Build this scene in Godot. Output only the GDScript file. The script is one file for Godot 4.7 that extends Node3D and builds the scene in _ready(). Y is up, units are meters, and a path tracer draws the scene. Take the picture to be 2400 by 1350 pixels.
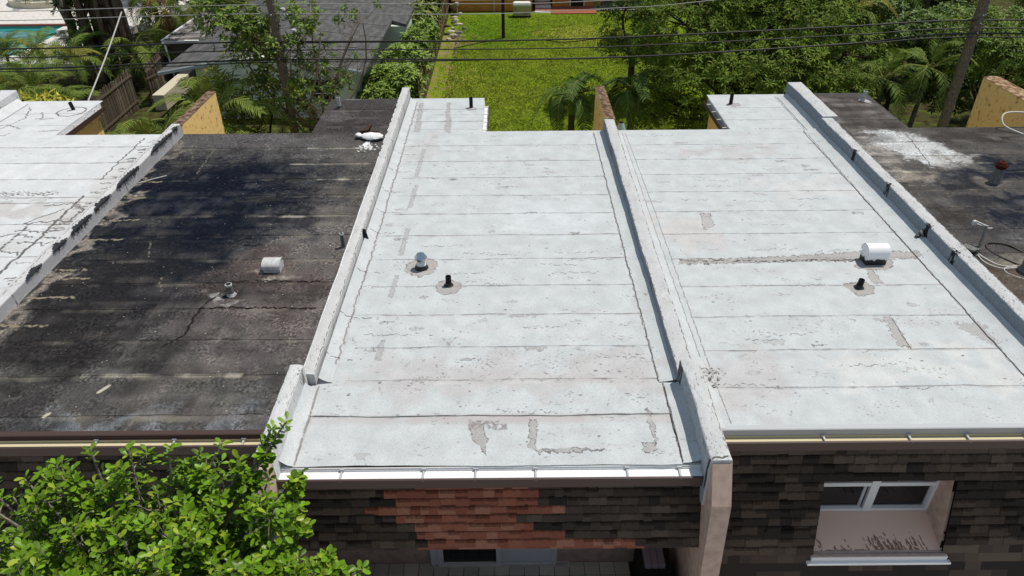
extends Node3D
# A row of flat-roofed townhouses seen from above, with gardens behind. y is up, metres, the roofs lie at y = 6.

var counts := {}
var mats := {}
var rng := RandomNumberGenerator.new()
var wob := FastNoiseLite.new()


# ---------------------------------------------------------------- mesh builder
class MB:
	var v := PackedVector3Array()
	var n := PackedVector3Array()
	var uv := PackedVector2Array()
	var c := PackedColorArray()
	var ix := PackedInt32Array()
	var col := Color(1, 1, 1)
	var xf := Transform3D.IDENTITY

	func vert(p: Vector3, nn: Vector3, t := Vector2.ZERO) -> int:
		v.append(xf * p)
		n.append((xf.basis * nn).normalized())
		uv.append(t)
		c.append(col)
		return v.size() - 1

	# corners run counter-clockwise seen from outside
	func quad(a: Vector3, b: Vector3, cc: Vector3, d: Vector3, ta := Vector2(0, 0), tb := Vector2(1, 0), tc := Vector2(1, 1), td := Vector2(0, 1)):
		var nn := (b - a).cross(cc - a)
		if nn.length_squared() < 1e-14:
			nn = (cc - a).cross(d - a)
		nn = nn.normalized()
		var i := vert(a, nn, ta)
		vert(b, nn, tb)
		vert(cc, nn, tc)
		vert(d, nn, td)
		ix.append_array(PackedInt32Array([i, i + 2, i + 1, i, i + 3, i + 2]))

	func tri(a: Vector3, b: Vector3, cc: Vector3):
		var nn := (b - a).cross(cc - a).normalized()
		var i := vert(a, nn)
		vert(b, nn, Vector2(1, 0))
		vert(cc, nn, Vector2(0.5, 1))
		ix.append_array(PackedInt32Array([i, i + 2, i + 1]))

	func box(lo: Vector3, hi: Vector3):
		var p := []
		for k in 8:
			p.append(Vector3(hi.x if k & 1 else lo.x, hi.y if k & 2 else lo.y, hi.z if k & 4 else lo.z))
		quad(p[4], p[5], p[7], p[6])
		quad(p[1], p[0], p[2], p[3])
		quad(p[5], p[1], p[3], p[7])
		quad(p[0], p[4], p[6], p[2])
		quad(p[6], p[7], p[3], p[2])
		quad(p[0], p[1], p[5], p[4])

	# box with its top and upright edges cut at 45 degrees
	func bevel_box(lo: Vector3, hi: Vector3, b: float):
		var l := [[lo.x, lo.z, hi.x, hi.z, 0.0, lo.y], [lo.x, lo.z, hi.x, hi.z, 0.0, hi.y - b], [lo.x, lo.z, hi.x, hi.z, b, hi.y]]
		var rings := []
		for q in l:
			var s: float = q[4]
			var y: float = q[5]
			rings.append([Vector3(q[0] + s + b, y, q[3] - s), Vector3(q[2] - s - b, y, q[3] - s), Vector3(q[2] - s, y, q[3] - s - b), Vector3(q[2] - s, y, q[1] + s + b), Vector3(q[2] - s - b, y, q[1] + s), Vector3(q[0] + s + b, y, q[1] + s), Vector3(q[0] + s, y, q[1] + s + b), Vector3(q[0] + s, y, q[3] - s - b)])
		for k in 2:
			for j in 8:
				quad(rings[k][j], rings[k][(j + 1) % 8], rings[k + 1][(j + 1) % 8], rings[k + 1][j])
		fan(rings[2])
		var r0: Array = rings[0].duplicate()
		r0.reverse()
		fan(r0)

	func fan(pts: Array):
		var nn := Vector3.ZERO
		for k in range(1, pts.size() - 1):
			nn += (pts[k] - pts[0]).cross(pts[k + 1] - pts[0])
		nn = nn.normalized()
		var i := v.size()
		for p in pts:
			vert(p, nn, Vector2(p.x, p.z))
		for k in range(1, pts.size() - 1):
			ix.append_array(PackedInt32Array([i, i + k + 1, i + k]))

	# flat polygon in (a, b), extruded from d0 to d1; to3 turns (a, b, d) into a point
	func prism(poly: PackedVector2Array, to3: Callable, d0: float, d1: float):
		if Geometry2D.is_polygon_clockwise(poly):
			poly.reverse()
		var t := Geometry2D.triangulate_polygon(poly)
		for side in 2:
			var d := d1 if side else d0
			for k in range(0, t.size(), 3):
				var a: Vector3 = to3.call(poly[t[k]].x, poly[t[k]].y, d)
				var b: Vector3 = to3.call(poly[t[k + 1]].x, poly[t[k + 1]].y, d)
				var cc: Vector3 = to3.call(poly[t[k + 2]].x, poly[t[k + 2]].y, d)
				var other: Vector3 = to3.call(poly[t[k]].x, poly[t[k]].y, d0 if side else d1)
				if (b - a).cross(cc - a).dot(a - other) >= 0:
					tri(a, b, cc)
				else:
					tri(a, cc, b)
		var mid := Vector3.ZERO
		for p in poly:
			mid += to3.call(p.x, p.y, (d0 + d1) * 0.5) / poly.size()
		var turned := 0
		for k in poly.size():
			var p := poly[k]
			var q := poly[(k + 1) % poly.size()]
			var a: Vector3 = to3.call(p.x, p.y, d0)
			var b: Vector3 = to3.call(q.x, q.y, d0)
			var cc: Vector3 = to3.call(q.x, q.y, d1)
			var d: Vector3 = to3.call(p.x, p.y, d1)
			if k == 0:
				var e2 := Vector2(q.y - p.y, p.x - q.x) * 0.01 # outside of a counter-clockwise outline
				var o: Vector3 = to3.call((p.x + q.x) * 0.5 + e2.x, (p.y + q.y) * 0.5 + e2.y, d0)
				turned = 1 if (b - a).cross(cc - a).dot(o - (a + b) * 0.5) < 0 else 0
			if turned:
				quad(b, a, d, cc)
			else:
				quad(a, b, cc, d)

	func tube(pts: Array, radii: Array, sides := 6, caps := true):
		var first := v.size()
		var m := pts.size()
		var up := Vector3(0.123, 1, 0.07)
		for k in m:
			var dir: Vector3 = (pts[mini(k + 1, m - 1)] - pts[maxi(k - 1, 0)]).normalized()
			if abs(dir.dot(up.normalized())) > 0.95:
				up = Vector3(1, 0.05, 0.1)
			var e1 := dir.cross(up).normalized()
			var e2 := dir.cross(e1)
			up = -e2 if up.dot(-e2) > 0 else e2
			var r: float = radii[mini(k, radii.size() - 1)]
			for j in sides:
				var a := TAU * j / sides
				var o := e1 * cos(a) + e2 * sin(a)
				vert(pts[k] + o * r, o, Vector2(float(j) / sides, float(k) / m))
		for k in m - 1:
			for j in sides:
				var a := first + k * sides + j
				var b := first + k * sides + (j + 1) % sides
				var d := a + sides
				var e := b + sides
				ix.append_array(PackedInt32Array([a, d, b, b, d, e]))
		if caps:
			for end in 2:
				var k := 0 if end == 0 else m - 1
				var dir: Vector3 = (pts[k] - pts[1 if end == 0 else m - 2]).normalized()
				var i := vert(pts[k], dir)
				var at := first + k * sides
				for j in sides:
					vert(v[at + j], dir)
				# positions were turned already when there is an xf, so put them back as they were
				for j in sides:
					v[i + 1 + j] = v[at + j]
				for j in sides:
					if end == 0:
						ix.append_array(PackedInt32Array([i, i + 1 + j, i + 1 + (j + 1) % sides]))
					else:
						ix.append_array(PackedInt32Array([i, i + 1 + (j + 1) % sides, i + 1 + j]))

	# profile of (radius, height) from bottom to top turned round the y axis at o
	func lathe(o: Vector3, prof: Array, sides: int, flat := false, turn := 0.0):
		for k in prof.size() - 1:
			var p: Vector2 = prof[k]
			var q: Vector2 = prof[k + 1]
			var t := (q - p)
			var base := v.size()
			for j in sides:
				var a0 := TAU * j / sides + turn
				var a1 := TAU * (j + 1) / sides + turn
				var d0 := Vector3(sin(a0), 0, cos(a0))
				var d1 := Vector3(sin(a1), 0, cos(a1))
				if flat:
					quad(o + d0 * p.x + Vector3.UP * p.y, o + d1 * p.x + Vector3.UP * p.y, o + d1 * q.x + Vector3.UP * q.y, o + d0 * q.x + Vector3.UP * q.y)
				else:
					var i := v.size()
					var n0 := (d0 * t.y - Vector3.UP * t.x).normalized()
					var n1 := (d1 * t.y - Vector3.UP * t.x).normalized()
					vert(o + d0 * p.x + Vector3.UP * p.y, n0)
					vert(o + d1 * p.x + Vector3.UP * p.y, n1)
					vert(o + d1 * q.x + Vector3.UP * q.y, n1)
					vert(o + d0 * q.x + Vector3.UP * q.y, n0)
					ix.append_array(PackedInt32Array([i, i + 2, i + 1, i, i + 3, i + 2]))

	# smooth surface f(i, j) -> [point, uv] over (nu + 1) x (nv + 1) points; outside is du x dv
	func sheet(f: Callable, nu: int, nv: int):
		var first := v.size()
		var p := []
		for j in nv + 1:
			for i in nu + 1:
				p.append(f.call(i, j))
		var w := nu + 1
		for j in nv + 1:
			for i in nu + 1:
				var du: Vector3 = p[j * w + mini(i + 1, nu)][0] - p[j * w + maxi(i - 1, 0)][0]
				var dv: Vector3 = p[mini(j + 1, nv) * w + i][0] - p[maxi(j - 1, 0) * w + i][0]
				vert(p[j * w + i][0], du.cross(dv).normalized(), p[j * w + i][1])
		for j in nv:
			for i in nu:
				var a := first + j * w + i
				ix.append_array(PackedInt32Array([a, a + w + 1, a + 1, a, a + w, a + w + 1]))

	func done() -> ArrayMesh:
		var a := []
		a.resize(Mesh.ARRAY_MAX)
		a[Mesh.ARRAY_VERTEX] = v
		a[Mesh.ARRAY_NORMAL] = n
		a[Mesh.ARRAY_TEX_UV] = uv
		a[Mesh.ARRAY_COLOR] = c
		a[Mesh.ARRAY_INDEX] = ix
		var m := ArrayMesh.new()
		m.add_surface_from_arrays(Mesh.PRIMITIVE_TRIANGLES, a)
		return m


# ---------------------------------------------------------------- surfaces painted in metres: colour only
class Paint:
	var w: int
	var h: int
	var x0: float
	var z0: float
	var x1: float
	var z1: float
	var d: PackedByteArray
	var noise := FastNoiseLite.new()

	func _init(img: Image, b: Array):
		w = img.get_width()
		h = img.get_height()
		d = img.get_data()
		x0 = b[0]
		z0 = b[1]
		x1 = b[2]
		z1 = b[3]
		noise.frequency = 0.09
		noise.seed = 5

	func blend(i: int, j: int, col: Color, a: float):
		if i < 0 or j < 0 or i >= w or j >= h or a <= 0.0:
			return
		var k := (j * w + i) * 3
		d[k] = int(lerpf(d[k], col.r8, a))
		d[k + 1] = int(lerpf(d[k + 1], col.g8, a))
		d[k + 2] = int(lerpf(d[k + 2], col.b8, a))

	# a stroke through pts [x, z, x, z ...] of that width in metres; ragged 0..1 breaks it up
	func line(pts: Array, width: float, col: Color, a: float, ragged := 0.5, wander := 0.012):
		var sx := w / (x1 - x0)
		var sz := h / (z1 - z0)
		for k in range(0, pts.size() - 3, 2):
			var p := Vector2(pts[k], pts[k + 1])
			var q := Vector2(pts[k + 2], pts[k + 3])
			var step := 0.6 / maxf(sx, sz)
			var m := int(p.distance_to(q) / step) + 1
			var across := (q - p).normalized().orthogonal()
			for i in m:
				var o := p.lerp(q, float(i) / m)
				var s := o.x * 23.0 + o.y * 17.0
				o += across * wander * noise.get_noise_2d(s * 3.0, k * 7.0)
				var keep := clampf((noise.get_noise_2d(o.x * 130.0, o.y * 130.0 + 50.0) + 0.55 - ragged) * 3.0, 0.0, 1.0)
				if keep <= 0.0:
					continue
				var ww := maxf(width * (0.6 + 0.8 * absf(noise.get_noise_2d(s * 9.0, 31.0))), 0.0) * 0.5
				var rx := maxf(ww * sx, 0.5)
				var rz := maxf(ww * sz, 0.5)
				var cx := (o.x - x0) * sx
				var cz := (o.y - z0) * sz
				for j in range(int(cz - rz), int(cz + rz) + 1):
					for ii in range(int(cx - rx), int(cx + rx) + 1):
						blend(ii, j, col, a * keep * 0.6)

	# a patch with an uneven edge; rim darkens a thin line along it
	func patch(pts: Array, col: Color, a: float, rag := 0.03, rim := 0.5, grain := 0.25):
		var poly := PackedVector2Array()
		var lo := Vector2(1e9, 1e9)
		var hi := -lo
		for k in range(0, pts.size(), 2):
			var p := Vector2(pts[k], pts[k + 1])
			poly.append(p)
			lo = lo.min(p)
			hi = hi.max(p)
		var sx := w / (x1 - x0)
		var sz := h / (z1 - z0)
		lo -= Vector2(rag, rag) * 2
		hi += Vector2(rag, rag) * 2
		for j in range(maxi(int((lo.y - z0) * sz), 0), mini(int((hi.y - z0) * sz) + 1, h)):
			for i in range(maxi(int((lo.x - x0) * sx), 0), mini(int((hi.x - x0) * sx) + 1, w)):
				var p := Vector2(x0 + (i + 0.5) / sx, z0 + (j + 0.5) / sz)
				var q := p + Vector2(noise.get_noise_2d(p.x * 90.0, p.y * 90.0), noise.get_noise_2d(p.x * 90.0 + 70.0, p.y * 90.0)) * rag * 1.6
				if Geometry2D.is_point_in_polygon(q, poly):
					var g := randf_like(i, j)
					blend(i, j, col.darkened(g * grain), a)
					if rim > 0.0:
						var e := 0.014
						if not (Geometry2D.is_point_in_polygon(q + Vector2(e, 0), poly) and Geometry2D.is_point_in_polygon(q - Vector2(e, 0), poly) and Geometry2D.is_point_in_polygon(q + Vector2(0, e * 1.5), poly) and Geometry2D.is_point_in_polygon(q - Vector2(0, e * 1.5), poly)):
							if noise.get_noise_2d(p.x * 60.0, p.y * 60.0 + 9.0) > -0.2:
								blend(i, j, Color8(70, 68, 68), rim)

	# a soft streak along x at height z, broken by noise (f per metre); keep 0..1 is how much of it stays everywhere; bend shifts it
	func band(xa: float, xb: float, z: float, half: float, col: Color, a: float, f: float, keep: float, bend = null):
		var sx := w / (x1 - x0)
		var sz := h / (z1 - z0)
		for i in range(maxi(int((xa - x0) * sx), 0), mini(int((xb - x0) * sx) + 1, w)):
			var x := x0 + (i + 0.5) / sx
			var zc: float = z + (bend.call(x, z) if bend else 0.0)
			var t := clampf(keep + 1.3 * noise.get_noise_2d(x * f * 11.0, z * 170.0) + 0.25, 0.0, 1.0)
			if t <= 0.0:
				continue
			var hh := half * (0.6 + 0.6 * t)
			for j in range(int((zc - hh - z0) * sz), int((zc + hh - z0) * sz) + 2):
				var q := absf(z0 + (j + 0.5) / sz - zc) / maxf(hh, 0.5 / sz)
				if q < 1.0:
					var g := 0.55 + 0.45 * randf_like(i, j) if half > 0.02 else 1.0
					blend(i, j, col, a * t * (1.0 - q * q) * g)

	func randf_like(i: int, j: int) -> float:
		var s := (i * 374761393 + j * 668265263) & 0x7fffffff
		s = ((s ^ (s >> 13)) * 1274126177) & 0x7fffffff
		return float((s ^ (s >> 16)) & 1023) / 1023.0

	func image() -> Image:
		return Image.create_from_data(w, h, false, Image.FORMAT_RGB8, d)


# ---------------------------------------------------------------- names, labels, nodes
func numbered(parent: Node, called: String) -> String:
	var key := "%d/%s" % [parent.get_instance_id(), called]
	counts[key] = counts.get(key, -1) + 1
	return called if counts[key] == 0 else "%s_%03d" % [called, counts[key]]


func tag(o: Node, label: String, category := "", group := "", kind := "") -> Node:
	if label:
		o.set_meta("label", label)
	if category:
		o.set_meta("category", category)
	if group:
		o.set_meta("group", group)
	if kind:
		o.set_meta("kind", kind)
	return o


func thing(called: String, label: String, category: String, at := Vector3.ZERO, turn := 0.0, group := "") -> Node3D:
	var o := Node3D.new()
	o.name = numbered(self, called)
	add_child(o, true)
	o.position = at
	o.rotation.y = turn
	tag(o, label, category, group)
	return o


func obj(called: String, mesh: Mesh, m: Material, parent: Node = null, at := Transform3D.IDENTITY) -> MeshInstance3D:
	var p: Node = parent if parent else self
	var o := MeshInstance3D.new()
	o.mesh = mesh
	o.name = numbered(p, called)
	o.material_override = m
	o.transform = at
	p.add_child(o, true)
	return o


func many(called: String, mesh: Mesh, m: Material, places: Array, tints: Array, parent: Node = null) -> MultiMeshInstance3D:
	var p: Node = parent if parent else self
	var mm := MultiMesh.new()
	mm.transform_format = MultiMesh.TRANSFORM_3D
	mm.use_colors = true
	mm.mesh = mesh
	mm.instance_count = places.size()
	for k in places.size():
		mm.set_instance_transform(k, places[k])
		mm.set_instance_color(k, tints[k % tints.size()])
	var o := MultiMeshInstance3D.new()
	o.multimesh = mm
	o.material_override = m
	o.name = numbered(p, called)
	o.set_meta("kind", "stuff")
	p.add_child(o, true)
	return o


# ---------------------------------------------------------------- materials; colours are linear base colours
func mat(key: String, c: Color, rough := 0.85, opt := {}) -> StandardMaterial3D:
	if mats.has(key):
		return mats[key]
	var m := StandardMaterial3D.new()
	m.albedo_color = c.linear_to_srgb()
	m.roughness = rough
	m.metallic = opt.get("metallic", 0.0)
	m.metallic_specular = opt.get("spec", 0.5 if rough < 0.6 else 0.12)
	if opt.has("tex"):
		m.albedo_texture = opt.tex
		if opt.get("tri", 0.0) > 0.0:
			m.uv1_triplanar = true
			m.uv1_world_triplanar = opt.get("world", true)
			m.uv1_scale = Vector3.ONE * opt.tri * opt.get("squash", Vector3.ONE)
	if opt.has("vcol"):
		m.vertex_color_use_as_albedo = true
	if opt.has("back"):
		m.backlight_enabled = true
		m.backlight = Color(opt.back, opt.back, opt.back)
	m.cull_mode = BaseMaterial3D.CULL_DISABLED if opt.has("both") else BaseMaterial3D.CULL_BACK
	mats[key] = m
	return m


# seamless blotchy texture between colours given in sRGB
func noise_tex(cols: Array, freq: float, octaves: int, seed_: int, size := 256, squeeze := 1.0, grain := 0.0) -> ImageTexture:
	var f := FastNoiseLite.new()
	f.seed = seed_
	f.frequency = freq
	f.fractal_octaves = octaves
	var im := f.get_seamless_image(size, size, false, false, 0.1, true)
	var src := im.get_data()
	var out := PackedByteArray()
	out.resize(size * size * 3)
	var lut := []
	for k in 256:
		var t := clampf((k / 255.0 - 0.5) * squeeze + 0.5, 0.0, 1.0) * (cols.size() - 1)
		var i := mini(int(t), cols.size() - 2)
		lut.append(cols[i].lerp(cols[i + 1], t - i))
	var r := RandomNumberGenerator.new()
	r.seed = seed_ + 7
	for k in size * size:
		var c: Color = lut[src[k]]
		var g := 1.0 + (r.randf() - 0.5) * grain
		out[k * 3] = clampi(int(c.r * g * 255), 0, 255)
		out[k * 3 + 1] = clampi(int(c.g * g * 255), 0, 255)
		out[k * 3 + 2] = clampi(int(c.b * g * 255), 0, 255)
	var res := Image.create_from_data(size, size, false, Image.FORMAT_RGB8, out)
	res.generate_mipmaps()
	return ImageTexture.create_from_image(res)


# ---------------------------------------------------------------- roofs
# colour of a roof: blobs are [x, z, half width, half depth, colour, strength], their outlines warped by noise
func roof_paint(b: Array, w: int, h: int, base: Color, blobs: Array, grain: float, fleck: float, warp: float, seed_: int, soft := 0.6, frost := 0.0, rag := 0.0) -> Paint:
	var tw := 160
	var th := int(160 * (b[3] - b[1]) / (b[2] - b[0]))
	var tone := Image.create_empty(tw, th, false, Image.FORMAT_RGB8)
	var wn := FastNoiseLite.new()
	wn.seed = seed_
	wn.frequency = 0.55
	wn.fractal_octaves = 3
	for j in th:
		for i in tw:
			var x: float = b[0] + (i + 0.5) / tw * (b[2] - b[0])
			var z: float = b[1] + (j + 0.5) / th * (b[3] - b[1])
			var wx := x + wn.get_noise_2d(x * 2.0, z * 2.0) * warp
			var wz := z + wn.get_noise_2d(x * 2.0 + 40.0, z * 2.0) * warp
			var c := base
			for q in blobs:
				var dx: float = (wx - q[0]) / q[2]
				var dz: float = (wz - q[1]) / q[3]
				var r := dx * dx + dz * dz
				r += rag * wn.get_noise_2d(x * 11.0, z * 15.0)
				if r < 1.0:
					c = c.lerp(q[4], q[5] * (pow(minf(1.0 - r, 1.0), 1.15) if soft >= 1.0 else smoothstep(0.0, soft, 1.0 - r)))
			tone.set_pixel(i, j, c)
	tone.resize(w, h, Image.INTERPOLATE_CUBIC)
	var f := FastNoiseLite.new()
	f.seed = seed_ + 1
	f.noise_type = FastNoiseLite.TYPE_SIMPLEX
	f.frequency = 0.012
	f.fractal_octaves = 4
	var low := f.get_image(w, h, false, false, false).get_data()
	f.seed = seed_ + 2
	f.frequency = 0.11
	f.fractal_octaves = 3 if frost > 0.0 else 2
	if frost > 0.0:
		f.frequency = 0.075
	var mid := f.get_image(w, h, false, false, false).get_data()
	var d := tone.get_data()
	var r2 := RandomNumberGenerator.new()
	r2.seed = seed_
	var lut := PackedFloat32Array()
	for k in 4096:
		lut.append(1.0 + (r2.randf() + r2.randf() - 1.0) * grain)
	var s := seed_
	for k in w * h:
		s = (s * 1103515245 + 12345) & 0x7fffffff
		var g := lut[(s >> 12) & 4095] * (0.955 + low[k] * 0.00035)
		var m := mid[k]
		g *= 1.0 + frost * (m - 128) * 0.008 * clampf((low[k] - 90) * 0.02, 0.15, 1.5)
		if m > 205 and low[k] > 120:
			g *= 1.0 - fleck * (m - 205) * 0.02
		elif m < 60:
			g *= 1.0 - fleck * 0.12
		k *= 3
		d[k] = mini(int(d[k] * g), 255)
		d[k + 1] = mini(int(d[k + 1] * g), 255)
		d[k + 2] = mini(int(d[k + 2] * g), 255)
	return Paint.new(Image.create_from_data(w, h, false, Image.FORMAT_RGB8, d), b)


func seam_shift(x: float, z: float) -> float:
	return wob.get_noise_2d(x * 26.0, z * 310.0) * 0.022 + wob.get_noise_2d(x * 150.0, z * 310.0) * 0.006


# a lap between two sheets: a thin uneven bead of tar along z, and where wide > 0 bare granules beside it
func paint_seam(p: Paint, xa: float, xb: float, z: float, tar: Color, a: float, wide := 0.0, pale := Color.WHITE, ragged := 0.35):
	var pts := []
	var x := xa
	while x <= xb:
		pts.append_array([x, z + seam_shift(x, z)])
		x += 0.06
	if wide > 0.0:
		p.band(xa, xb, z + wide * 0.35, wide * 0.55, pale, 0.75, 1.6, 0.2, seam_shift)
	p.band(xa, xb, z, 0.010, tar, a * 0.8, 2.5, 0.45, seam_shift)
	p.band(xa, xb, z + 0.012, 0.03, tar, a * 0.45, 4.0, 0.1, seam_shift)


# soft streaks across a dark roof, light and dark by turns
func streaks(p: Paint, area: Array, count: int, light: Color, dark: Color, seed_: int):
	var r := RandomNumberGenerator.new()
	r.seed = seed_
	for k in count:
		var x := r.randf_range(area[0] - 1.0, area[2] - 0.8)
		var z := r.randf_range(area[1], area[3])
		p.band(maxf(x, area[0]), minf(x + r.randf_range(0.6, 3.0), area[2]), z, r.randf_range(0.05, 0.3), light if k % 2 else dark, r.randf_range(0.15, 0.5), r.randf_range(0.6, 1.6), -0.05)


func scuffs(p: Paint, area: Array, count: int, tar: Color, a: float, seed_: int):
	var r := RandomNumberGenerator.new()
	r.seed = seed_
	for k in count:
		var x := r.randf_range(area[0], area[2])
		var z := r.randf_range(area[1], area[3])
		var kind := r.randf()
		if kind < 0.45: # a small dark mark
			p.line([x, z, x + r.randf_range(-0.05, 0.05), z + r.randf_range(-0.02, 0.02)], r.randf_range(0.008, 0.03), tar, a * r.randf_range(0.5, 1.0), 0.3)
		elif kind < 0.8: # a rubbed, speckled place
			for q in r.randi_range(6, 26):
				var o := Vector2(r.randfn(0, 0.13), r.randfn(0, 0.05))
				p.line([x + o.x, z + o.y, x + o.x + r.randf_range(0.01, 0.05), z + o.y + r.randf_range(-0.01, 0.01)], 0.009, tar, a * 0.55, 0.45)
		else: # a scratch
			var ang := r.randfn(0.0, 0.6)
			var l := r.randf_range(0.1, 0.5)
			p.line([x, z, x + cos(ang) * l * 0.5, z + sin(ang) * l * 0.5 + 0.02, x + cos(ang) * l, z + sin(ang) * l], 0.008, tar, a * 0.6, 0.5, 0.05)


# wear on a white coated roof: faint roller bands, bare granules showing, short broken edges
func wear(p: Paint, area: Array, seed_: int):
	var r := RandomNumberGenerator.new()
	r.seed = seed_
	for k in 60:
		var z := r.randf_range(area[1], area[3])
		var x := r.randf_range(area[0] - 1.0, area[2] - 1.0)
		p.band(maxf(x, area[0]), minf(x + r.randf_range(0.8, 3.5), area[2]), z, r.randf_range(0.03, 0.14), [PINKISH, Color8(203, 207, 208), Color8(176, 179, 181)][k % 3], r.randf_range(0.2, 0.5), 1.2, 0.0)
	for k in 34:
		var x := r.randf_range(area[0], area[2] - 0.4)
		var z := r.randf_range(area[1], area[3])
		var w := r.randf_range(0.12, 0.5)
		var h := r.randf_range(0.04, 0.16)
		var pts := []
		for i in 9:
			var a := TAU * i / 9.0
			pts.append_array([x + w * 0.5 * cos(a) * r.randf_range(0.6, 1.0), z + h * 0.5 * sin(a) * r.randf_range(0.6, 1.0)])
		p.patch(pts, Color8(181, 178, 178), r.randf_range(0.25, 0.65), 0.05, 0.15 if k % 3 else 0.4)
	for k in 16:
		var x := r.randf_range(area[0], area[2] - 0.6)
		var z := r.randf_range(area[1], area[3])
		p.line([x, z, x + 0.3, z + r.randf_range(-0.03, 0.03), x + r.randf_range(0.5, 0.9), z + r.randf_range(-0.05, 0.05)], 0.012, TAR, 0.45, 0.35, 0.08)


func roof_mat(key: String, p: Paint, rough: float) -> StandardMaterial3D:
	var im := p.image()
	im.generate_mipmaps()
	return mat(key, Color(1, 1, 1), rough, {"tex": ImageTexture.create_from_image(im)})


# one sheet of roofing felt from za (near edge, on top of the one before it) back to zb
func felt(parent: Node, called: String, x0: float, x1: float, za: float, zb: float, b: Array, m: Material, y := 6.0, lap := 0.002, sag := 0.006):
	var mb := MB.new()
	var nu := int((x1 - x0) / 0.16) + 1
	var nv := 5
	var rear := zb - 0.10
	var f := func(i: int, j: int):
		var x := lerpf(x0, x1, float(i) / nu)
		var z := lerpf(za + seam_shift(x, za), rear, float(j) / nv)
		var rise := lap * (1.0 - 0.94 * float(j) / nv) + sag * wob.get_noise_2d(x * 55.0, z * 90.0) * sin(PI * j / nv)
		return [Vector3(x, y + rise, z), Vector2((x - b[0]) / (b[2] - b[0]), (z - b[1]) / (b[3] - b[1]))]
	mb.sheet(f, nu, nv)
	for i in nu: # the near edge
		var p: Array = f.call(i, 0)
		var q: Array = f.call(i + 1, 0)
		mb.quad(p[0] - Vector3(0, lap + 0.006, 0), q[0] - Vector3(0, lap + 0.006, 0), q[0], p[0], p[1], q[1], q[1], p[1])
	return obj(called, mb.done(), m, parent)


# a strip of felt along a wall foot, between the lines x = xa and x = xb, running from z0 back to z1; its edge at xb wanders
func flashing(parent: Node, called: String, xa: float, xb: float, ya: float, yb: float, z0: float, z1: float, b: Array, m: Material):
	var mb := MB.new()
	var n := int((z0 - z1) / 0.12)
	var s := signf(xb - xa)
	var f := func(i: int, j: int):
		var z := lerpf(z0, z1, float(i) / n)
		var t := j / 3.0
		var x := lerpf(xa, xb + s * 0.02 * wob.get_noise_2d(z * 60.0, xb * 50.0), t)
		var y := lerpf(ya, yb, t) - 0.25 * (ya - yb) * sin(PI * t) + 0.006 * wob.get_noise_2d(z * 90.0, x * 90.0) * sin(PI * t)
		return [Vector3(x, y, z), Vector2((x - b[0]) / (b[2] - b[0]), (z - b[1]) / (b[3] - b[1]))]
	if s > 0: # outside is up: du (along -z) x dv must point up
		mb.sheet(func(i, j): return f.call(n - i, j), n, 3)
	else:
		mb.sheet(f, n, 3)
	return obj(called, mb.done(), m, parent)


# ---------------------------------------------------------------- party walls between the roofs
# top follows heights [z, y, z, y ...]; tex is painted by (along, round) and covers z0 .. z1
func parapet(called: String, parent: Node, xl: float, xr: float, heights: Array, m: Material, low := 5.6, batter := 0.03):
	var mb := MB.new()
	var z0: float = heights[0]
	var z1: float = heights[heights.size() - 2]
	var n := maxi(int(absf(z0 - z1) / 0.11), 2)
	var top := func(z: float) -> float:
		for k in range(0, heights.size() - 3, 2):
			if z <= heights[k] and z >= heights[k + 2]:
				return lerpf(heights[k + 1], heights[k + 3], (heights[k] - z) / maxf(heights[k] - heights[k + 2], 1e-6))
		return heights[heights.size() - 1]
	# round: left foot, left shoulder, left top, middle, right top, right shoulder, right foot
	var across := [[-batter, 0.0], [-0.004, 0.93], [0.035, 1.0], [0.5, 1.01], [0.965, 1.0], [1.004, 0.93], [1.0 + batter, 0.0]]
	var f := func(i: int, j: int):
		var z := lerpf(z0, z1, float(i) / n)
		var yt: float = top.call(z)
		var q: Array = across[j]
		var wn := wob.get_noise_2d(z * 95.0, 300.0 + j * 37.0 + xl * 70.0)
		var big := wob.get_noise_2d(z * 24.0, 100.0 + xl * 70.0 + (50.0 if j > 3 else 0.0))
		var x := lerpf(xl, xr, q[0]) + (0.005 * wn + 0.014 * big if j != 3 else 0.0)
		var y := lerpf(5.985, yt, q[1]) + (0.005 * wn + 0.008 * big if q[1] > 0.5 else 0.0)
		if q[1] == 0.0:
			y = low
		return [Vector3(x, y, z), Vector2(float(i) / n, j / 6.0)]
	mb.sheet(func(i, j): return f.call(n - i, j), n, 6)
	for e in [0, n]:
		var ring := []
		for j in 7:
			ring.append(f.call(e, j)[0])
		if e == 0:
			ring.reverse()
		mb.fan(ring)
	return obj(called, mb.done(), m, parent)


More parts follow.
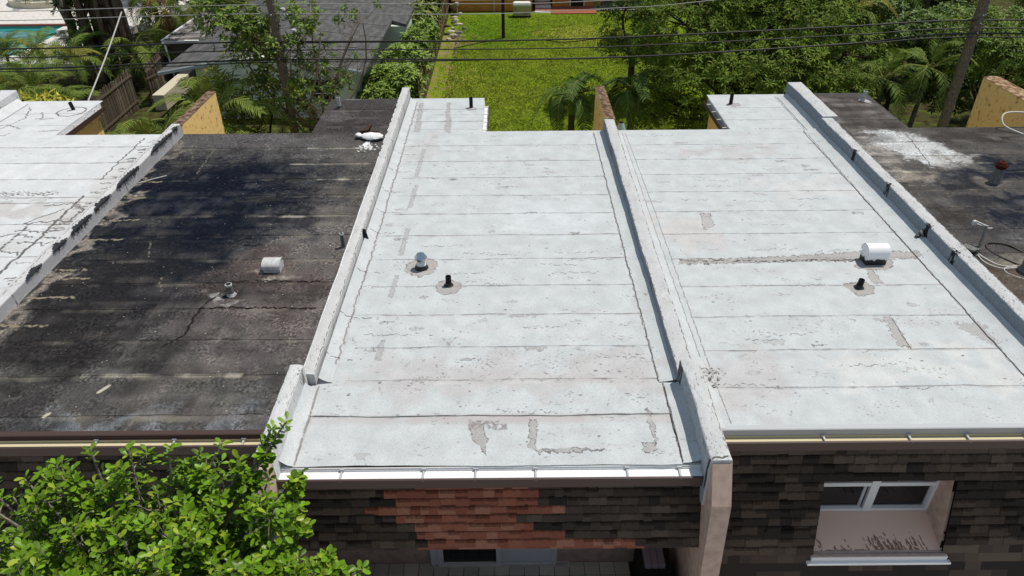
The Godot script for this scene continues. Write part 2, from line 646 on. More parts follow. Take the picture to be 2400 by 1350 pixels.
# black tar daubed over a wall top, running down the face at x (side +1: right face, -1: left face)
func tar(parent: Node, x: float, side: float, z: float, length: float, ytop: float, drop: float, m: Material, seed_: int, inward := 0.05):
	var r := RandomNumberGenerator.new()
	r.seed = seed_
	var mb := MB.new()
	var n := maxi(int(length / 0.035), 4)
	var y := ytop + 0.012
	var face := x + side * 0.024
	for k in n:
		var za := z - length * k / n
		var zb := z - length * (k + 1) / n
		var t := sin(PI * (k + 0.5) / n)
		var d := drop * (0.25 + 0.75 * r.randf() * r.randf()) * (0.4 + 0.6 * t)
		var inn := inward * (0.3 + 0.7 * r.randf()) * t
		var a := Vector3(face - side * (inn + 0.02), y + 0.002, za)
		var b := Vector3(face, y - 0.005, za)
		var c := Vector3(face, y - 0.005, zb)
		var e := Vector3(face - side * (inn + 0.02), y + 0.002, zb)
		var w := r.randf_range(0.3, 1.0) * (za - zb)
		var lo1 := Vector3(face + side * 0.004, y - d - 0.01, za)
		var lo2 := Vector3(face + side * 0.004, y - d - 0.01, za - w)
		if side > 0:
			mb.quad(a, b, c, e)
			mb.quad(b, lo1, lo2, Vector3(face, y - 0.005, za - w))
		else:
			mb.quad(e, c, b, a)
			mb.quad(Vector3(face, y - 0.005, za - w), lo2, lo1, b)
	return obj("tar_streak", mb.done(), m, parent)


# ---------------------------------------------------------------- shingled mansards
var shingle_shapes := {}

func shingle_shape(w: float, h: float, proud: float) -> ArrayMesh:
	var key := "%.2f/%.2f/%.3f" % [w, h, proud]
	if not shingle_shapes.has(key):
		var mb := MB.new()
		var b := proud + 0.013
		# lower edge thick, upper edge thin; origin at the middle of the lower edge
		var p := [Vector3(-w / 2, 0, 0), Vector3(w / 2, 0, 0), Vector3(w / 2, 0, b), Vector3(-w / 2, 0, b), Vector3(-w / 2, h, 0), Vector3(w / 2, h, 0), Vector3(w / 2, h, 0.003 + proud), Vector3(-w / 2, h, 0.003 + proud)]
		mb.quad(p[3], p[2], p[6], p[7], Vector2(0, 1), Vector2(w / 0.25, 1), Vector2(w / 0.25, 0), Vector2(0, 0))
		mb.quad(p[0], p[1], p[2], p[3])
		mb.quad(p[1], p[5], p[6], p[2])
		mb.quad(p[4], p[0], p[3], p[7])
		shingle_shapes[key] = mb.done()
	return shingle_shapes[key]


# rows of shingles from the top edge (z0, y0) down to (z1, y1), out towards +z; pick(x, row, last row) gives the material; hole [xa, xb, ya, yb] stays open
func shingles(parent: Node, x0: float, x1: float, z0: float, y0: float, z1: float, y1: float, expo: float, widths: Array, pick: Callable, seed_: int, hole := [], most := 300, count := 0) -> int:
	var r := RandomNumberGenerator.new()
	r.seed = seed_
	var down := Vector3(0, y1 - y0, z1 - z0)
	var l := down.length()
	down /= l
	var out := Vector3(1, 0, 0).cross(-down)
	var rows := int(ceil(l / expo))
	var rest := MB.new()
	for row in rows:
		var s := minf((row + 1) * expo, l)
		var x := x0
		while x < x1 - 0.01:
			var w: float = widths[r.randi() % widths.size()]
			if x + w > x1 - 0.05:
				w = x1 - x
			var y := y0 + down.y * s
			var lift := 0.014 * wob.get_noise_2d(x * 80.0, row * 50.0) * 0.2
			var parts := [[x, w]]
			if hole and y < hole[3] and y + expo * 0.9 > hole[2]:
				parts = []
				if x < hole[0]:
					parts.append([x, minf(w, hole[0] - x)])
				if x + w > hole[1]:
					var from := maxf(x, hole[1])
					parts.append([from, x + w - from])
			for q in parts:
				if q[1] < 0.03:
					continue
				var proud := 0.009 if r.randf() < 0.5 else 0.0
				var mesh := shingle_shape(snappedf(q[1], 0.01), expo + 0.012, proud)
				var at := Transform3D(Basis(Vector3(1, 0, 0), -down, out), Vector3(q[0] + q[1] / 2, y0, z0) + down * (s + r.randf_range(-0.003, 0.003)) + out * (0.006 + lift))
				var m: Material = pick.call(q[0] + q[1] / 2, row, rows - 1, r.randf())
				if count < most:
					obj("shingle", mesh, m, parent, at.rotated_local(Vector3(0, 0, 1), r.randf_range(-0.004, 0.004)))
					count += 1
				else:
					rest.xf = at
					rest.col = m.albedo_color.srgb_to_linear()
					var e: float = q[1] / 2
					var h := expo + 0.012
					rest.quad(Vector3(-e, 0, 0.009), Vector3(e, 0, 0.009), Vector3(e, h, 0.003), Vector3(-e, h, 0.003))
					rest.quad(Vector3(-e, 0, 0), Vector3(e, 0, 0), Vector3(e, 0, 0.009), Vector3(-e, 0, 0.009))
			x += w
	if rest.v.size():
		obj("shingle_rows", rest.done(), mat("shingle_rest", Color(1, 1, 1), 0.95, {"vcol": true}), parent).set_meta("kind", "stuff")
	return count


# ---------------------------------------------------------------- the five townhouses
func wall_mats():
	mat("pink_stucco", Color(0.62, 0.47, 0.40), 0.95, {"tex": noise_tex([Color(0.86, 0.85, 0.84), Color(1, 1, 1)], 0.03, 4, 11, 256, 1.3, 0.1), "tri": 0.7})
	mat("yellow_stucco", Color(0.88, 0.63, 0.27), 0.95, {"tex": noise_tex([Color(0.62, 0.54, 0.45), Color(0.93, 0.92, 0.9), Color(0.98, 0.98, 0.98), Color(1, 1, 1), Color(0.97, 0.97, 0.95), Color(0.90, 0.89, 0.86)], 0.018, 5, 12, 512, 1.2, 0.10), "tri": 0.35})
	mat("brown_metal", Color(0.060, 0.034, 0.030), 0.5)
	mat("white_metal", Color(0.80, 0.81, 0.82), 0.4)
	mat("grey_metal", Color(0.42, 0.44, 0.46), 0.5)
	mat("cream_metal", Color(0.60, 0.53, 0.36), 0.6)
	mat("glass_dark", Color(0.012, 0.014, 0.016), 0.06)
	mat("black_tar", Color(0.012, 0.012, 0.013), 0.55)
	mat("black_pipe", Color(0.022, 0.022, 0.024), 0.6)
	mat("white_frame", Color(0.72, 0.74, 0.76), 0.5)
	mat("dark_joint", Color(0.035, 0.034, 0.032), 0.95)
	mat("mansard_board", Color(0.02, 0.018, 0.016), 0.95)
	# a shingle's print: granules, some with the dark band that makers print along the top
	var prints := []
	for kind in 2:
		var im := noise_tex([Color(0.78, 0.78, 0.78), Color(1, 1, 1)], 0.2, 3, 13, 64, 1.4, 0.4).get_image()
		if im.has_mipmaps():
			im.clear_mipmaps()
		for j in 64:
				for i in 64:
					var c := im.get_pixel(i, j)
					var e := 16 + int(3.0 * sin(i * 0.7) + 2.0 * sin(i * 0.23)) # grime plus shade painted in under the lap above
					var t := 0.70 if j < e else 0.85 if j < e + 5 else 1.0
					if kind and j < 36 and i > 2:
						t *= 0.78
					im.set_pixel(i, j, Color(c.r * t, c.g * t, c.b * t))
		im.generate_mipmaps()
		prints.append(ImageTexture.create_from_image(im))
	var browns := [Color(0.112, 0.087, 0.069), Color(0.150, 0.116, 0.090), Color(0.078, 0.062, 0.051), Color(0.128, 0.098, 0.076), Color(0.050, 0.042, 0.037), Color(0.096, 0.074, 0.059)]
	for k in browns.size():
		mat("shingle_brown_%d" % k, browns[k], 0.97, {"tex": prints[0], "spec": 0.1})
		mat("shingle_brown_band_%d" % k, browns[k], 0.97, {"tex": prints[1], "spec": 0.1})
	var reds := [Color(0.41, 0.160, 0.103), Color(0.34, 0.120, 0.080), Color(0.48, 0.215, 0.145), Color(0.37, 0.138, 0.092)]
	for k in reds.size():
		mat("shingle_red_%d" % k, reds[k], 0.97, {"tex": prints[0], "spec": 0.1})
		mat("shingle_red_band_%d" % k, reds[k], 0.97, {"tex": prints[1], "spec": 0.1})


# slow weather stains, rows set paler and darker, a little chance per shingle
func brown(t: float, row_dark: float, x := 0.0, row := 0) -> Material:
	var n := 0.5 + 0.75 * wob.get_noise_2d(x * 42.0, row * 75.0) + (t - 0.5) * 0.42 - row_dark * 0.45
	var k: int = [4, 4, 2, 5, 0, 3, 1][clampi(int(n * 6.0 + 0.9), 0, 6)]
	return mats["shingle_brown_%s%d" % ["band_" if fmod(t * 53.0, 1.0) < 0.36 else "", k]]


# walls, deck and fascia that every house has
func shell(t: Node3D, x0: float, x1: float, front := -7.05, back := -17.45):
	var mb := MB.new()
	mb.box(Vector3(x0, 0, front - 0.2), Vector3(x1, 5.6, front))
	obj("front_wall", mb.done(), mats.pink_stucco, t)
	mb = MB.new()
	mb.box(Vector3(x0, 0, back), Vector3(x1, 5.6, back + 0.2))
	obj("rear_wall", mb.done(), mats.yellow_stucco, t)


func deck(t: Node3D, x0: float, x1: float, z0: float, z1: float) -> Node3D:
	var mb := MB.new()
	mb.box(Vector3(x0, 5.7, z1 + 0.02), Vector3(x1, 5.985, z0 - 0.02))
	return obj("roof", mb.done(), mat("fascia", Color(0.5, 0.48, 0.45), 0.8), t)


func annex(t: Node3D, roof: Node3D, x0: float, x1: float, z1: float, b: Array, m: Material, seams: Array):
	var mb := MB.new()
	mb.box(Vector3(x0 + 0.05, 0, z1 + 0.2), Vector3(x1 - 0.05, 5.69, -17.45))
	obj("rear_room_wall", mb.done(), mats.yellow_stucco, t)
	mb = MB.new()
	mb.box(Vector3(x0, 5.7, z1), Vector3(x1, 5.984, -17.57))
	obj("rear_roof", mb.done(), mats.fascia, t)
	var z := -17.5
	for s in seams + [z1 - 0.09]:
		felt(roof, "roof_sheet", x0, x1, z, s, b, m, 5.995, 0.006)
		z = s


func front_gutter(t: Node3D, x0: float, x1: float, z: float, y: float, lining: Material, drip: Material, brackets: Array, fill := 0.035, deep := 0.11):
	var mb := MB.new()
	var h := 0.13
	# front lip, bottom and ends
	mb.box(Vector3(x0, y - h, z + deep), Vector3(x1, y, z + deep + 0.012))
	mb.box(Vector3(x0, y - h - 0.012, z), Vector3(x1, y - h, z + deep + 0.012))
	mb.box(Vector3(x0, y - 0.004, z + deep - 0.012), Vector3(x1, y + 0.014, z + deep + 0.02))
	mb.box(Vector3(x0 - 0.012, y - h, z), Vector3(x0, y, z + deep))
	mb.box(Vector3(x1, y - h, z), Vector3(x1 + 0.012, y, z + deep))
	var g := obj("gutter", mb.done(), mats.brown_metal, t)
	mb = MB.new()
	mb.box(Vector3(x0, y - h, z), Vector3(x1, y - h + fill, z + deep - 0.002))
	mb.box(Vector3(x0, y - h + fill + 0.001, z), Vector3(x1, y + 0.01, z + 0.008))
	obj("gutter_lining", mb.done(), lining, g)
	mb = MB.new() # drip edge over the roof edge
	mb.box(Vector3(x0, y - 0.055, z - 0.012), Vector3(x1, 6.012, z - 0.002))
	mb.box(Vector3(x0, 5.998, z - 0.09), Vector3(x1, 6.016, z - 0.013))
	obj("drip_edge", mb.done(), drip, t)
	for x in brackets:
		mb = MB.new()
		mb.box(Vector3(x - 0.012, y - 0.012, z + 0.002), Vector3(x + 0.012, y + 0.012, z + deep + 0.016))
		mb.box(Vector3(x - 0.03, y + 0.012, z - 0.03), Vector3(x + 0.03, y + 0.03, z + 0.02))
		obj("bracket", mb.done(), mats.grey_metal, g)


func side_gutter(t: Node3D, x: float, s: float, z0: float, z1: float, lining: Material):
	var a := x
	var b := x + s * 0.13
	var mb := MB.new()
	mb.box(Vector3(minf(a, b), 5.80, z1), Vector3(maxf(a, b), 5.815, z0))
	mb.box(Vector3(minf(b, b + s * 0.012), 5.80, z1), Vector3(maxf(b, b + s * 0.012), 5.94, z0))
	var g := obj("side_gutter", mb.done(), mats.brown_metal, t)
	mb = MB.new()
	mb.box(Vector3(minf(a, b) + 0.004, 5.816, z1 + 0.01), Vector3(maxf(a, b) - 0.004, 5.835, z0 - 0.01))
	mb.box(Vector3(minf(a, a + s * 0.01), 5.84, z1), Vector3(maxf(a, a + s * 0.01), 5.99, z0))
	obj("gutter_lining", mb.done(), lining, g)
	for k in 4:
		var z := lerpf(z0, z1, (k + 0.6) / 4.2)
		mb = MB.new()
		mb.box(Vector3(minf(a, b), 5.93, z), Vector3(maxf(a, b), 5.952, z + 0.025))
		obj("bracket", mb.done(), mats.white_metal, g)


func mansard_board(t: Node3D, x0: float, x1: float, z0: float, y0: float, z1: float, y1: float, hole := []) -> Node3D:
	var mb := MB.new()
	var at := func(x: float, y: float) -> Vector3:
		return Vector3(x, y, lerpf(z0, z1, (y0 - y) / (y0 - y1)))
	var cells := [[x0, x1, y1, y0]]
	if hole:
		cells = [[x0, hole[0], y1, y0], [hole[1], x1, y1, y0], [hole[0], hole[1], hole[3], y0], [hole[0], hole[1], y1, hole[2]]]
	for q in cells:
		if q[3] - q[2] < 0.01:
			continue
		var back := Vector3(0, 0, -0.05)
		mb.quad(at.call(q[0], q[2]), at.call(q[1], q[2]), at.call(q[1], q[3]), at.call(q[0], q[3]))
		mb.quad(at.call(q[1], q[2]) + back, at.call(q[0], q[2]) + back, at.call(q[0], q[3]) + back, at.call(q[1], q[3]) + back)
		mb.quad(at.call(q[0], q[2]) + back, at.call(q[1], q[2]) + back, at.call(q[1], q[2]), at.call(q[0], q[2]))
	return obj("mansard", mb.done(), mats.mansard_board, t)


var WHITE := Color8(187, 192, 195)
var PINKISH := Color8(181, 177, 177)
var TAR := Color8(96, 93, 93)


func build_houses():
	wall_mats()
	centre_house()
	right_house()
	dark_house()
	far_left_house()
	far_right_house()


func centre_house():
	var t := thing("townhouse", "white roofed townhouse with a red shingle patch on its front and a tiled balcony below", "townhouse")
	var b := [-3.0, -20.3, 2.5, -6.2]
	var p := roof_paint(b, 832, 2048, WHITE, [[-0.6, -8.1, 2.0, 0.6, PINKISH, 0.5], [1.6, -8.2, 0.8, 0.5, PINKISH, 0.5], [-2.1, -16.9, 0.5, 1.4, PINKISH, 0.35], [0.4, -9.4, 2.5, 0.5, Color8(192, 196, 197), 0.6], [0.9, -13.0, 1.4, 1.1, Color8(196, 203, 205), 0.7]], 0.09, 0.16, 0.6, 21)
	var seams := [-8.05, -8.82, -9.68, -10.54, -11.43, -12.33, -13.22, -14.05, -14.95, -15.86, -16.79]
	for z in seams:
		paint_seam(p, -2.45, 2.12, z, TAR, 0.75, 0.07 if z in [-8.05, -9.68, -12.33] else 0.0, PINKISH)
	paint_seam(p, -2.75, 2.12, -7.27, TAR, 0.8, 0.17, Color8(174, 169, 169), 0.25)
	p.band(-2.8, 2.15, -7.20, 0.10, Color8(176, 171, 171), 0.85, 0.7, 0.5)
	p.band(-2.6, 2.1, -8.05, 0.2, Color8(180, 177, 177), 0.5, 0.8, 0.3)
	for z in [-17.9, -18.45, -18.95, -19.4]:
		paint_seam(p, -2.6, -0.75, z, TAR, 0.6)
	p.patch([-0.62, -7.14, -0.45, -7.18, -0.34, -6.82, -0.36, -6.54, -0.54, -6.82], Color8(180, 176, 176), 0.8)
	p.patch([0.22, -7.20, 0.32, -7.19, 0.30, -6.66, 0.54, -6.64, 0.79, -6.68, 1.25, -6.61, 0.78, -6.58, 0.32, -6.58, 0.20, -6.68], Color8(180, 177, 177), 0.75)
	p.patch([1.83, -7.38, 1.90, -7.36, 1.91, -6.79, 1.85, -6.70, 1.83, -6.95], Color8(180, 177, 177), 0.75)
	p.patch([1.69, -6.76, 1.87, -6.74, 1.85, -6.58, 1.68, -6.57], Color8(184, 181, 181), 0.8)
	p.patch([-1.90, -10.97, -1.93, -11.26, -1.74, -11.50, -1.50, -11.46, -1.34, -11.28, -1.43, -10.96, -1.64, -10.82], Color8(187, 182, 180), 0.9)
	p.patch([-1.34, -10.52, -1.28, -10.68, -1.09, -10.72, -0.90, -10.65, -0.88, -10.47, -0.99, -10.30, -1.17, -10.25, -1.29, -10.33], Color8(184, 180, 180), 0.9)
	p.patch([-1.25, -19.42, -1.02, -19.55, -0.92, -19.38, -1.12, -19.26], PINKISH, 0.7)
	for q in [[-2.16, -16.6, -2.20, -15.0], [-2.14, -14.6, -2.17, -13.5], [-2.1, -12.6, -2.12, -11.6], [-2.1, -10.9, -2.13, -10.2], [-2.08, -9.0, -2.1, -8.5]]:
		p.patch([q[0], q[1], q[0] + 0.09, q[1], q[2] + 0.09, q[3], q[2], q[3]], Color8(178, 178, 179), 0.55, 0.03, 0.2)
	for q in [[-1.80, -19.95, -1.70, -17.69], [-2.56, -19.9, -2.5, -17.75]]:
		p.patch([q[0], q[1], q[0] + 0.1, q[1], q[2] + 0.16, q[3], q[2], q[3]], Color8(180, 178, 178), 0.7, 0.05, 0.5)
	for k in 9:
		p.line([-0.6, -7.18 + k * 0.02, -0.35, -7.17 + k * 0.018, -0.08, -7.14 + k * 0.017], 0.01, Color8(130, 126, 126), 0.7, 0.4, 0.05)
	# lines along the walls
	p.line([2.12, -17.5, 2.11, -12.0, 2.12, -8.0], 0.02, Color8(132, 130, 130), 0.8, 0.0, 0.03)
	p.line([2.165, -7.9, 2.155, -6.4], 0.02, TAR, 0.8, 0.0)
	p.line([-2.63, -19.9, -2.62, -12.0, -2.66, -8.4], 0.022, Color8(140, 138, 138), 0.75, 0.0, 0.04)
	p.line([-2.80, -7.9, -2.79, -6.4], 0.022, Color8(140, 138, 138), 0.8, 0.0)
	for z in [-8.55, -9.62, -11.0, -12.45, -13.3, -14.25, -15.3, -16.3]:
		p.line([-2.84, z - 0.05, -2.7, z, -2.3, z + 0.02], 0.014, TAR, 0.7, 0.35, 0.05)
	wear(p, [-2.5, -17.5, 2.2, -6.4], 71)
	scuffs(p, [-2.5, -17.4, 2.3, -8.0], 230, Color8(112, 110, 110), 0.6, 31)
	scuffs(p, [-2.6, -9.4, 2.2, -6.5], 120, Color8(112, 110, 110), 0.6, 32)
	scuffs(p, [-2.6, -8.5, 2.0, -7.9], 40, Color8(126, 122, 122), 0.6, 33)
	scuffs(p, [-2.6, -20.0, -0.8, -17.6], 25, Color8(96, 94, 94), 0.6, 34)
	var m := roof_mat("centre_roof", p, 0.9)
	shell(t, -2.85, 2.36)
	var roof := deck(t, -2.86, 2.37, -6.36, -17.6)
	var z := -7.9
	var all := seams.duplicate()
	all.append(-17.62)
	for s in all:
		felt(roof, "roof_sheet", -2.86, 2.37, z, s, b, m)
		z = s
	# the raised front end
	felt(roof, "roof_sheet", -2.93, 2.38, -6.37, -7.27, b, m, 6.022, 0.008)
	felt(roof, "roof_sheet", -2.93, 2.38, -7.27, -7.82, b, m, 6.028, 0.008)
	var mb := MB.new()
	mb.box(Vector3(-2.93, 5.7, -7.9), Vector3(2.38, 6.016, -6.365))
	obj("front_roof_edge", mb.done(), mats.fascia, t)
	annex(t, roof, -2.8, -0.74, -20.1, b, m, [-18.45, -19.35])
	side_gutter(t, -0.735, 1.0, -17.64, -20.05, mats.white_metal)
	flashing(roof, "flashing", -2.82, -2.63, 6.11, 6.016, -8.0, -20.05, b, m)
	flashing(roof, "flashing", 2.39, 2.12, 6.07, 6.016, -7.95, -17.6, b, m)
	flashing(roof, "flashing", -2.99, -2.79, 6.19, 6.044, -6.37, -7.84, b, m)
	flashing(roof, "flashing", 2.41, 2.16, 6.11, 6.046, -6.37, -7.86, b, m)
	front_gutter(t, -3.02, 2.40, -6.355, 5.975, mats.white_metal, mats.white_metal, [-2.18, -1.14, -0.48, 0.28, 1.44, 2.1], 0.118, 0.165)
	# the shingled fascia with its red patch
	var man := mansard_board(t, -2.9, 2.40, -6.31, 5.86, -5.96, 4.95)
	var red := [[-1.32, 0.10], [-1.62, 0.32], [-1.42, 0.34], [-2.00, 0.66], [-1.5, 0.05], [-1.28, 0.28], [-1.30, 0.62], [-1.20, 1.58]]
	var pick := func(x: float, row: int, _last: int, q: float) -> Material:
		var k: int = clampi(row - 0, 0, red.size() - 1)
		if x > red[k][0] and x < red[k][1]:
			return mats["shingle_red_%s%d" % ["band_" if fmod(q * 53.0, 1.0) < 0.4 else "", int(q * 3.99)]]
		return brown(q, -0.1 if row < 2 else 0.35, x, row)
	shingles(man, -2.9, 2.40, -6.295, 5.85, -5.945, 4.94, 0.118, [0.11, 0.14, 0.17, 0.20, 0.23], pick, 41)
	mb = MB.new() # underside of the overhang
	mb.box(Vector3(-2.9, 4.96, -7.04), Vector3(2.40, 5.02, -6.03))
	obj("soffit", mb.done(), mats.pink_stucco, t)
	# balcony: tiles and a sliding door
	mb = MB.new()
	mb.box(Vector3(-2.9, 2.9, -7.04), Vector3(2.40, 3.088, -5.8))
	var floor_ := obj("balcony_floor", mb.done(), mats.dark_joint, t)
	var tile := MB.new()
	tile.bevel_box(Vector3(-0.113, 0, -0.113), Vector3(0.113, 0.012, 0.113), 0.003)
	var tm := tile.done()
	var tones := [mat("tile_a", Color(0.52, 0.51, 0.45), 0.5), mat("tile_b", Color(0.46, 0.45, 0.40), 0.5), mat("tile_c", Color(0.56, 0.545, 0.48), 0.5)]
	for j in 5:
		for i in 22:
			var x := -2.78 + i * 0.2345
			if x < 1.80:
				obj("tile", tm, tones[rng.randi() % 3], floor_, Transform3D(Basis(), Vector3(x, 3.088, -6.925 - 0.0 + j * 0.235)))
	mb = MB.new()
	mb.box(Vector3(-2.9, 2.9, -5.8), Vector3(2.40, 3.95, -5.68))
	obj("balcony_parapet", mb.done(), mats.pink_stucco, t)
	var door := MB.new()
	for q in [[-1.30, 3.10, -1.18, 4.95], [-1.18, 3.09, -1.10, 4.95], [-0.28, 3.09, -0.20, 4.95], [0.58, 3.10, 0.66, 4.95]]:
		door.box(Vector3(q[0], q[1], -7.049), Vector3(q[2], q[3], -6.97 if q[0] < -0.1 and q[0] > -1.25 else -7.0))
	door.box(Vector3(-1.10, 3.09, -7.049), Vector3(-0.28, 3.15, -6.97))
	door.box(Vector3(-0.20, 3.10, -7.049), Vector3(0.58, 3.13, -6.985))
	door.box(Vector3(-1.34, 3.088, -7.049), Vector3(0.86, 3.10, -6.965))
	var dd := obj("sliding_door", door.done(), mats.white_frame, t)
	for q in [[-1.10, -0.28, 0.0], [-0.20, 0.58, 0.0]]:
		mb = MB.new()
		mb.box(Vector3(q[0], 3.15, -7.047), Vector3(q[1], 4.95, -7.02))
		obj("pane", mb.done(), mats.glass_dark if q[0] < -1.0 else mats.white_frame, dd)


func right_house():
	var t := thing("townhouse", "white roofed townhouse with a recessed white window in a dark shingled front", "townhouse")
	var b := [2.6, -20.4, 7.9, -6.8]
	var p := roof_paint(b, 832, 2048, WHITE, [[5.4, -16.3, 1.6, 0.3, PINKISH, 0.5], [3.4, -12.4, 0.8, 0.9, Color8(188, 184, 184), 0.55], [6.6, -14.3, 1.5, 0.6, Color8(196, 197, 198), 0.6], [3.3, -8.0, 0.9, 0.8, PINKISH, 0.5], [6.0, -8.2, 2.0, 0.5, Color8(200, 202, 200), 0.6]], 0.08, 0.13, 0.6, 22)
	var seams := [-7.83, -8.68, -9.56, -10.46, -11.38, -12.3, -13.24, -14.14, -15.03, -15.86, -16.75]
	for z in seams:
		paint_seam(p, 2.95, 7.5, z, TAR, 0.75, 0.06 if z in [-8.68, -10.46] else 0.0, PINKISH)
	p.patch([3.08, -11.36, 3.94, -11.36, 5.15, -11.44, 6.39, -11.58, 7.58, -11.56, 7.55, -11.33, 6.26, -11.24, 5.09, -11.26, 3.90, -11.19, 3.08, -11.18], Color8(184, 180, 178), 0.8, 0.05, 0.55)
	for k in 150:
		var x := rng.randf_range(3.2, 6.4)
		var z := -11.24 - rng.randf() * 0.08 + 0.02 * sin(x * 3.0)
		p.line([x, z, x + rng.randf_range(0.03, 0.14), z + rng.randf_range(-0.02, 0.02)], rng.randf_range(0.008, 0.022), Color8(86, 84, 82), 0.6, 0.35)
	p.patch([6.18, -11.05, 6.42, -11.35, 6.74, -11.45, 6.97, -11.26, 6.91, -11.04, 6.67, -10.92, 6.37, -10.94], Color8(180, 177, 175), 0.9)
	p.patch([5.76, -10.46, 5.99, -10.56, 6.21, -10.56, 6.28, -10.36, 6.16, -10.16, 5.91, -10.10, 5.82, -10.23], Color8(184, 181, 178), 0.9)
	p.patch([6.36, -10.92, 6.47, -10.92, 6.50, -10.45, 6.28, -10.53], Color8(190, 187, 185), 0.9)
	p.patch([6.07, -9.54, 6.19, -9.48, 6.14, -8.71, 5.96, -8.74, 5.98, -9.09], Color8(188, 185, 184), 0.85, 0.05)
	p.patch([3.87, -13.15, 4.08, -13.15, 4.04, -12.61, 3.79, -12.44], Color8(190, 185, 184), 0.7)
	for k in 50:
		var o := Vector2(2.93 + rng.randfn(0, 0.09), -8.1 + rng.randfn(0, 0.14))
		p.line([o.x, o.y, o.x + rng.randfn(0, 0.04), o.y + rng.randfn(0, 0.04)], 0.016, Color8(70, 68, 66), 0.7, 0.4)
	p.line([6.19, -9.56, 6.12, -8.68], 0.014, TAR, 0.7, 0.2)
	p.line([2.93, -17.5, 2.96, -13.0, 2.94, -8.5, 2.95, -7.1], 0.013, Color8(134, 131, 130), 0.6, 0.1, 0.015)
	p.line([2.84, -17.5, 2.83, -13.0, 2.84, -8.5], 0.013, Color8(134, 131, 130), 0.6, 0.1, 0.015)
	p.line([7.50, -17.6, 7.47, -12.0, 7.46, -7.1], 0.016, Color8(128, 126, 124), 0.8, 0.0, 0.03)
	p.line([7.56, -20.2, 7.55, -17.6], 0.02, Color8(120, 118, 116), 0.7, 0.3)
	p.patch([7.10, -9.35, 7.55, -9.3, 7.5, -8.7, 7.3, -8.9], PINKISH, 0.6, 0.08, 0.2)
	for q in [[-18.35, 6.0, 6.95], [-18.95, 5.8, 6.8], [-17.75, 6.3, 7.5]]:
		p.line([q[1], q[0], q[2], q[0]], 0.012, TAR, 0.6, 0.4)
	p.patch([6.0, -19.5, 6.12, -19.7, 6.4, -19.66, 6.42, -19.45, 6.2, -19.36], PINKISH, 0.85)
	wear(p, [2.9, -17.5, 7.5, -7.1], 72)
	scuffs(p, [2.9, -17.4, 7.6, -7.2], 190, Color8(112, 110, 109), 0.6, 35)
	scuffs(p, [3.0, -9.5, 7.6, -7.1], 50, Color8(112, 110, 110), 0.55, 36)
	var m := roof_mat("right_roof", p, 0.9)
	shell(t, 2.66, 7.86, -7.25)
	var roof := deck(t, 2.66, 7.86, -6.98, -17.6)
	var z := -6.99
	for s in seams + [-17.62]:
		felt(roof, "roof_sheet", 2.66, 7.86, z, s, b, m)
		z = s
	annex(t, roof, 5.66, 7.88, -20.2, b, m, [-18.4, -19.3])
	side_gutter(t, 5.655, -1.0, -17.64, -20.1, mats.grey_metal)
	flashing(roof, "flashing", 7.87, 7.47, 6.12, 6.016, -7.0, -17.55, b, m)
	flashing(roof, "flashing", 7.89, 7.60, 6.12, 6.012, -17.55, -20.1, b, m)
	flashing(roof, "flashing", 2.66, 2.86, 6.09, 6.016, -7.0, -17.55, b, m)
	front_gutter(t, 2.70, 8.1, -6.965, 5.90, mats.cream_metal, mats.grey_metal, [4.17, 5.32, 6.10, 6.88], 0.105, 0.125)
	var hole := [4.24, 6.07, 4.13, 5.27]
	var man := mansard_board(t, 2.66, 8.1, -6.885, 5.84, -6.50, 4.40, [4.24, 6.07, 4.40, 5.27])
	var pick := func(x: float, row: int, last: int, q: float) -> Material:
		return brown(q, -0.25 if row < 3 else 0.75 if last > 8 else -0.05, x, row + last)
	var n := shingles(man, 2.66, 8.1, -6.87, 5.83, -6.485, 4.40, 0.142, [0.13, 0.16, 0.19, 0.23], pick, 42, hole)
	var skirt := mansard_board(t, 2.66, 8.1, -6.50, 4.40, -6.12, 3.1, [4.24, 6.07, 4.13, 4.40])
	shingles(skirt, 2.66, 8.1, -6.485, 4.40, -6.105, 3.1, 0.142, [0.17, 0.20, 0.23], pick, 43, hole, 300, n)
	# the window recess
	var mb := MB.new()
	mb.quad(Vector3(4.20, 4.13, -6.43), Vector3(6.10, 4.13, -6.43), Vector3(6.10, 4.31, -7.06), Vector3(4.20, 4.31, -7.06))
	var sill := obj("window_sill", mb.done(), sill_mat(), t)
	mb = MB.new()
	mb.box(Vector3(4.15, 4.0, -6.45), Vector3(6.18, 4.03, -6.30))
	mb.box(Vector3(4.21, 4.031, -6.45), Vector3(6.13, 4.118, -6.345))
	obj("sill_flashing", mb.done(), mats.white_metal, sill)
	mb = MB.new()
	mb.box(Vector3(4.21, 4.119, -6.45), Vector3(6.10, 4.135, -6.35))
	obj("sill_edge", mb.done(), mats.pink_stucco, sill)
	for q in [[4.08, 4.24], [6.071, 6.14]]:
		mb = MB.new()
		mb.prism(PackedVector2Array([Vector2(-7.05, 4.2), Vector2(-6.46, 4.08), Vector2(-6.80, 5.33), Vector2(-7.05, 5.33)]), func(a, y, d): return Vector3(d, y, a), q[0], q[1])
		obj("window_reveal", mb.done(), mats.pink_stucco, t)
	mb = MB.new()
	mb.box(Vector3(4.1, 5.28, -7.05), Vector3(6.14, 5.33, -6.80))
	obj("window_head", mb.done(), mats.pink_stucco, t)
	mb = MB.new()
	for q in [[4.26, 4.31, 6.07, 4.36], [4.26, 4.84, 6.07, 4.91], [4.26, 5.22, 6.07, 5.28], [4.24, 4.31, 4.29, 5.28], [5.12, 4.31, 5.24, 5.28], [6.03, 4.31, 6.071, 5.28]]:
		mb.box(Vector3(q[0], q[1], -7.06), Vector3(q[2], q[3], -6.99 if q[3] - q[1] > 0.5 else -7.0))
	var win := obj("window", mb.done(), mats.white_frame, t)
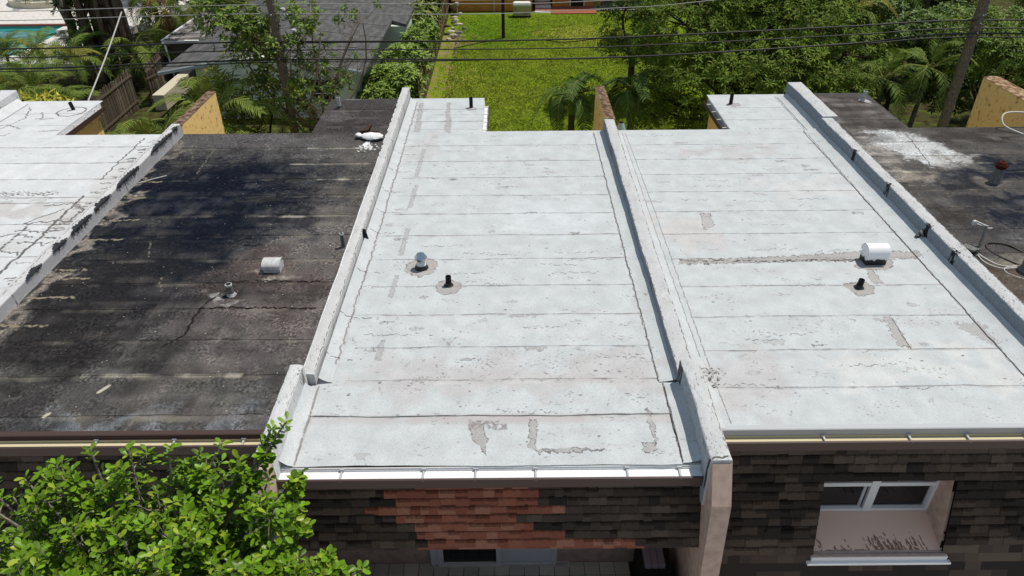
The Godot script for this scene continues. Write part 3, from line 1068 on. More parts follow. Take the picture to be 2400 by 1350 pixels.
	for x in [4.29, 5.24]:
		mb = MB.new()
		mb.box(Vector3(x, 4.36, -7.05), Vector3(x + 0.8, 4.40, -7.02))
		mb.box(Vector3(x + 0.755, 4.40, -7.05), Vector3(x + 0.795, 4.84, -7.02))
		obj("sash", mb.done(), mats.grey_metal, win)
		mb = MB.new()
		mb.box(Vector3(x, 4.36, -7.055), Vector3(x + 0.83, 4.845, -7.04))
		mb.box(Vector3(x, 4.905, -7.055), Vector3(x + 0.83, 5.23, -7.04))
		obj("pane", mb.done(), mats.glass_dark, win)


func sill_mat() -> Material:
	var im := Image.create_empty(512, 256, false, Image.FORMAT_RGB8)
	im.fill(Color(0.84, 0.60, 0.47).linear_to_srgb())
	var p := Paint.new(im, [0.0, 0.0, 1.9, 0.7])
	var r := RandomNumberGenerator.new()
	r.seed = 77
	for k in 90:
		var x := r.randf_range(0.15, 1.7)
		if k > 25:
			x = clampf(r.randfn(1.22, 0.17), 0.1, 1.75)
		var l := r.randf_range(0.04, 0.3) * (1.0 if k < 70 else 0.6)
		var lean := -0.22
		p.line([x, 0.02, x + lean * l * 0.5 + r.randfn(0, 0.01), l * 0.5, x + lean * l, l], r.randf_range(0.006, 0.022), Color8(142, 110, 98), 0.5, 0.3, 0.03)
	for k in 8:
		p.line([0.2 + k * 0.07, 0.015, 0.32 + k * 0.07, 0.02], 0.03, Color8(146, 114, 102), 0.5, 0.4)
	var im2 := p.image()
	im2.generate_mipmaps()
	return mat("sill", Color(1, 1, 1), 0.9, {"tex": ImageTexture.create_from_image(im2)})


func dark_house():
	var t := thing("townhouse", "townhouse with a black weathered felt roof between two white roofs", "townhouse")
	var b := [-8.6, -20.2, -2.9, -6.8]
	var base := Color8(74, 73, 73)
	var navy := Color8(17, 22, 34)
	var blobs := [
		[-6.9, -17.0, 3.00, 1.10, Color8(108, 106, 106), 0.8], [-4.6, -16.9, 3.00, 0.95, Color8(99, 98, 99), 0.6],
		[-4.0, -14.3, 1.37, 3.00, Color8(99, 95, 90), 0.6], [-3.6, -11.9, 1.23, 2.32, Color8(110, 106, 104), 0.8],
		[-6.9, -13.2, 2.73, 4.92, Color8(36, 37, 40), 0.9], [-6.2, -15.1, 3.14, 1.24, navy, 0.92], [-5.3, -13.75, 1.89, 0.90, navy, 0.92], [-7.3, -14.0, 2.05, 1.48, navy, 0.92],
		[-7.0, -12.6, 2.21, 1.32, navy, 0.85], [-6.3, -11.2, 1.78, 2.18, Color8(34, 35, 40), 0.85], [-7.2, -10.2, 1.92, 1.37, Color8(38, 37, 39), 0.9], [-5.8, -12.6, 0.78, 2.62, navy, 0.7], [-5.0, -12.7, 1.72, 0.66, navy, 0.6],
		[-7.4, -12.9, 0.95, 0.48, Color8(85, 82, 78), 0.55], [-5.3, -14.0, 0.95, 0.25, Color8(68, 65, 62), 0.5],
		[-4.2, -10.6, 1.78, 0.95, Color8(70, 61, 60), 0.8], [-4.2, -9.5, 2.18, 0.75, Color8(117, 108, 107), 0.85], [-4.0, -8.8, 1.92, 0.68, Color8(110, 104, 103), 0.7], [-4.5, -11.4, 1.37, 0.68, Color8(92, 82, 79), 0.8],
		[-6.8, -8.5, 1.64, 0.68, Color8(36, 35, 36), 0.9], [-7.6, -9.3, 1.64, 0.95, Color8(42, 41, 42), 0.8], [-5.2, -9.0, 0.68, 1.10, Color8(44, 43, 44), 0.8],
		[-4.7, -7.8, 3.00, 0.82, Color8(84, 83, 81), 0.7], [-5.9, -7.2, 1.23, 0.38, Color8(122, 129, 138), 0.75], [-4.3, -7.15, 1.23, 0.34, Color8(117, 123, 131), 0.7], [-6.9, -7.3, 0.82, 0.68, Color8(48, 47, 48), 0.7],
		[-8.38, -12.0, 0.22, 7.00, Color8(149, 141, 131), 0.85], [-8.2, -9.0, 0.35, 1.50, Color8(125, 119, 112), 0.7],
		[-4.85, -10.2, 0.32, 0.20, Color8(168, 168, 164), 0.95], [-4.35, -11.05, 0.42, 0.26, Color8(149, 143, 133), 0.85],
		[-4.2, -18.8, 1.64, 2.18, Color8(64, 59, 60), 0.9], [-4.7, -18.9, 0.68, 0.55, Color8(99, 95, 96), 0.7], [-3.9, -18.2, 1.23, 0.27, Color8(52, 48, 49), 0.7]]
	var p := roof_paint(b, 896, 2048, base, blobs, 0.5, 0.2, 0.7, 23, 1.0, 0.3, 0.5)
	streaks(p, [-8.2, -17.4, -3.2, -7.1], 170, Color8(128, 125, 122), Color8(34, 34, 36), 81)
	streaks(p, [-6.0, -11.0, -3.2, -7.1], 110, Color8(136, 130, 128), Color8(44, 42, 42), 84)
	streaks(p, [-5.6, -17.5, -3.2, -12.5], 90, Color8(126, 122, 117), Color8(48, 46, 45), 85)
	var seams := [-7.36, -8.21, -9.06, -9.92, -10.70, -11.50, -12.40, -13.26, -14.13, -14.97, -15.81, -16.76]
	var cream := Color8(142, 137, 122)
	for z in seams:
		p.band(-8.3, -3.1, z + 0.05, 0.09, cream, 0.75, 1.1, -0.1, seam_shift)
		p.band(-8.3, -3.1, z - 0.12, 0.16, Color8(98, 94, 90), 0.6, 0.9, -0.05, seam_shift)
		p.band(-8.3, -3.1, z + 0.3, 0.2, Color8(40, 39, 40), 0.45, 0.8, -0.1, seam_shift)
		paint_seam(p, -8.3, -3.1, z, Color8(34, 33, 33), 0.6, 0.0, cream, 0.3)
	for q in [[-6.4, -8.23, -4.0, -8.21, 0.06], [-5.0, -16.74, -3.4, -16.75, 0.05], [-5.2, -15.8, -3.3, -15.8, 0.05], [-4.6, -14.95, -3.4, -14.96, 0.06], [-5.2, -13.2, -3.5, -13.24, 0.06]]:
		p.band(q[0], q[2], q[1] + 0.03, q[4], Color8(186, 181, 164), 0.9, 1.6, 0.35, seam_shift)
	for z in [-18.1, -18.75, -19.3]:
		p.band(-5.1, -3.1, z, 0.08, Color8(112, 108, 108), 0.8, 1.4, 0.25)
	for q in [[-5.98, -7.84, -5.88, -8.0], [-6.5, -7.35, -6.45, -7.42]]:
		p.line([q[0], q[1], q[2], q[3]], 0.05, Color8(176, 172, 156), 0.9, 0.2, 0.0)
	for q in [[-7.9, -16.7, -7.6, -16.1], [-7.3, -16.7, -7.2, -15.2], [-6.3, -10.9, -6.1, -10.4], [-5.2, -7.35, -5.3, -6.95], [-7.0, -12.2, -6.8, -11.6]]:
		p.line([q[0], q[1], q[2], q[3]], 0.03, Color8(112, 108, 100), 0.6, 0.4, 0.06)
	for q in [[-5.25, -9.9, -4.9, -9.94, -3.3, -9.88], [-5.25, -9.9, -5.25, -9.2, -5.5, -8.9], [-4.9, -10.6, -5.2, -10.1, -5.25, -9.9], [-5.0, -10.75, -3.4, -10.72]]:
		p.line(q, 0.035, Color8(36, 32, 31), 0.85, 0.3, 0.06)
	for k in 60: # spilled white powder from the bag
		var o := Vector2(rng.randfn(0, 0.13), rng.randfn(0, 0.09))
		p.line([-3.55 + o.x, -16.72 + o.y, -3.52 + o.x, -16.70 + o.y], 0.04, Color8(226, 228, 230), 0.35, 0.2, 0.0)
	for k in 90:
		var o := Vector2(rng.randfn(0, 0.05), rng.randfn(0, 0.1))
		p.line([-3.6 + o.x, -16.95 + o.y, -3.58 + o.x, -16.93 + o.y], 0.03, Color8(226, 228, 230), 0.6, 0.1, 0.0)
	for k in 230: # leaf crumbs and chips of stone
		var x := rng.randf_range(-8.2, -3.2)
		var z := rng.randf_range(-16.5, -7.2)
		p.line([x, z, x + 0.008, z], 0.008, Color8(150, 146, 138) if rng.randf() < 0.7 else Color8(226, 226, 222), 0.9, 0.0, 0.0)
	for z in [-9.5, -10.3, -10.9, -11.2, -12.3, -13.1, -14.1, -14.9]: # dust washed out from the wall
		p.line([-8.35, z, -8.1, z + 0.03, -7.7 + 0.2 * sin(z * 9.0), z + 0.02], 0.05, Color8(132, 124, 106), 0.7, 0.4, 0.06)
	var m := roof_mat("dark_roof", p, 0.92)
	shell(t, -8.37, -3.05, -7.15)
	var roof := deck(t, -8.42, -3.05, -6.98, -17.6)
	var z := -6.99
	for s in seams + [-17.62]:
		felt(roof, "roof_sheet", -8.42, -3.04, z, s, b, m, 5.998, 0.004, 0.007)
		z = s
	annex(t, roof, -5.13, -3.06, -20.1, b, m, [-18.1, -18.75, -19.4])
	front_gutter(t, -8.3, -3.15, -6.965, 5.925, mats.cream_metal, mat("rusty_drip", Color(0.075, 0.052, 0.047), 0.8), [-5.60, -4.55, -3.62], 0.105, 0.125)
	var man := mansard_board(t, -8.4, -3.1, -6.885, 5.84, -6.45, 4.20)
	shingles(man, -8.4, -3.1, -6.87, 5.83, -6.435, 4.20, 0.142, [0.13, 0.16, 0.19, 0.23], func(x, row, _last, q): return brown(q, 0.3, x, row), 44)
	var mb := MB.new()
	mb.box(Vector3(-8.4, 3.1, -7.1), Vector3(-3.1, 4.17, -6.46))
	obj("lower_wall", mb.done(), mats.pink_stucco, t)


func far_left_house():
	var t := thing("townhouse", "townhouse with a cracked white painted roof beside the stained parapet", "townhouse")
	var b := [-14.2, -20.3, -8.5, -6.8]
	var p := roof_paint(b, 704, 1664, Color8(200, 203, 206), [[-10.6, -13.6, 1.4, 0.35, Color8(182, 181, 180), 0.7], [-9.0, -13.2, 0.4, 0.5, Color8(178, 176, 174), 0.7], [-9.1, -14.5, 0.5, 2.4, Color8(190, 190, 190), 0.6], [-11.8, -15.6, 1.6, 0.5, Color8(206, 209, 212), 0.7], [-10.2, -12.0, 1.0, 0.4, Color8(186, 186, 186), 0.6]], 0.07, 0.2, 0.6, 24)
	var ink := Color8(104, 102, 102)
	var seams := [-11.66, -12.92, -13.88, -14.14, -15.05, -15.95, -16.91]
	for z in seams:
		paint_seam(p, -14.1, -8.8, z, ink, 0.85, 0.05 if z < -13.0 and z > -14.2 else 0.0, Color8(176, 174, 172), 0.3)
	p.line([-9.34, -17.5, -9.3, -15.0], 0.03, ink, 0.7, 0.12, 0.07)
	p.line([-9.29, -14.2, -9.26, -12.3, -9.30, -10.5], 0.05, ink, 0.75, 0.1, 0.06)
	p.line([-9.75, -13.0, -9.8, -10.5], 0.05, ink, 0.8, 0.4, 0.06)
	for k in 70:
		var z := rng.randf_range(-17.4, -10.5)
		var x := rng.randf_range(-9.3, -8.75)
		p.line([x, z, x + 0.16, z + rng.randf_range(-0.02, 0.03), x + rng.randf_range(0.2, 0.4), z], rng.randf_range(0.012, 0.045), ink if k % 2 else Color8(128, 126, 124), 0.7, 0.12, 0.07)
	for k in 120:
		var x := rng.randf_range(-11.2, -9.9)
		var z := -14.32 + rng.randfn(0, 0.06)
		p.line([x, z, x + 0.06, z + 0.01], 0.016, Color8(96, 94, 92), 0.7, 0.35)
	for q in [[-9.9, -13.7, -9.3, -13.85, -8.95, -13.55, -9.0, -13.1, -9.5, -13.0, -9.9, -12.95, -9.7, -13.3, -9.4, -13.6], [-9.9, -12.7, -9.2, -12.6, -8.9, -12.75], [-9.6, -12.2, -9.0, -12.1, -8.8, -12.3], [-10.3, -12.4, -9.8, -12.55, -9.4, -12.4], [-10.1, -11.9, -9.3, -11.75]]:
		p.line(q, 0.03, ink, 0.7, 0.12, 0.1)
	var ring := []
	for k in 25:
		ring.append_array([-12.18 + 0.36 * cos(TAU * k / 24), -19.45 + 0.36 * sin(TAU * k / 24)])
	p.line(ring, 0.035, ink, 0.8, 0.0, 0.06)
	for q in [[-14.0, -18.3, -13.4, -18.45, -12.9, -18.2], [-13.5, -19.8, -13.2, -18.9, -13.6, -17.8], [-12.9, -18.9, -12.4, -18.95], [-12.3, -18.0, -11.8, -18.05], [-13.6, -17.75, -13.1, -17.7, -13.0, -17.9], [-13.0, -19.4, -12.7, -18.9]]:
		p.line(q, 0.025, ink, 0.7, 0.1, 0.08)
	scuffs(p, [-14.0, -17.4, -8.9, -10.0], 60, Color8(92, 90, 90), 0.65, 37)
	var m := roof_mat("far_left_roof", p, 0.85)
	shell(t, -14.0, -8.62, -7.15)
	var roof := deck(t, -14.0, -8.6, -6.98, -17.6)
	var z := -6.99
	for s in [-8.2, -9.4, -10.6] + seams + [-17.62]:
		felt(roof, "roof_sheet", -14.0, -8.6, z, s, b, m, 5.998, 0.005, 0.007)
		z = s
	annex(t, roof, -14.0, -11.72, -20.15, b, m, [-18.4, -19.3])
	side_gutter(t, -11.715, 1.0, -17.64, -20.1, mats.white_metal)
	flashing(roof, "flashing", -13.98, -13.72, 6.16, 6.014, -17.0, -20.1, b, m)
	front_gutter(t, -13.9, -8.7, -6.965, 5.90, mats.cream_metal, mats.white_metal, [-12.0, -10.0], 0.105, 0.125)


func far_right_house():
	var t := thing("townhouse", "townhouse with a patchy black and white roof at the right edge", "townhouse")
	var b := [8.1, -20.4, 13.5, -6.8]
	var base := Color8(80, 78, 77)
	var navy := Color8(24, 29, 42)
	var white := Color8(190, 193, 196)
	var blobs := [
		[9.6, -17.55, 1.6, 0.3, Color8(92, 90, 88), 0.8], [11.8, -17.2, 1.6, 0.6, Color8(58, 54, 52), 0.8], [11.9, -16.1, 1.4, 0.25, Color8(86, 82, 78), 0.7],
		[8.85, -16.2, 0.5, 1.6, Color8(150, 146, 140), 0.9], [9.1, -14.8, 0.8, 0.4, Color8(146, 139, 128), 0.85], [9.75, -16.7, 0.95, 1.0, white, 1.0], [9.75, -16.6, 0.8, 0.85, white, 1.0], [9.95, -15.9, 0.7, 0.75, white, 1.0], [9.95, -15.9, 0.55, 0.6, white, 1.0], [9.5, -17.2, 0.7, 0.35, white, 0.9], [10.75, -15.75, 0.85, 0.2, Color8(176, 176, 174), 0.95],
		[11.5, -15.2, 0.9, 0.8, navy, 0.95], [10.5, -14.9, 1.0, 0.4, navy, 0.8], [9.8, -14.5, 0.7, 0.3, Color8(36, 38, 44), 0.8], [10.5, -13.6, 0.8, 0.4, navy, 0.9], [9.7, -13.4, 0.7, 0.5, Color8(44, 45, 50), 0.8], [10.2, -12.8, 0.6, 0.35, navy, 0.85], [11.3, -13.2, 0.8, 1.0, navy, 0.9],
		[10.6, -14.35, 0.45, 0.3, Color8(124, 120, 114), 0.8], [8.9, -12.9, 0.5, 0.7, Color8(52, 48, 45), 0.8], [9.8, -12.1, 0.4, 0.25, Color8(120, 122, 126), 0.7], [9.3, -12.3, 0.6, 0.6, Color8(60, 60, 62), 0.8],
		[9.15, -11.1, 0.5, 0.5, Color8(142, 136, 122), 0.7], [8.6, -10.7, 0.5, 0.8, Color8(70, 60, 52), 0.8], [8.7, -10.0, 0.6, 0.8, Color8(104, 96, 86), 0.7], [8.5, -9.0, 0.5, 0.8, Color8(92, 84, 76), 0.8],
		[9.3, -19.2, 1.1, 1.4, Color8(74, 68, 66), 0.9], [9.2, -19.6, 0.8, 0.5, Color8(108, 103, 101), 0.75], [9.7, -19.7, 0.4, 0.35, Color8(62, 54, 53), 0.8], [9.92, -19.7, 0.22, 0.14, Color8(184, 186, 188), 1.0]]
	var p := roof_paint(b, 768, 1792, base, blobs, 0.42, 0.2, 0.5, 25, 1.0, 0.14, 0.4)
	streaks(p, [8.4, -17.4, 13.0, -8.0], 260, Color8(150, 146, 141), Color8(34, 34, 38), 82)
	streaks(p, [8.4, -20.1, 10.2, -17.6], 90, Color8(140, 136, 133), Color8(44, 40, 40), 83)
	for z in [-11.5, -12.4, -13.3, -14.15, -15.05, -15.95, -16.8]:
		paint_seam(p, 8.4, 13.3, z, Color8(36, 35, 35), 0.6, 0.06 if z < -13.5 else 0.0, Color8(128, 122, 110), 0.35)
	for q in [[8.7, -14.35, 9.4, -14.4], [8.9, -15.05, 9.5, -15.0], [10.3, -15.5, 11.2, -15.6]]:
		p.band(q[0], q[2], q[1], 0.06, Color8(196, 190, 172), 0.9, 1.4, 0.4)
	for k in 9:
		var z := -17.1 + k * 0.25
		p.band(8.4, 9.25, z, 0.09, Color8(92, 88, 84) if k % 2 else Color8(174, 170, 164), 0.75, 1.2, 0.3)
	for z in [-18.3, -18.9, -19.45]:
		p.band(8.4, 10.2, z, 0.16, Color8(132, 128, 126), 0.85, 1.4, 0.2)
		p.band(8.4, 10.2, z + 0.3, 0.14, Color8(48, 44, 43), 0.6, 1.2, 0.0)
	p.line([10.0, -17.3, 9.7, -15.4, 9.9, -14.0], 0.02, Color8(70, 66, 64), 0.7, 0.3, 0.04)
	p.patch([9.25, -12.62, 9.36, -12.66, 9.37, -12.56, 9.30, -12.53], Color8(232, 234, 236), 1.0, 0.01, 0.0)
	scuffs(p, [8.4, -17.3, 11.6, -8.0], 120, Color8(30, 28, 28), 0.6, 38)
	var m := roof_mat("far_right_roof", p, 0.85)
	shell(t, 8.2, 13.4, -7.25)
	var roof := deck(t, 8.18, 13.4, -6.98, -17.6)
	var z := -6.99
	for s in [-7.9, -8.8, -9.7, -10.6, -11.5, -12.4, -13.3, -14.15, -15.05, -15.95, -16.8, -17.62]:
		felt(roof, "roof_sheet", 8.18, 13.4, z, s, b, m, 5.998, 0.004, 0.007)
		z = s
	annex(t, roof, 8.25, 10.26, -20.25, b, m, [-18.3, -19.0, -19.6])
	front_gutter(t, 8.3, 13.3, -6.965, 5.90, mats.cream_metal, mats.grey_metal, [9.5, 11.0, 12.5], 0.105, 0.125)
	var man := mansard_board(t, 8.2, 13.4, -6.885, 5.84, -6.45, 4.20)
	man.name = "mansard"


# ---------------------------------------------------------------- party walls
func wall_paint(key: String, length: float, base: Color, edits: Callable, w := 1024, grain := 0.12) -> StandardMaterial3D:
	var p := roof_paint([0.0, 0.0, length, 1.2], w, 192, base, [], grain, 0.35, 0.3, key.hash() % 1000)
	edits.call(p)
	return roof_mat(key, p, 0.92)


func build_party_walls():
	var top := Color8(188, 190, 192)
	# between the black roof and the white middle roof
	var t := thing("party_wall", "white coated parapet wall between the black roof and the middle white roof", "wall")
	var m := wall_paint("wall_a", 12.1, Color8(192, 193, 194), func(p: Paint):
		p.line([0, 0.79, 4, 0.80, 8, 0.79, 12.1, 0.80], 0.02, TAR, 0.8, 0.3, 0.05)
		p.line([0, 0.40, 4, 0.43, 8, 0.40, 12.1, 0.42], 0.03, Color8(232, 235, 238), 0.9, 0.15, 0.03)
		p.patch([0, 0.15, 7.3, 0.15, 7.3, 0.42, 0, 0.42], Color8(236, 239, 242), 0.9, 0.02, 0.0)
		for k in 40:
			var u := 7.4 + k * 0.09
			p.line([u, 0.2, u + 0.1, 0.38 + 0.04 * sin(k * 1.7)], 0.09, Color8(34, 32, 32), 0.8, 0.35, 0.05)
		for k in 14:
			var u := 0.6 + k * 0.85 + 0.2 * sin(k * 5.0)
			p.line([u, 0.8, u + 0.05, 1.0, u, 1.18], 0.03, Color8(120, 118, 118), 0.7, 0.4, 0.06)
		scuffs(p, [0.2, 0.45, 12.0, 1.1], 70, Color8(120, 118, 118), 0.6, 51), 1536)
	parapet("wall_top", t, -3.05, -2.85, [-7.95, 6.22, -10.5, 6.24, -14.0, 6.28, -17.6, 6.34, -20.1, 6.38], m)
	var m2 := wall_paint("wall_a_front", 1.7, Color8(198, 201, 202), func(p: Paint):
		p.line([0, 0.78, 1.7, 0.80], 0.012, Color8(120, 118, 118), 0.7, 0.3, 0.03)
		p.line([0, 0.40, 1.7, 0.40], 0.012, TAR, 0.8, 0.3, 0.05)
		for k in 30:
			p.line([0.02 + 0.004 * k, 0.45 + 0.012 * k, 0.06 + 0.004 * k, 0.46 + 0.012 * k], 0.03, Color8(48, 46, 46), 0.8, 0.45, 0.05)
		for k in 9:
			p.line([1.45 + k * 0.02, 0.75, 1.5 + k * 0.02, 1.15], 0.012, TAR, 0.6, 0.4, 0.08)
		scuffs(p, [0.1, 0.1, 1.6, 1.1], 30, Color8(120, 118, 118), 0.6, 52), 320)
	parapet("wall_top", t, -3.17, -2.97, [-6.2, 6.40, -7.1, 6.41, -7.93, 6.41], m2, 5.6, 0.1)
	var mb := MB.new()
	mb.box(Vector3(-3.02, 0, -19.9), Vector3(-2.87, 5.9, -7.05))
	obj("wall_body", mb.done(), mats.pink_stucco, t)
	mb = MB.new()
	mb.prism(PackedVector2Array([Vector2(-7.2, 0), Vector2(-7.2, 5.92), Vector2(-6.2, 5.92), Vector2(-6.2, 6.3), Vector2(-6.09, 6.3), Vector2(-5.84, 5.86), Vector2(-5.72, 4.7), Vector2(-5.72, 0)]), func(a, y, d): return Vector3(d, y, a), -3.19, -2.97)
	obj("front_fin", mb.done(), mats.pink_stucco, t)
	var tarm: Material = mats.black_tar
	# between the two white roofs
	t = thing("party_wall", "low white parapet wall between the two white roofs with a pink fin at its front end", "wall")
	m = wall_paint("wall_b", 9.7, top, func(p: Paint):
		p.line([0, 0.79, 4, 0.80, 9.7, 0.79], 0.02, Color8(110, 106, 104), 0.8, 0.3, 0.05)
		p.line([0, 0.40, 9.7, 0.40], 0.014, Color8(96, 94, 94), 0.8, 0.3, 0.05)
		p.patch([0, 0.0, 9.7, 0.0, 9.7, 0.38, 0, 0.38], Color8(138, 150, 160), 0.95, 0.02, 0.0)  # left face: its shade put into the colour as blue-grey
		for u in [2.3, 5.6, 6.9, 8.0]:
			for k in 8:
				p.line([u + k * 0.03, 0.05, u + k * 0.03 + 0.02, 0.36], 0.03, Color8(110, 110, 112), 0.6, 0.5, 0.05)
		scuffs(p, [0.2, 0.4, 9.6, 0.8], 60, Color8(140, 136, 134), 0.6, 53), 1280)
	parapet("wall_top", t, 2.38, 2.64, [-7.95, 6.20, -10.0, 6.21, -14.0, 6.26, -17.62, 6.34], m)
	m2 = wall_paint("wall_b_front", 1.9, top, func(p: Paint):
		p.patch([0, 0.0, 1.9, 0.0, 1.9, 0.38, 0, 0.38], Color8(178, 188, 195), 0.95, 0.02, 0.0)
		p.line([0, 0.40, 1.9, 0.40], 0.014, Color8(120, 116, 116), 0.8, 0.3, 0.05)
		p.line([0, 0.79, 1.9, 0.79], 0.014, Color8(120, 110, 100), 0.8, 0.3, 0.05)
		p.line([0.04, 0.42, 0.05, 0.76], 0.03, Color8(96, 94, 92), 0.7, 0.4, 0.04)
		for k in 10:
			p.line([1.7 + k * 0.02, 0.05, 1.72 + k * 0.02, 0.36], 0.03, Color8(70, 70, 72), 0.6, 0.4, 0.05)
			p.line([0.02 + k * 0.008, 0.08, 0.03, 0.36], 0.02, Color8(60, 60, 62), 0.5, 0.4, 0.05)
		scuffs(p, [0.1, 0.1, 1.8, 0.8], 40, Color8(120, 118, 118), 0.6, 54), 352)
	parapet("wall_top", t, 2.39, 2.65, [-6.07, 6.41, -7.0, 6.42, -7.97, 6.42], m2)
	mb = MB.new()
	mb.box(Vector3(2.40, 0, -17.5), Vector3(2.62, 5.9, -7.2))
	obj("wall_body", mb.done(), mats.pink_stucco, t)
	mb = MB.new()
	mb.prism(PackedVector2Array([Vector2(-7.2, 0), Vector2(-7.2, 5.92), Vector2(-6.12, 5.92), Vector2(-6.12, 6.36), Vector2(-6.055, 6.36), Vector2(-5.81, 5.88), Vector2(-5.69, 4.7), Vector2(-5.69, 0)]), func(a, y, d): return Vector3(d, y, a), 2.405, 2.645)
	obj("front_fin", mb.done(), mats.pink_stucco, t)
	# right of the right-hand white roof
	t = thing("party_wall", "tall white parapet wall daubed with black tar beside the patchy right-hand roof", "wall")
	m = wall_paint("wall_c", 13.2, top, func(p: Paint):
		p.patch([0, 0.0, 13.2, 0.0, 13.2, 0.38, 0, 0.38], Color8(140, 152, 162), 0.97, 0.015, 0.0)  # shade of the left face painted in, blue-grey along its length
		p.line([0, 0.40, 13.2, 0.40], 0.02, Color8(120, 118, 118), 0.7, 0.3, 0.06)
		p.line([0, 0.80, 13.2, 0.80], 0.05, Color8(120, 118, 116), 0.7, 0.4, 0.06)
		scuffs(p, [0.1, 0.42, 13.1, 0.85], 220, Color8(110, 108, 107), 0.65, 55)
		for u in [2.05, 4.95, 6.15, 8.35, 10.55]:
			p.patch([u - 0.03, 0.03, u + 0.05, 0.02, u + 0.13, 0.30, u + 0.16, 0.42, u + 0.03, 0.52, u - 0.12, 0.40, u - 0.08, 0.26], Color8(44, 44, 47), 0.9, 0.09, 0.0), 1536)
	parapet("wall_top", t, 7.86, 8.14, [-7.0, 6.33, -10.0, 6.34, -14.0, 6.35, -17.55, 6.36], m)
	m2 = wall_paint("wall_c_rear", 2.8, top, func(p: Paint):
		p.patch([0, 0.0, 2.8, 0.0, 2.8, 0.38, 0, 0.38], Color8(140, 152, 162), 0.97, 0.015, 0.0)  # the same painted shade on the rear stretch of the left face
		scuffs(p, [0.1, 0.42, 2.7, 0.85], 60, Color8(120, 118, 116), 0.6, 56), 448)
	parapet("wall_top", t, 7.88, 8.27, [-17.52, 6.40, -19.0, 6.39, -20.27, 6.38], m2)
	mb = MB.new()
	mb.box(Vector3(7.88, 0, -20.1), Vector3(8.13, 5.9, -6.6))
	obj("wall_body", mb.done(), mats.pink_stucco, t)
	# left: stained parapet between the far white roof and the black roof
	t = thing("party_wall", "white parapet wall with black tar dripping down it beside the black roof", "wall")
	m = wall_paint("wall_l", 10.7, Color8(196, 196, 198), func(p: Paint):
		p.patch([0, 0.79, 10.7, 0.79, 10.7, 1.2, 0, 1.2], Color8(198, 199, 203), 0.9, 0.0, 0.0)
		p.line([0, 1.0, 5, 0.98, 10.7, 1.0], 0.12, Color8(170, 170, 174), 0.4, 0.4, 0.05)
		p.line([0, 0.5, 5, 0.52, 10.7, 0.5], 0.02, Color8(110, 108, 108), 0.6, 0.4, 0.06)
		for k in 26:
			var u := rng.randf_range(0.2, 10.5)
			p.line([u, 0.82, u + 0.01, 0.9 + rng.randf() * 0.22], 0.025, Color8(100, 98, 98), 0.6, 0.35, 0.03)
		scuffs(p, [0.1, 0.4, 10.6, 0.8], 60, Color8(120, 118, 118), 0.6, 57), 1280)
	parapet("wall_top", t, -8.62, -8.40, [-7.0, 6.20, -10.0, 6.22, -14.0, 6.27, -17.62, 6.31], m, 5.6, 0.12)
	for q in [[-9.0, 0.7, 0.16], [-10.6, 0.5, 0.05], [-11.5, 0.5, 0.10], [-12.15, 0.8, 0.17], [-13.1, 0.7, 0.15], [-14.1, 1.1, 0.17], [-15.9, 1.3, 0.18], [-17.25, 0.3, 0.2]]:
		tar(t, -8.40, 1.0, q[0] + 0.1, q[1], 6.21 + 0.0125 * (-q[0] - 8.0), q[2], tarm, int(absf(q[0]) * 10), 0.12)
	mb = MB.new()
	mb.box(Vector3(-8.58, 0, -17.5), Vector3(-8.44, 5.9, -6.6))
	obj("wall_body", mb.done(), mats.pink_stucco, t)
	# far left
	t = thing("party_wall", "short white parapet wall at the left edge with a rounded felt upturn", "wall")
	m = wall_paint("wall_ll", 3.0, Color8(198, 200, 203), func(p: Paint):
		scuffs(p, [0.1, 0.1, 2.9, 1.1], 30, Color8(120, 118, 118), 0.6, 58), 448)
	parapet("wall_top", t, -14.45, -14.0, [-17.0, 6.26, -18.5, 6.32, -20.2, 6.37], m)
	mb = MB.new()
	mb.box(Vector3(-14.4, 0, -20.1), Vector3(-14.05, 5.9, -6.6))
	obj("wall_body", mb.done(), mats.pink_stucco, t)
	# yellow walls behind the roofs
	for q in [[-8.64, -8.40, "yellow stucco privacy wall with a mouldy cap behind the black roof", 6.27], [2.43, 2.66, "thin yellow stucco privacy wall rising beside the lawn palm", 6.33], [13.40, 13.85, "clean topped yellow stucco privacy wall at the right edge under the wooden pole", 6.5]]:
		t = thing("privacy_wall", q[2], "wall", Vector3.ZERO, 0.0, "yellow walls between the back gardens")
		mb = MB.new()
		mb.box(Vector3(q[0], 0, -20.25), Vector3(q[1], q[3] - 0.02, -17.66))
		obj("wall_body", mb.done(), mats.yellow_stucco, t)
		mb = MB.new()
		var cap_y: float = q[3]
		mb.sheet(func(i, j): return [Vector3(lerpf(q[0] - 0.012, q[1] + 0.012, j / 3.0), cap_y + 0.012 * wob.get_noise_2d(i * 20.0, j * 31.0) + (0.012 if j in [1, 2] else -0.004), lerpf(-20.26, -17.66, i / 24.0)), Vector2(i / 6.0, j / 6.0)], 24, 3)
		obj("wall_cap", mb.done(), mat("mouldy_cap" if q[0] < 10.0 else "pale_cap", Color(0.30, 0.24, 0.20) if q[0] < 10.0 else Color(0.50, 0.40, 0.30), 0.95, {"tex": noise_tex([Color(0.45, 0.38, 0.34), Color(0.75, 0.68, 0.62), Color(1, 0.98, 0.95)], 0.03, 5, 14, 256, 1.4, 0.15), "tri": 0.6}), t)


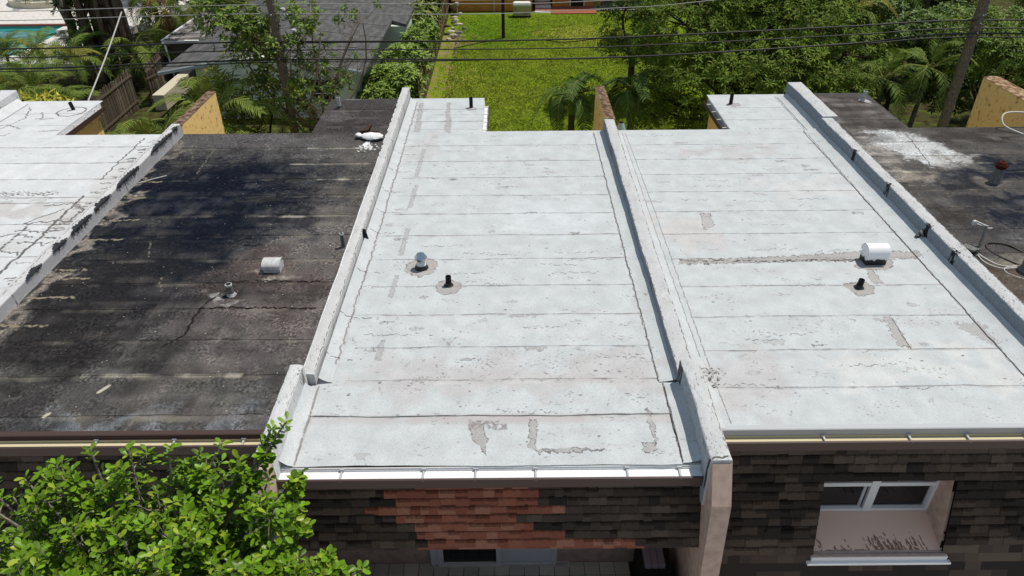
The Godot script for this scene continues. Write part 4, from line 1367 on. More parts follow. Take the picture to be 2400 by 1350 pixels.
# ---------------------------------------------------------------- things on the roofs
func pipe(label: String, at: Vector3, h: float, r: float, m: Material, lean := Vector3.ZERO, group := "", collar: Material = null, rim: Material = null):
	var t := thing("vent_pipe", label, "vent pipe", at, 0.0, group)
	var mb := MB.new()
	mb.lathe(Vector3.ZERO, [Vector2(r * 1.02, -0.02), Vector2(r, h), Vector2(r * 0.78, h + 0.002), Vector2(r * 0.76, h - 0.12), Vector2(0.0, h - 0.12)], 14)
	var o := obj("tube", mb.done(), m, t)
	o.rotation = lean
	if rim:
		mb = MB.new()
		mb.lathe(Vector3.ZERO, [Vector2(r * 1.06, h - 0.03), Vector2(r * 1.06, h + 0.006), Vector2(r * 0.8, h + 0.007)], 14)
		obj("rim", mb.done(), rim, t).rotation = lean
	if collar:
		mb = MB.new()
		mb.lathe(Vector3.ZERO, [Vector2(r * 1.9, -0.004), Vector2(r * 1.35, 0.02), Vector2(r * 1.08, 0.06)], 12)
		obj("collar", mb.done(), collar, t)


# a box vent whose sheet-metal hood rolls over from the back to the front
func hood_vent(label: String, at: Vector3, turn: float, w: float, metal: Material, tar_h: float, squat := 1.0):
	var t := thing("hood_vent", label, "roof vent", at, turn)
	t.scale = Vector3(1, squat, 1)
	var side := PackedVector2Array([Vector2(-0.135, -0.02), Vector2(0.115, -0.02), Vector2(0.115, 0.2)])
	for k in 13:
		var a := -0.12 + (PI + 0.12) * k / 12.0
		side.append(Vector2(-0.01 + 0.150 * cos(a), 0.205 + 0.150 * sin(a)))
	var mb := MB.new()
	mb.prism(side, func(a, y, d): return Vector3(d, y, a), -w / 2, w / 2)
	obj("body", mb.done(), metal, t)
	mb = MB.new()
	var n := 16
	for part in [0.158, 0.150]:
		var f := func(i: int, j: int):
			var a := -0.30 + (PI * 1.02 + 0.30) * i / n
			return [Vector3(lerpf(-w / 2 - 0.012, w / 2 + 0.012, j), 0.205 + part * sin(a), -0.01 + part * cos(a)), Vector2.ZERO]
		if part > 0.155:
			mb.sheet(func(i, j): return f.call(n - i, j), n, 1)
		else:
			mb.sheet(f, n, 1)
	mb.box(Vector3(-w / 2 - 0.012, 0.148, 0.138), Vector3(w / 2 + 0.012, 0.166, 0.146))
	obj("hood", mb.done(), mats.hood_metal if metal == mats.white_metal else metal, t)
	if tar_h > 0.0:
		mb = MB.new()
		var r := RandomNumberGenerator.new()
		r.seed = 5
		var edge := [Vector2(-w / 2, 0.118), Vector2(w / 2, 0.118), Vector2(w / 2 + 0.004, -0.138), Vector2(-w / 2 - 0.004, -0.138)]
		for s in 4:
			var a: Vector2 = edge[s]
			var b: Vector2 = edge[(s + 1) % 4]
			var last := tar_h
			for k in 8:
				var p := a.lerp(b, k / 8.0)
				var q := a.lerp(b, (k + 1) / 8.0)
				var up := tar_h * r.randf_range(0.55, 1.15)
				mb.quad(Vector3(p.x * 1.012, -0.01, p.y * 1.03), Vector3(q.x * 1.012, -0.01, q.y * 1.03), Vector3(q.x * 1.012, up, q.y * 1.03), Vector3(p.x * 1.012, last, p.y * 1.03))
				last = up
		obj("tar_skirt", mb.done(), mats.black_tar, t)


func octagon_vent(label: String, at: Vector3, s: float, cap: Material, stem: Material, foot: Material, tall := 0.0):
	var t := thing("capped_vent", label, "roof vent", at, 0.12)
	var mb := MB.new()
	mb.lathe(Vector3.ZERO, [Vector2(0.13 * s, -0.01), Vector2(0.118 * s, 0.04 * s), Vector2(0.104 * s, 0.085 * s)], 8, true)
	obj("foot", mb.done(), foot, t)
	mb = MB.new()
	mb.lathe(Vector3.ZERO, [Vector2(0.102 * s, 0.07 * s), Vector2(0.07 * s, 0.15 * s + tall), Vector2(0.066 * s, 0.22 * s + tall)], 8, true)
	obj("stem", mb.done(), stem, t)
	mb = MB.new()
	var y := tall
	mb.lathe(Vector3.ZERO, [Vector2(0.0, y + 0.17 * s), Vector2(0.085 * s, y + 0.17 * s), Vector2(0.118 * s, y + 0.235 * s), Vector2(0.075 * s, y + 0.30 * s), Vector2(0.0, y + 0.305 * s)], 8, true)
	mb.box(Vector3(-0.012, y + 0.30 * s, -0.012), Vector3(0.012, y + 0.325 * s, 0.012))
	obj("cap", mb.done(), cap, t)


func hose(called: String, label: String, category: String, pts: Array, r: float, m: Material, group := "", parent: Node = null):
	var c := Curve3D.new()
	for k in pts.size():
		var a: Vector3 = pts[maxi(k - 1, 0)]
		var b: Vector3 = pts[mini(k + 1, pts.size() - 1)]
		var h := (b - a) / 6.0
		c.add_point(pts[k], -h, h)
	c.bake_interval = 0.05
	var l := c.get_baked_length()
	var n := clampi(int(l / 0.06), 8, 160)
	var q := []
	for k in n + 1:
		q.append(c.sample_baked(l * k / n, true))
	var mb := MB.new()
	mb.tube(q, [r], 6)
	var o := obj(called, mb.done(), m, parent)
	if not parent:
		tag(o, label, category, group)
	return o


func build_fittings():
	mat("dull_white", Color(0.66, 0.67, 0.68), 0.5, {"tex": noise_tex([Color(0.82, 0.81, 0.8), Color(1, 1, 1)], 0.03, 4, 40, 128, 1.5, 0.06), "tri": 1.5})
	mat("hood_metal", Color(0.85, 0.86, 0.88), 0.35)
	mat("steel", Color(0.55, 0.62, 0.68), 0.22, {"metallic": 1.0})
	mat("dull_steel", Color(0.62, 0.64, 0.65), 0.55)
	mat("old_grey", Color(0.33, 0.33, 0.32), 0.8, {"tex": noise_tex([Color(0.5, 0.5, 0.48), Color(1, 1, 1)], 0.08, 4, 15, 128, 1.8, 0.2), "tri": 3.0})
	mat("old_white", Color(0.62, 0.63, 0.63), 0.7, {"tex": noise_tex([Color(0.55, 0.54, 0.52), Color(1, 1, 1), Color(1, 1, 1)], 0.06, 4, 16, 128, 1.8, 0.1), "tri": 2.5})
	mat("rust_red", Color(0.13, 0.042, 0.030), 0.8, {"tex": noise_tex([Color(0.5, 0.45, 0.4), Color(1, 1, 1)], 0.08, 4, 17, 128, 1.8, 0.2), "tri": 3.0})
	var black: Material = mats.black_pipe
	hood_vent("dull white barrel hooded vent on the black roof", Vector3(-4.33, 5.99, -11.13), 0.0, 0.30, mats.dull_white, 0.0, 0.62)
	hood_vent("shiny white hooded vent with a black tarred base on the right white roof", Vector3(6.60, 6.0, -11.22), 0.0, 0.36, mats.white_metal, 0.11)
	pipe("grey white topped vent pipe standing in a white daubed patch on the black roof", Vector3(-4.84, 5.99, -10.32), 0.23, 0.055, mats.old_grey, Vector3(0.02, 0, 0.03), "", mats.old_white, mats.old_white)
	pipe("thin grey vent pipe on the black roof hard against the white parapet", Vector3(-3.21, 5.99, -11.92), 0.30, 0.036, mats.old_grey, Vector3.ZERO, "", null, mats.old_white)
	pipe("leaning black vent pipe at the foot of the parapet on the middle white roof", Vector3(-2.79, 6.02, -12.12), 0.24, 0.04, black, Vector3(0.05, 0, 0.16))
	octagon_vent("bright steel eight sided vent cap with a black base on the middle white roof", Vector3(-1.64, 6.0, -11.13), 1.0, mats.steel, mats.dull_steel, mats.black_tar)
	pipe("black jagged topped vent pipe in a round grey patch on the middle white roof", Vector3(-1.11, 6.0, -10.56), 0.19, 0.05, black, Vector3(0, 0, -0.01), "", mats.black_tar)
	pipe("black vent pipe on the rear extension of the middle white roof", Vector3(-1.09, 6.0, -19.5), 0.29, 0.05, black)
	pipe("torn rimmed black vent pipe in front of the shiny hooded vent", Vector3(6.01, 6.0, -10.38), 0.165, 0.05, black, Vector3(0, 0, -0.08), "", mats.black_tar)
	pipe("black vent pipe on the rear extension of the right white roof", Vector3(6.15, 6.0, -19.6), 0.29, 0.05, black)
	pipe("stubby black vent pipe inside a cracked ring on the far left white roof", Vector3(-12.2, 6.0, -19.6), 0.22, 0.05, black, Vector3(0.1, 0, 0.1))
	pipe("pale grey vent pipe on the dark rear extension behind the sandbag", Vector3(-4.76, 6.0, -19.55), 0.30, 0.045, mats.old_white, Vector3.ZERO, "", mats.black_tar)
	pipe("white vent pipe in a white daub on the weathered rear extension by the palms", Vector3(9.92, 6.0, -19.8), 0.27, 0.06, mats.old_white, Vector3(0, 0, -0.1), "", mats.old_white)
	octagon_vent("rusty red capped vent with a grey stem on the patchy right-hand roof", Vector3(10.68, 5.99, -14.5), 1.15, mats.rust_red, mats.old_grey, mats.old_grey, 0.14)
	# scupper through the tall parapet
	var t := thing("scupper", "tarred black overflow pipe poking through the tall white parapet", "drain pipe", Vector3(7.83, 6.10, -12.0))
	var mb := MB.new()
	mb.tube([Vector3(0.02, 0.0, 0), Vector3(-0.10, -0.03, 0.02)], [0.04, 0.042], 10)
	obj("spout", mb.done(), mats.black_tar, t)
	mb = MB.new()
	mb.tube([Vector3(0.0, 0.01, 0), Vector3(-0.022, 0.005, 0)], [0.10, 0.075], 10)
	obj("collar", mb.done(), mats.old_grey, t)
	# dish mount without its dish
	t = thing("dish_mount", "rusty satellite dish mount without a dish, bolted to a board beside the tall parapet", "dish mount", Vector3(8.62, 5.99, -11.5))
	mb = MB.new()
	mb.prism(PackedVector2Array([Vector2(-0.50, -0.30), Vector2(0.06, -0.05), Vector2(0.04, 0.06), Vector2(-0.12, 0.12)]), func(a, b, d): return Vector3(a, d, b), 0.09, 0.13)
	obj("board", mb.done(), mats.old_grey, t)
	mb = MB.new()
	mb.box(Vector3(-0.40, 0, -0.18), Vector3(-0.1, 0.085, 0.02))
	obj("block", mb.done(), mats.dark_joint, t)
	mb = MB.new()
	mb.tube([Vector3(0.0, 0.0, 0.05), Vector3(0.02, 0.14, 0.02), Vector3(0.10, 0.42, -0.10), Vector3(0.12, 0.50, -0.13)], [0.026], 8)
	obj("mast", mb.done(), mats.old_grey, t)
	mb = MB.new()
	mb.tube([Vector3(0.14, 0.49, -0.12), Vector3(-0.02, 0.52, -0.30)], [0.02], 6)
	mb.box(Vector3(-0.06, 0.46, -0.30), Vector3(-0.01, 0.54, -0.24))
	obj("arm", mb.done(), mats.old_white, t)
	mb = MB.new()
	mb.tube([Vector3(0.12, 0.46, -0.12), Vector3(0.27, 0.44, -0.16)], [0.012], 6)
	obj("clamp", mb.done(), mats.old_white, t)
	mb = MB.new()
	mb.lathe(Vector3(0.0, 0.0, 0.1), [Vector2(0.07, 0), Vector2(0.06, 0.03), Vector2(0.0, 0.032)], 10)
	obj("foot", mb.done(), mats.old_grey, t)
	# grey box and cables
	t = thing("equipment_box", "grey roof box with a pale lid among loops of cable at the right edge", "roof box", Vector3(9.28, 5.99, -10.9), 0.3)
	mb = MB.new()
	mb.lathe(Vector3.ZERO, [Vector2(0.22, 0), Vector2(0.2, 0.03), Vector2(0.15, 0.04), Vector2(0.14, 0.30)], 16)
	obj("drum", mb.done(), mats.old_grey, t)
	mb = MB.new()
	mb.lathe(Vector3.ZERO, [Vector2(0.165, 0.29), Vector2(0.165, 0.33), Vector2(0.0, 0.39)], 16)
	obj("lid", mb.done(), mats.old_white, t)
	var wc: Material = mat("white_cable", Color(0.66, 0.64, 0.60), 0.6)
	var bc: Material = mat("black_cable", Color(0.016, 0.016, 0.017), 0.55)
	var y := 6.005
	hose("coax_cable", "white cable running from the dish mount towards the grey roof box", "cable", [Vector3(8.62, y + 0.03, -11.4), Vector3(8.78, y, -11.1), Vector3(9.05, y, -11.0), Vector3(9.3, y + 0.02, -11.05), Vector3(9.42, y, -11.2)], 0.011, wc)
	hose("coax_cable", "lower white cable sagging in a loose loop below the dish mount", "cable", [Vector3(8.6, y + 0.02, -11.38), Vector3(8.62, y, -11.15), Vector3(8.8, y, -10.95), Vector3(9.15, y, -10.95), Vector3(9.3, y, -10.7), Vector3(9.45, y, -10.4)], 0.010, wc)
	hose("coax_cable", "grey cable curling round below the white ones", "cable", [Vector3(9.15, y, -11.05), Vector3(8.86, y, -10.95), Vector3(8.82, y, -10.78), Vector3(9.0, y, -10.6), Vector3(9.3, y, -10.55), Vector3(9.5, y, -10.6)], 0.010, mats.old_white)
	hose("power_cable", "thick black cable in a wide loop near the grey roof box", "cable", [Vector3(9.5, y, -11.5), Vector3(9.35, y + 0.02, -11.75), Vector3(9.05, y + 0.02, -11.82), Vector3(8.93, y, -11.65), Vector3(9.0, y, -11.35), Vector3(9.2, y + 0.015, -10.95), Vector3(9.42, y, -10.5), Vector3(9.3, y, -10.2), Vector3(9.5, y, -10.0)], 0.016, bc)
	hose("coax_cable", "white cable trailing along the back of the tall parapet", "cable", [Vector3(8.27, y, -12.9), Vector3(8.29, y + 0.02, -12.5), Vector3(8.26, y + 0.05, -12.15)], 0.010, wc)
	hose("coax_cable", "white cable lying along the parapet towards the front", "cable", [Vector3(8.3, y, -10.4), Vector3(8.36, y + 0.02, -9.9), Vector3(8.42, y, -9.4), Vector3(8.52, y, -8.9), Vector3(8.55, y, -8.2)], 0.011, wc)
	hose("cable_loop", "white cable looped over the rear edge at the right", "cable", [Vector3(12.9, y, -17.2), Vector3(12.55, y + 0.12, -17.5), Vector3(12.6, y + 0.32, -17.75), Vector3(13.0, y + 0.36, -17.8), Vector3(13.6, y + 0.3, -17.7)], 0.02, wc)
	# sandbag and bricks
	t = thing("sandbag", "white tied sandbag lying on the black roof against the parapet", "sandbag", Vector3(-3.50, 6.0, -17.25), -0.12)
	mb = MB.new()
	var bag := func(i: int, j: int):
		var u := i / 22.0
		var a := TAU * j / 14.0
		var r := 0.155 * pow(sin(PI * clampf(u * 0.96 + 0.02, 0, 1)), 0.42) * (1.0 + 0.16 * wob.get_noise_2d(u * 130.0, cos(a) * 60.0 + sin(a) * 45.0))
		var x := -0.26 + u * 0.56
		return [Vector3(x, maxf(0.085 + r * 0.52 * sin(a), 0.004), r * 1.08 * cos(a)), Vector2.ZERO]
	mb.sheet(func(i, j): return bag.call(i, 14 - j), 22, 14)
	obj("bag", mb.done(), mat("bag_white", Color(0.78, 0.79, 0.79), 0.7), t)
	mb = MB.new()
	var knot := func(i: int, j: int):
		var u := i / 10.0
		var a := TAU * j / 10.0
		var r := 0.03 + 0.075 * u * (1.1 - u) * 2.6 * (1.0 + 0.3 * sin(a * 3.0))
		return [Vector3(-0.25 - u * 0.17, maxf(0.085 + r * 0.6 * sin(a), 0.005), r * cos(a) - 0.05 * u), Vector2.ZERO]
	mb.sheet(knot, 10, 10)
	obj("tied_neck", mb.done(), mats.bag_white, t)
	var brick_mb := MB.new()
	brick_mb.bevel_box(Vector3(-0.1, 0, -0.05), Vector3(0.1, 0.065, 0.05), 0.006)
	var bm := brick_mb.done()
	var bmat := mat("loose_brick", Color(0.135, 0.092, 0.072), 0.95, {"tex": noise_tex([Color(0.6, 0.6, 0.6), Color(1, 1, 1)], 0.1, 3, 18, 128, 1.5, 0.3), "tri": 4.0})
	var lab := ["upper brick leaning on the others behind the sandbag", "right brick of the small heap behind the sandbag", "left brick of the small heap behind the sandbag", "lone brick lying flat next to the sandbag neck"]
	var at := [Transform3D(Basis.from_euler(Vector3(0.3, 1.2, 0.5)), Vector3(-3.68, 6.06, -17.86)), Transform3D(Basis.from_euler(Vector3(0, -0.3, 0)), Vector3(-3.50, 6.005, -17.68)), Transform3D(Basis.from_euler(Vector3(0, 0.35, 0)), Vector3(-3.78, 6.005, -17.74)), Transform3D(Basis.from_euler(Vector3(0, -0.8, 0)), Vector3(-3.83, 6.005, -17.42))]
	for k in 4:
		tag(obj("brick", bm, bmat, null, at[k]), lab[k], "brick", "loose bricks behind the sandbag")
	# stick on the black roof
	tag(hose("stick", "pale stick lying at the foot of the stained parapet", "stick", [Vector3(-8.35, 6.02, -14.75), Vector3(-8.15, 6.03, -14.9), Vector3(-7.85, 6.02, -15.15)], 0.012, mats.old_white), "pale stick lying at the foot of the stained parapet", "stick")
	# blue lamp top peeping over the roof edge
	t = thing("garden_lantern", "pale blue ribbed lantern top just above the rear roof edge", "lantern", Vector3(2.93, 4.2, -18.3))
	mb = MB.new()
	mb.lathe(Vector3.ZERO, [Vector2(0.04, -4.2), Vector2(0.04, 1.3), Vector2(0.17, 1.32), Vector2(0.13, 1.6), Vector2(0.06, 1.78)], 12, true)
	obj("shade", mb.done(), mat("pale_blue", Color(0.36, 0.50, 0.55), 0.35), t)
	mb = MB.new()
	mb.lathe(Vector3.ZERO, [Vector2(0.06, 1.77), Vector2(0.055, 1.81), Vector2(0.0, 1.815)], 12)
	obj("cap", mb.done(), black, t)
	# box on a dark stand at the end of the balcony
	t = thing("storage_chest", "mauve panelled chest on a dark stand at the right end of the balcony", "chest", Vector3(2.03, 3.09, -6.6))
	mb = MB.new()
	mb.box(Vector3(-0.22, 0, -0.24), Vector3(0.25, 0.72, 0.24))
	obj("stand", mb.done(), mat("dark_stand", Color(0.03, 0.026, 0.024), 0.8), t)
	for k in 3:
		mb = MB.new()
		mb.bevel_box(Vector3(-0.145 + k * 0.099, 0.72, -0.20), Vector3(-0.05 + k * 0.099, 0.80, 0.19), 0.01)
		obj("panel", mb.done(), mat("mauve", Color(0.24, 0.20, 0.22), 0.8), t)
	mb = MB.new()
	mb.lathe(Vector3(-0.02, 0, 0.42), [Vector2(0.26, 0), Vector2(0.3, 0.42), Vector2(0.27, 0.45), Vector2(0.24, 0.36), Vector2(0, 0.3)], 18)
	tag(obj("plant_pot", mb.done(), mats.dark_stand, null, Transform3D(Basis(), Vector3(2.03, 3.09, -6.6))), "round dark pot in front of the mauve chest", "pot")


# ---------------------------------------------------------------- poles and overhead cables behind the roofs
func build_lines():
	var wood := mat("pole_wood", Color(0.30, 0.265, 0.225), 0.95, {"tex": noise_tex([Color(0.5, 0.48, 0.45), Color(1, 1, 1)], 0.05, 4, 19, 256, 1.8, 0.2), "tri": 1.6, "squash": Vector3(3, 0.25, 3)})
	var q := [["wooden utility pole rising out of the bare tree", -7.57, -24.1, 0.135], ["leaning wooden utility pole among the dense trees at the right", 15.1, -24.1, 0.155]]
	for k in 2:
		var t := thing("utility_pole", q[k][0], "utility pole", Vector3(q[k][1], 0, q[k][2]), 0.0, "utility poles in the alley")
		var mb := MB.new()
		mb.tube([Vector3(0, 0, 0), Vector3(0.01, 4, 0), Vector3(0.0, 8, 0), Vector3(0, 11, 0)], [q[k][3] * 1.1, q[k][3] * 1.05, q[k][3], q[k][3] * 0.9], 12)
		obj("post", mb.done(), wood, t)
		for y in [6.1, 6.4, 6.65, 7.5]:
			mb = MB.new()
			mb.tube([Vector3(0, y + (0.65 if k else 0.0), 0.1), Vector3(0, y + (0.65 if k else 0.0), 0.24)], [0.02], 6)
			obj("bolt", mb.done(), mats.grey_metal, t)
	var bc: Material = mat("black_cable", Color(0.016, 0.016, 0.017), 0.55)
	var gc := mat("grey_wire", Color(0.34, 0.34, 0.34), 0.5)
	var runs := [
		["upper thick black cable of the three over the lawn", [[-26, 6.6], [-16.64, 6.49], [-11.87, 6.58], [-7.70, 6.64], [-0.07, 6.62], [4.57, 6.72], [10.67, 6.96], [15.02, 7.13], [24, 7.0]], 0.024, bc],
		["middle thin black cable of the three over the lawn", [[-26, 6.3], [-16.75, 6.20], [-11.81, 6.31], [-7.75, 6.37], [-0.07, 6.35], [4.25, 6.42], [11.01, 6.70], [15.04, 6.88], [24, 6.75]], 0.018, bc],
		["lower thick black cable of the three over the lawn", [[-26, 6.0], [-16.89, 5.87], [-11.91, 5.99], [-7.80, 6.09], [-0.07, 6.04], [4.28, 6.10], [10.94, 6.44], [15.02, 6.74], [24, 6.5]], 0.027, bc],
		["thin black cable hanging just under the lowest thick cable", [[-26, 5.9], [-16.93, 5.75], [-11.94, 5.86], [-7.82, 5.98], [-3.46, 5.97], [-0.07, 6.01], [4.28, 6.085], [11.22, 6.40], [14.99, 6.60], [24, 6.4]], 0.016, bc],
		["slack black cable wound round the upper thick cable", [[-7.7, 6.6], [-3.0, 6.60], [-0.07, 6.60], [0.9, 6.64], [1.74, 6.55], [2.57, 6.62], [3.4, 6.69], [4.6, 6.72]], 0.014, bc],
		["topmost thin grey wire crossing the pole", [[-26, 7.7], [-16.16, 7.66], [-12.08, 7.73], [-7.6, 7.80], [-3.29, 7.78], [0.62, 7.76], [2.77, 7.82], [9, 8.0], [15.1, 8.3]], 0.012, gc],
		["second thin grey wire from the top", [[-26, 7.45], [-16.27, 7.38], [-12.17, 7.46], [-7.6, 7.52], [-3.32, 7.46], [0.08, 7.47], [3.68, 7.61], [4.82, 7.66], [8.15, 7.93], [15.1, 8.2]], 0.012, gc],
	]
	for r in runs:
		var pts := []
		for p in r[1]:
			pts.append(Vector3(p[0], p[1], -24.0 + (0.1 if r[2] > 0.026 else 0.0)))
		hose("overhead_cable", r[0], "cable", pts, r[2], r[3], "cables along the alley")
	hose("service_drop", "pale service cable slanting up from the far left roof to a bracket", "cable", [Vector3(-12.17, 5.9, -20.2), Vector3(-12.25, 6.75, -22.2), Vector3(-12.31, 7.62, -24.0)], 0.022, mat("pale_cable", Color(0.5, 0.5, 0.48), 0.6))
	hose("service_drop", "thin drooping wire from the house gable to the bare tree", "cable", [Vector3(-6.9, 2.6, -36), Vector3(-7.2, 4.4, -30), Vector3(-7.5, 6.3, -24.1)], 0.012, bc)
	hose("guy_wire", "steel guy wire behind the right-hand pole", "cable", [Vector3(16.6, 8.2, -24), Vector3(17.5, 5, -23.6), Vector3(18.2, 2.6, -23.2)], 0.014, gc)


const STREET_LIMBS := [
	[-4.79, 7.69, -4.55, 0.34, 10],
	[-4.59, 7.78, -4.68, 0.34, 10],
	[-4.45, 7.72, -4.91, 0.34, 10],
	[-4.07, 7.89, -4.92, 0.34, 10],
	[-3.59, 8.03, -4.78, 0.34, 10],
	[-3.26, 7.94, -4.88, 0.34, 10],
	[-2.99, 7.89, -4.87, 0.34, 10],
	[-2.57, 7.93, -4.75, 0.34, 10],
	[-2.37, 7.61, -4.81, 0.34, 10],
	[-2.05, 7.63, -4.52, 0.34, 10],
	[-2.04, 7.31, -4.44, 0.34, 10],
	[-1.82, 6.99, -4.29, 0.34, 10],
	[-1.44, 6.98, -4.24, 0.34, 10],
	[-5.15, 7.52, -4.67, 0.38, 11],
	[-4.71, 7.64, -4.59, 0.38, 11],
	[-4.46, 7.55, -4.87, 0.38, 11],
	[-3.96, 7.57, -4.75, 0.38, 11],
	[-3.40, 7.61, -4.66, 0.38, 11],
	[-3.00, 7.78, -4.43, 0.38, 11],
	[-2.71, 7.52, -4.67, 0.38, 11],
	[-4.95, 7.56, -4.24, 0.38, 11],
	[-4.53, 7.59, -4.19, 0.38, 11],
	[-3.91, 7.70, -4.10, 0.38, 11],
	[-3.39, 7.86, -3.96, 0.38, 11],
	[-3.13, 7.68, -4.22, 0.38, 11],
	[-2.85, 7.76, -4.08, 0.38, 11],
	[-2.35, 7.64, -4.28, 0.38, 11],
	[-1.98, 7.81, -4.05, 0.38, 11],
	[-4.81, 7.50, -3.93, 0.38, 11],
	[-4.07, 7.78, -3.68, 0.38, 11],
	[-3.99, 7.40, -4.14, 0.38, 11],
	[-3.61, 7.38, -4.04, 0.38, 11],
	[-2.88, 7.85, -3.65, 0.38, 11],
	[-2.71, 7.79, -3.87, 0.38, 11],
	[-2.30, 7.81, -3.66, 0.38, 11],
	[-2.07, 7.43, -4.01, 0.38, 11],
	[-4.18, 7.76, -3.40, 0.38, 11],
	[-3.86, 7.85, -3.34, 0.38, 11],
	[-3.72, 7.55, -3.61, 0.38, 11],
	[-3.29, 7.58, -3.51, 0.38, 11],
	[-2.99, 7.60, -3.61, 0.38, 11],
	[-2.71, 7.57, -3.56, 0.38, 11],
	[-2.07, 7.85, -3.39, 0.38, 11],
	[-1.92, 7.46, -3.69, 0.38, 11],
	[-2.29, 8.08, -5.01, 0.16, 5],
	[-2.16, 8.13, -5.04, 0.14, 5],
	[-2.78, 7.96, -4.93, 0.15, 4],
	[-2.02, 7.78, -4.69, 0.18, 5],
	[-2.04, 7.59, -4.44, 0.20, 5],
	[-1.52, 7.31, -4.01, 0.25, 8],
]


# ---------------------------------------------------------------- leaves
# a pointed or rounded leaf lying along +z, its face up (+y), folded a little along the midrib; shape gives the half width at each step
func leaf_shape(shape: Array, fold := 0.25, droop := 0.25) -> ArrayMesh:
	var mb := MB.new()
	var n := shape.size() - 1
	for s in 2:
		var side := -1.0 if s == 0 else 1.0
		for k in n:
			var t0 := float(k) / n
			var t1 := float(k + 1) / n
			var m0 := Vector3(0, -droop * t0 * t0, t0)
			var m1 := Vector3(0, -droop * t1 * t1, t1)
			var e0 := m0 + Vector3(side * shape[k], fold * shape[k], 0)
			var e1 := m1 + Vector3(side * shape[k + 1], fold * shape[k + 1], 0)
			if shape[k + 1] < 0.001:
				if s == 0:
					mb.tri(m0, m1, e0)
				else:
					mb.tri(m0, e0, m1)
			elif shape[k] < 0.001:
				if s == 0:
					mb.tri(m0, m1, e1)
				else:
					mb.tri(m0, e1, m1)
			elif s == 0:
				mb.quad(m0, m1, e1, e0)
			else:
				mb.quad(m0, e0, e1, m1)
	return mb.done()


var leaf_kinds := {}

func leaf_mat(key: String, back := 0.5, rough := 0.45, spec := 0.25) -> StandardMaterial3D:
	return mat(key, Color(1, 1, 1), rough, {"vcol": true, "both": true, "back": back, "spec": spec})


func leaf_frame(dir: Vector3, up: Vector3, at: Vector3, s: float) -> Transform3D:
	var z := dir.normalized()
	var x := up.cross(z)
	if x.length() < 0.01:
		x = Vector3(1, 0, 0).cross(z)
	x = x.normalized()
	return Transform3D(Basis(x, z.cross(x), z).scaled(Vector3(s, s, s)), at)


func tints(base: Color, spread: float, warm: Color, share: float, n: int, r: RandomNumberGenerator) -> Array:
	var out := []
	for k in n:
		var c := base * (1.0 + r.randf_range(-spread, spread))
		if r.randf() < share:
			c = c.lerp(warm, r.randf_range(0.3, 0.9))
		c.a = 1.0
		out.append(c)
	return out


# tufts of leaves over a set of blobs [centre, radii, tufts]; returns transforms. Tufts sit near the blobs' skin, leaves fan out round an outward axis.
func tuft_leaves(blobs: Array, per: int, size: float, r: RandomNumberGenerator, open := 0.9, skin := 0.55, gaps := 0.0) -> Array:
	var out := []
	var gn := FastNoiseLite.new()
	gn.seed = r.randi() % 1000
	gn.frequency = 0.55
	for b in blobs:
		for k in b[2]:
			var d := Vector3(r.randfn(0, 1), r.randfn(0, 1), r.randfn(0, 1)).normalized()
			if d.y < -0.3 and r.randf() < 0.5:
				d.y = -d.y
			var q: float = skin + (1.0 - skin) * pow(r.randf(), 0.6)
			var p: Vector3 = b[0] + d * b[1] * q
			if gaps > 0.0 and gn.get_noise_3dv(p) < gaps - 0.55:
				continue
			var axis := (d * 0.7 + Vector3(0, 0.75, 0) + Vector3(r.randfn(0, 0.3), r.randfn(0, 0.2), r.randfn(0, 0.3))).normalized()
			var e1 := axis.cross(Vector3(0.3, 0.2, 1).normalized()).normalized()
			var e2 := axis.cross(e1)
			var turn := r.randf() * TAU
			for i in per:
				var a := turn + i * 2.39996
				var lift := r.randf_range(0.1, 0.9) / open
				var dir := (e1 * cos(a) + e2 * sin(a) + axis * lift).normalized()
				out.append(leaf_frame(dir, axis, p + dir * size * 0.15 + axis * size * 0.12 * i / per, size * r.randf_range(0.65, 1.15)))
	return out


func limb(mb: MB, a: Vector3, b: Vector3, r0: float, r1: float, r: RandomNumberGenerator, bend := 0.12, n := 6, sides := 6):
	var pts := []
	var rad := []
	var l := a.distance_to(b)
	var o1 := Vector3(r.randfn(0, 1), r.randfn(0, 0.5), r.randfn(0, 1)) * bend * l
	var o2 := Vector3(r.randfn(0, 1), r.randfn(0, 0.5), r.randfn(0, 1)) * bend * l * 0.5
	for k in n + 1:
		var t := float(k) / n
		pts.append(a.lerp(b, t) + o1 * sin(PI * t) * 0.6 + o2 * sin(TAU * t) * 0.5)
		rad.append(lerpf(r0, r1, t))
	mb.tube(pts, rad, sides)


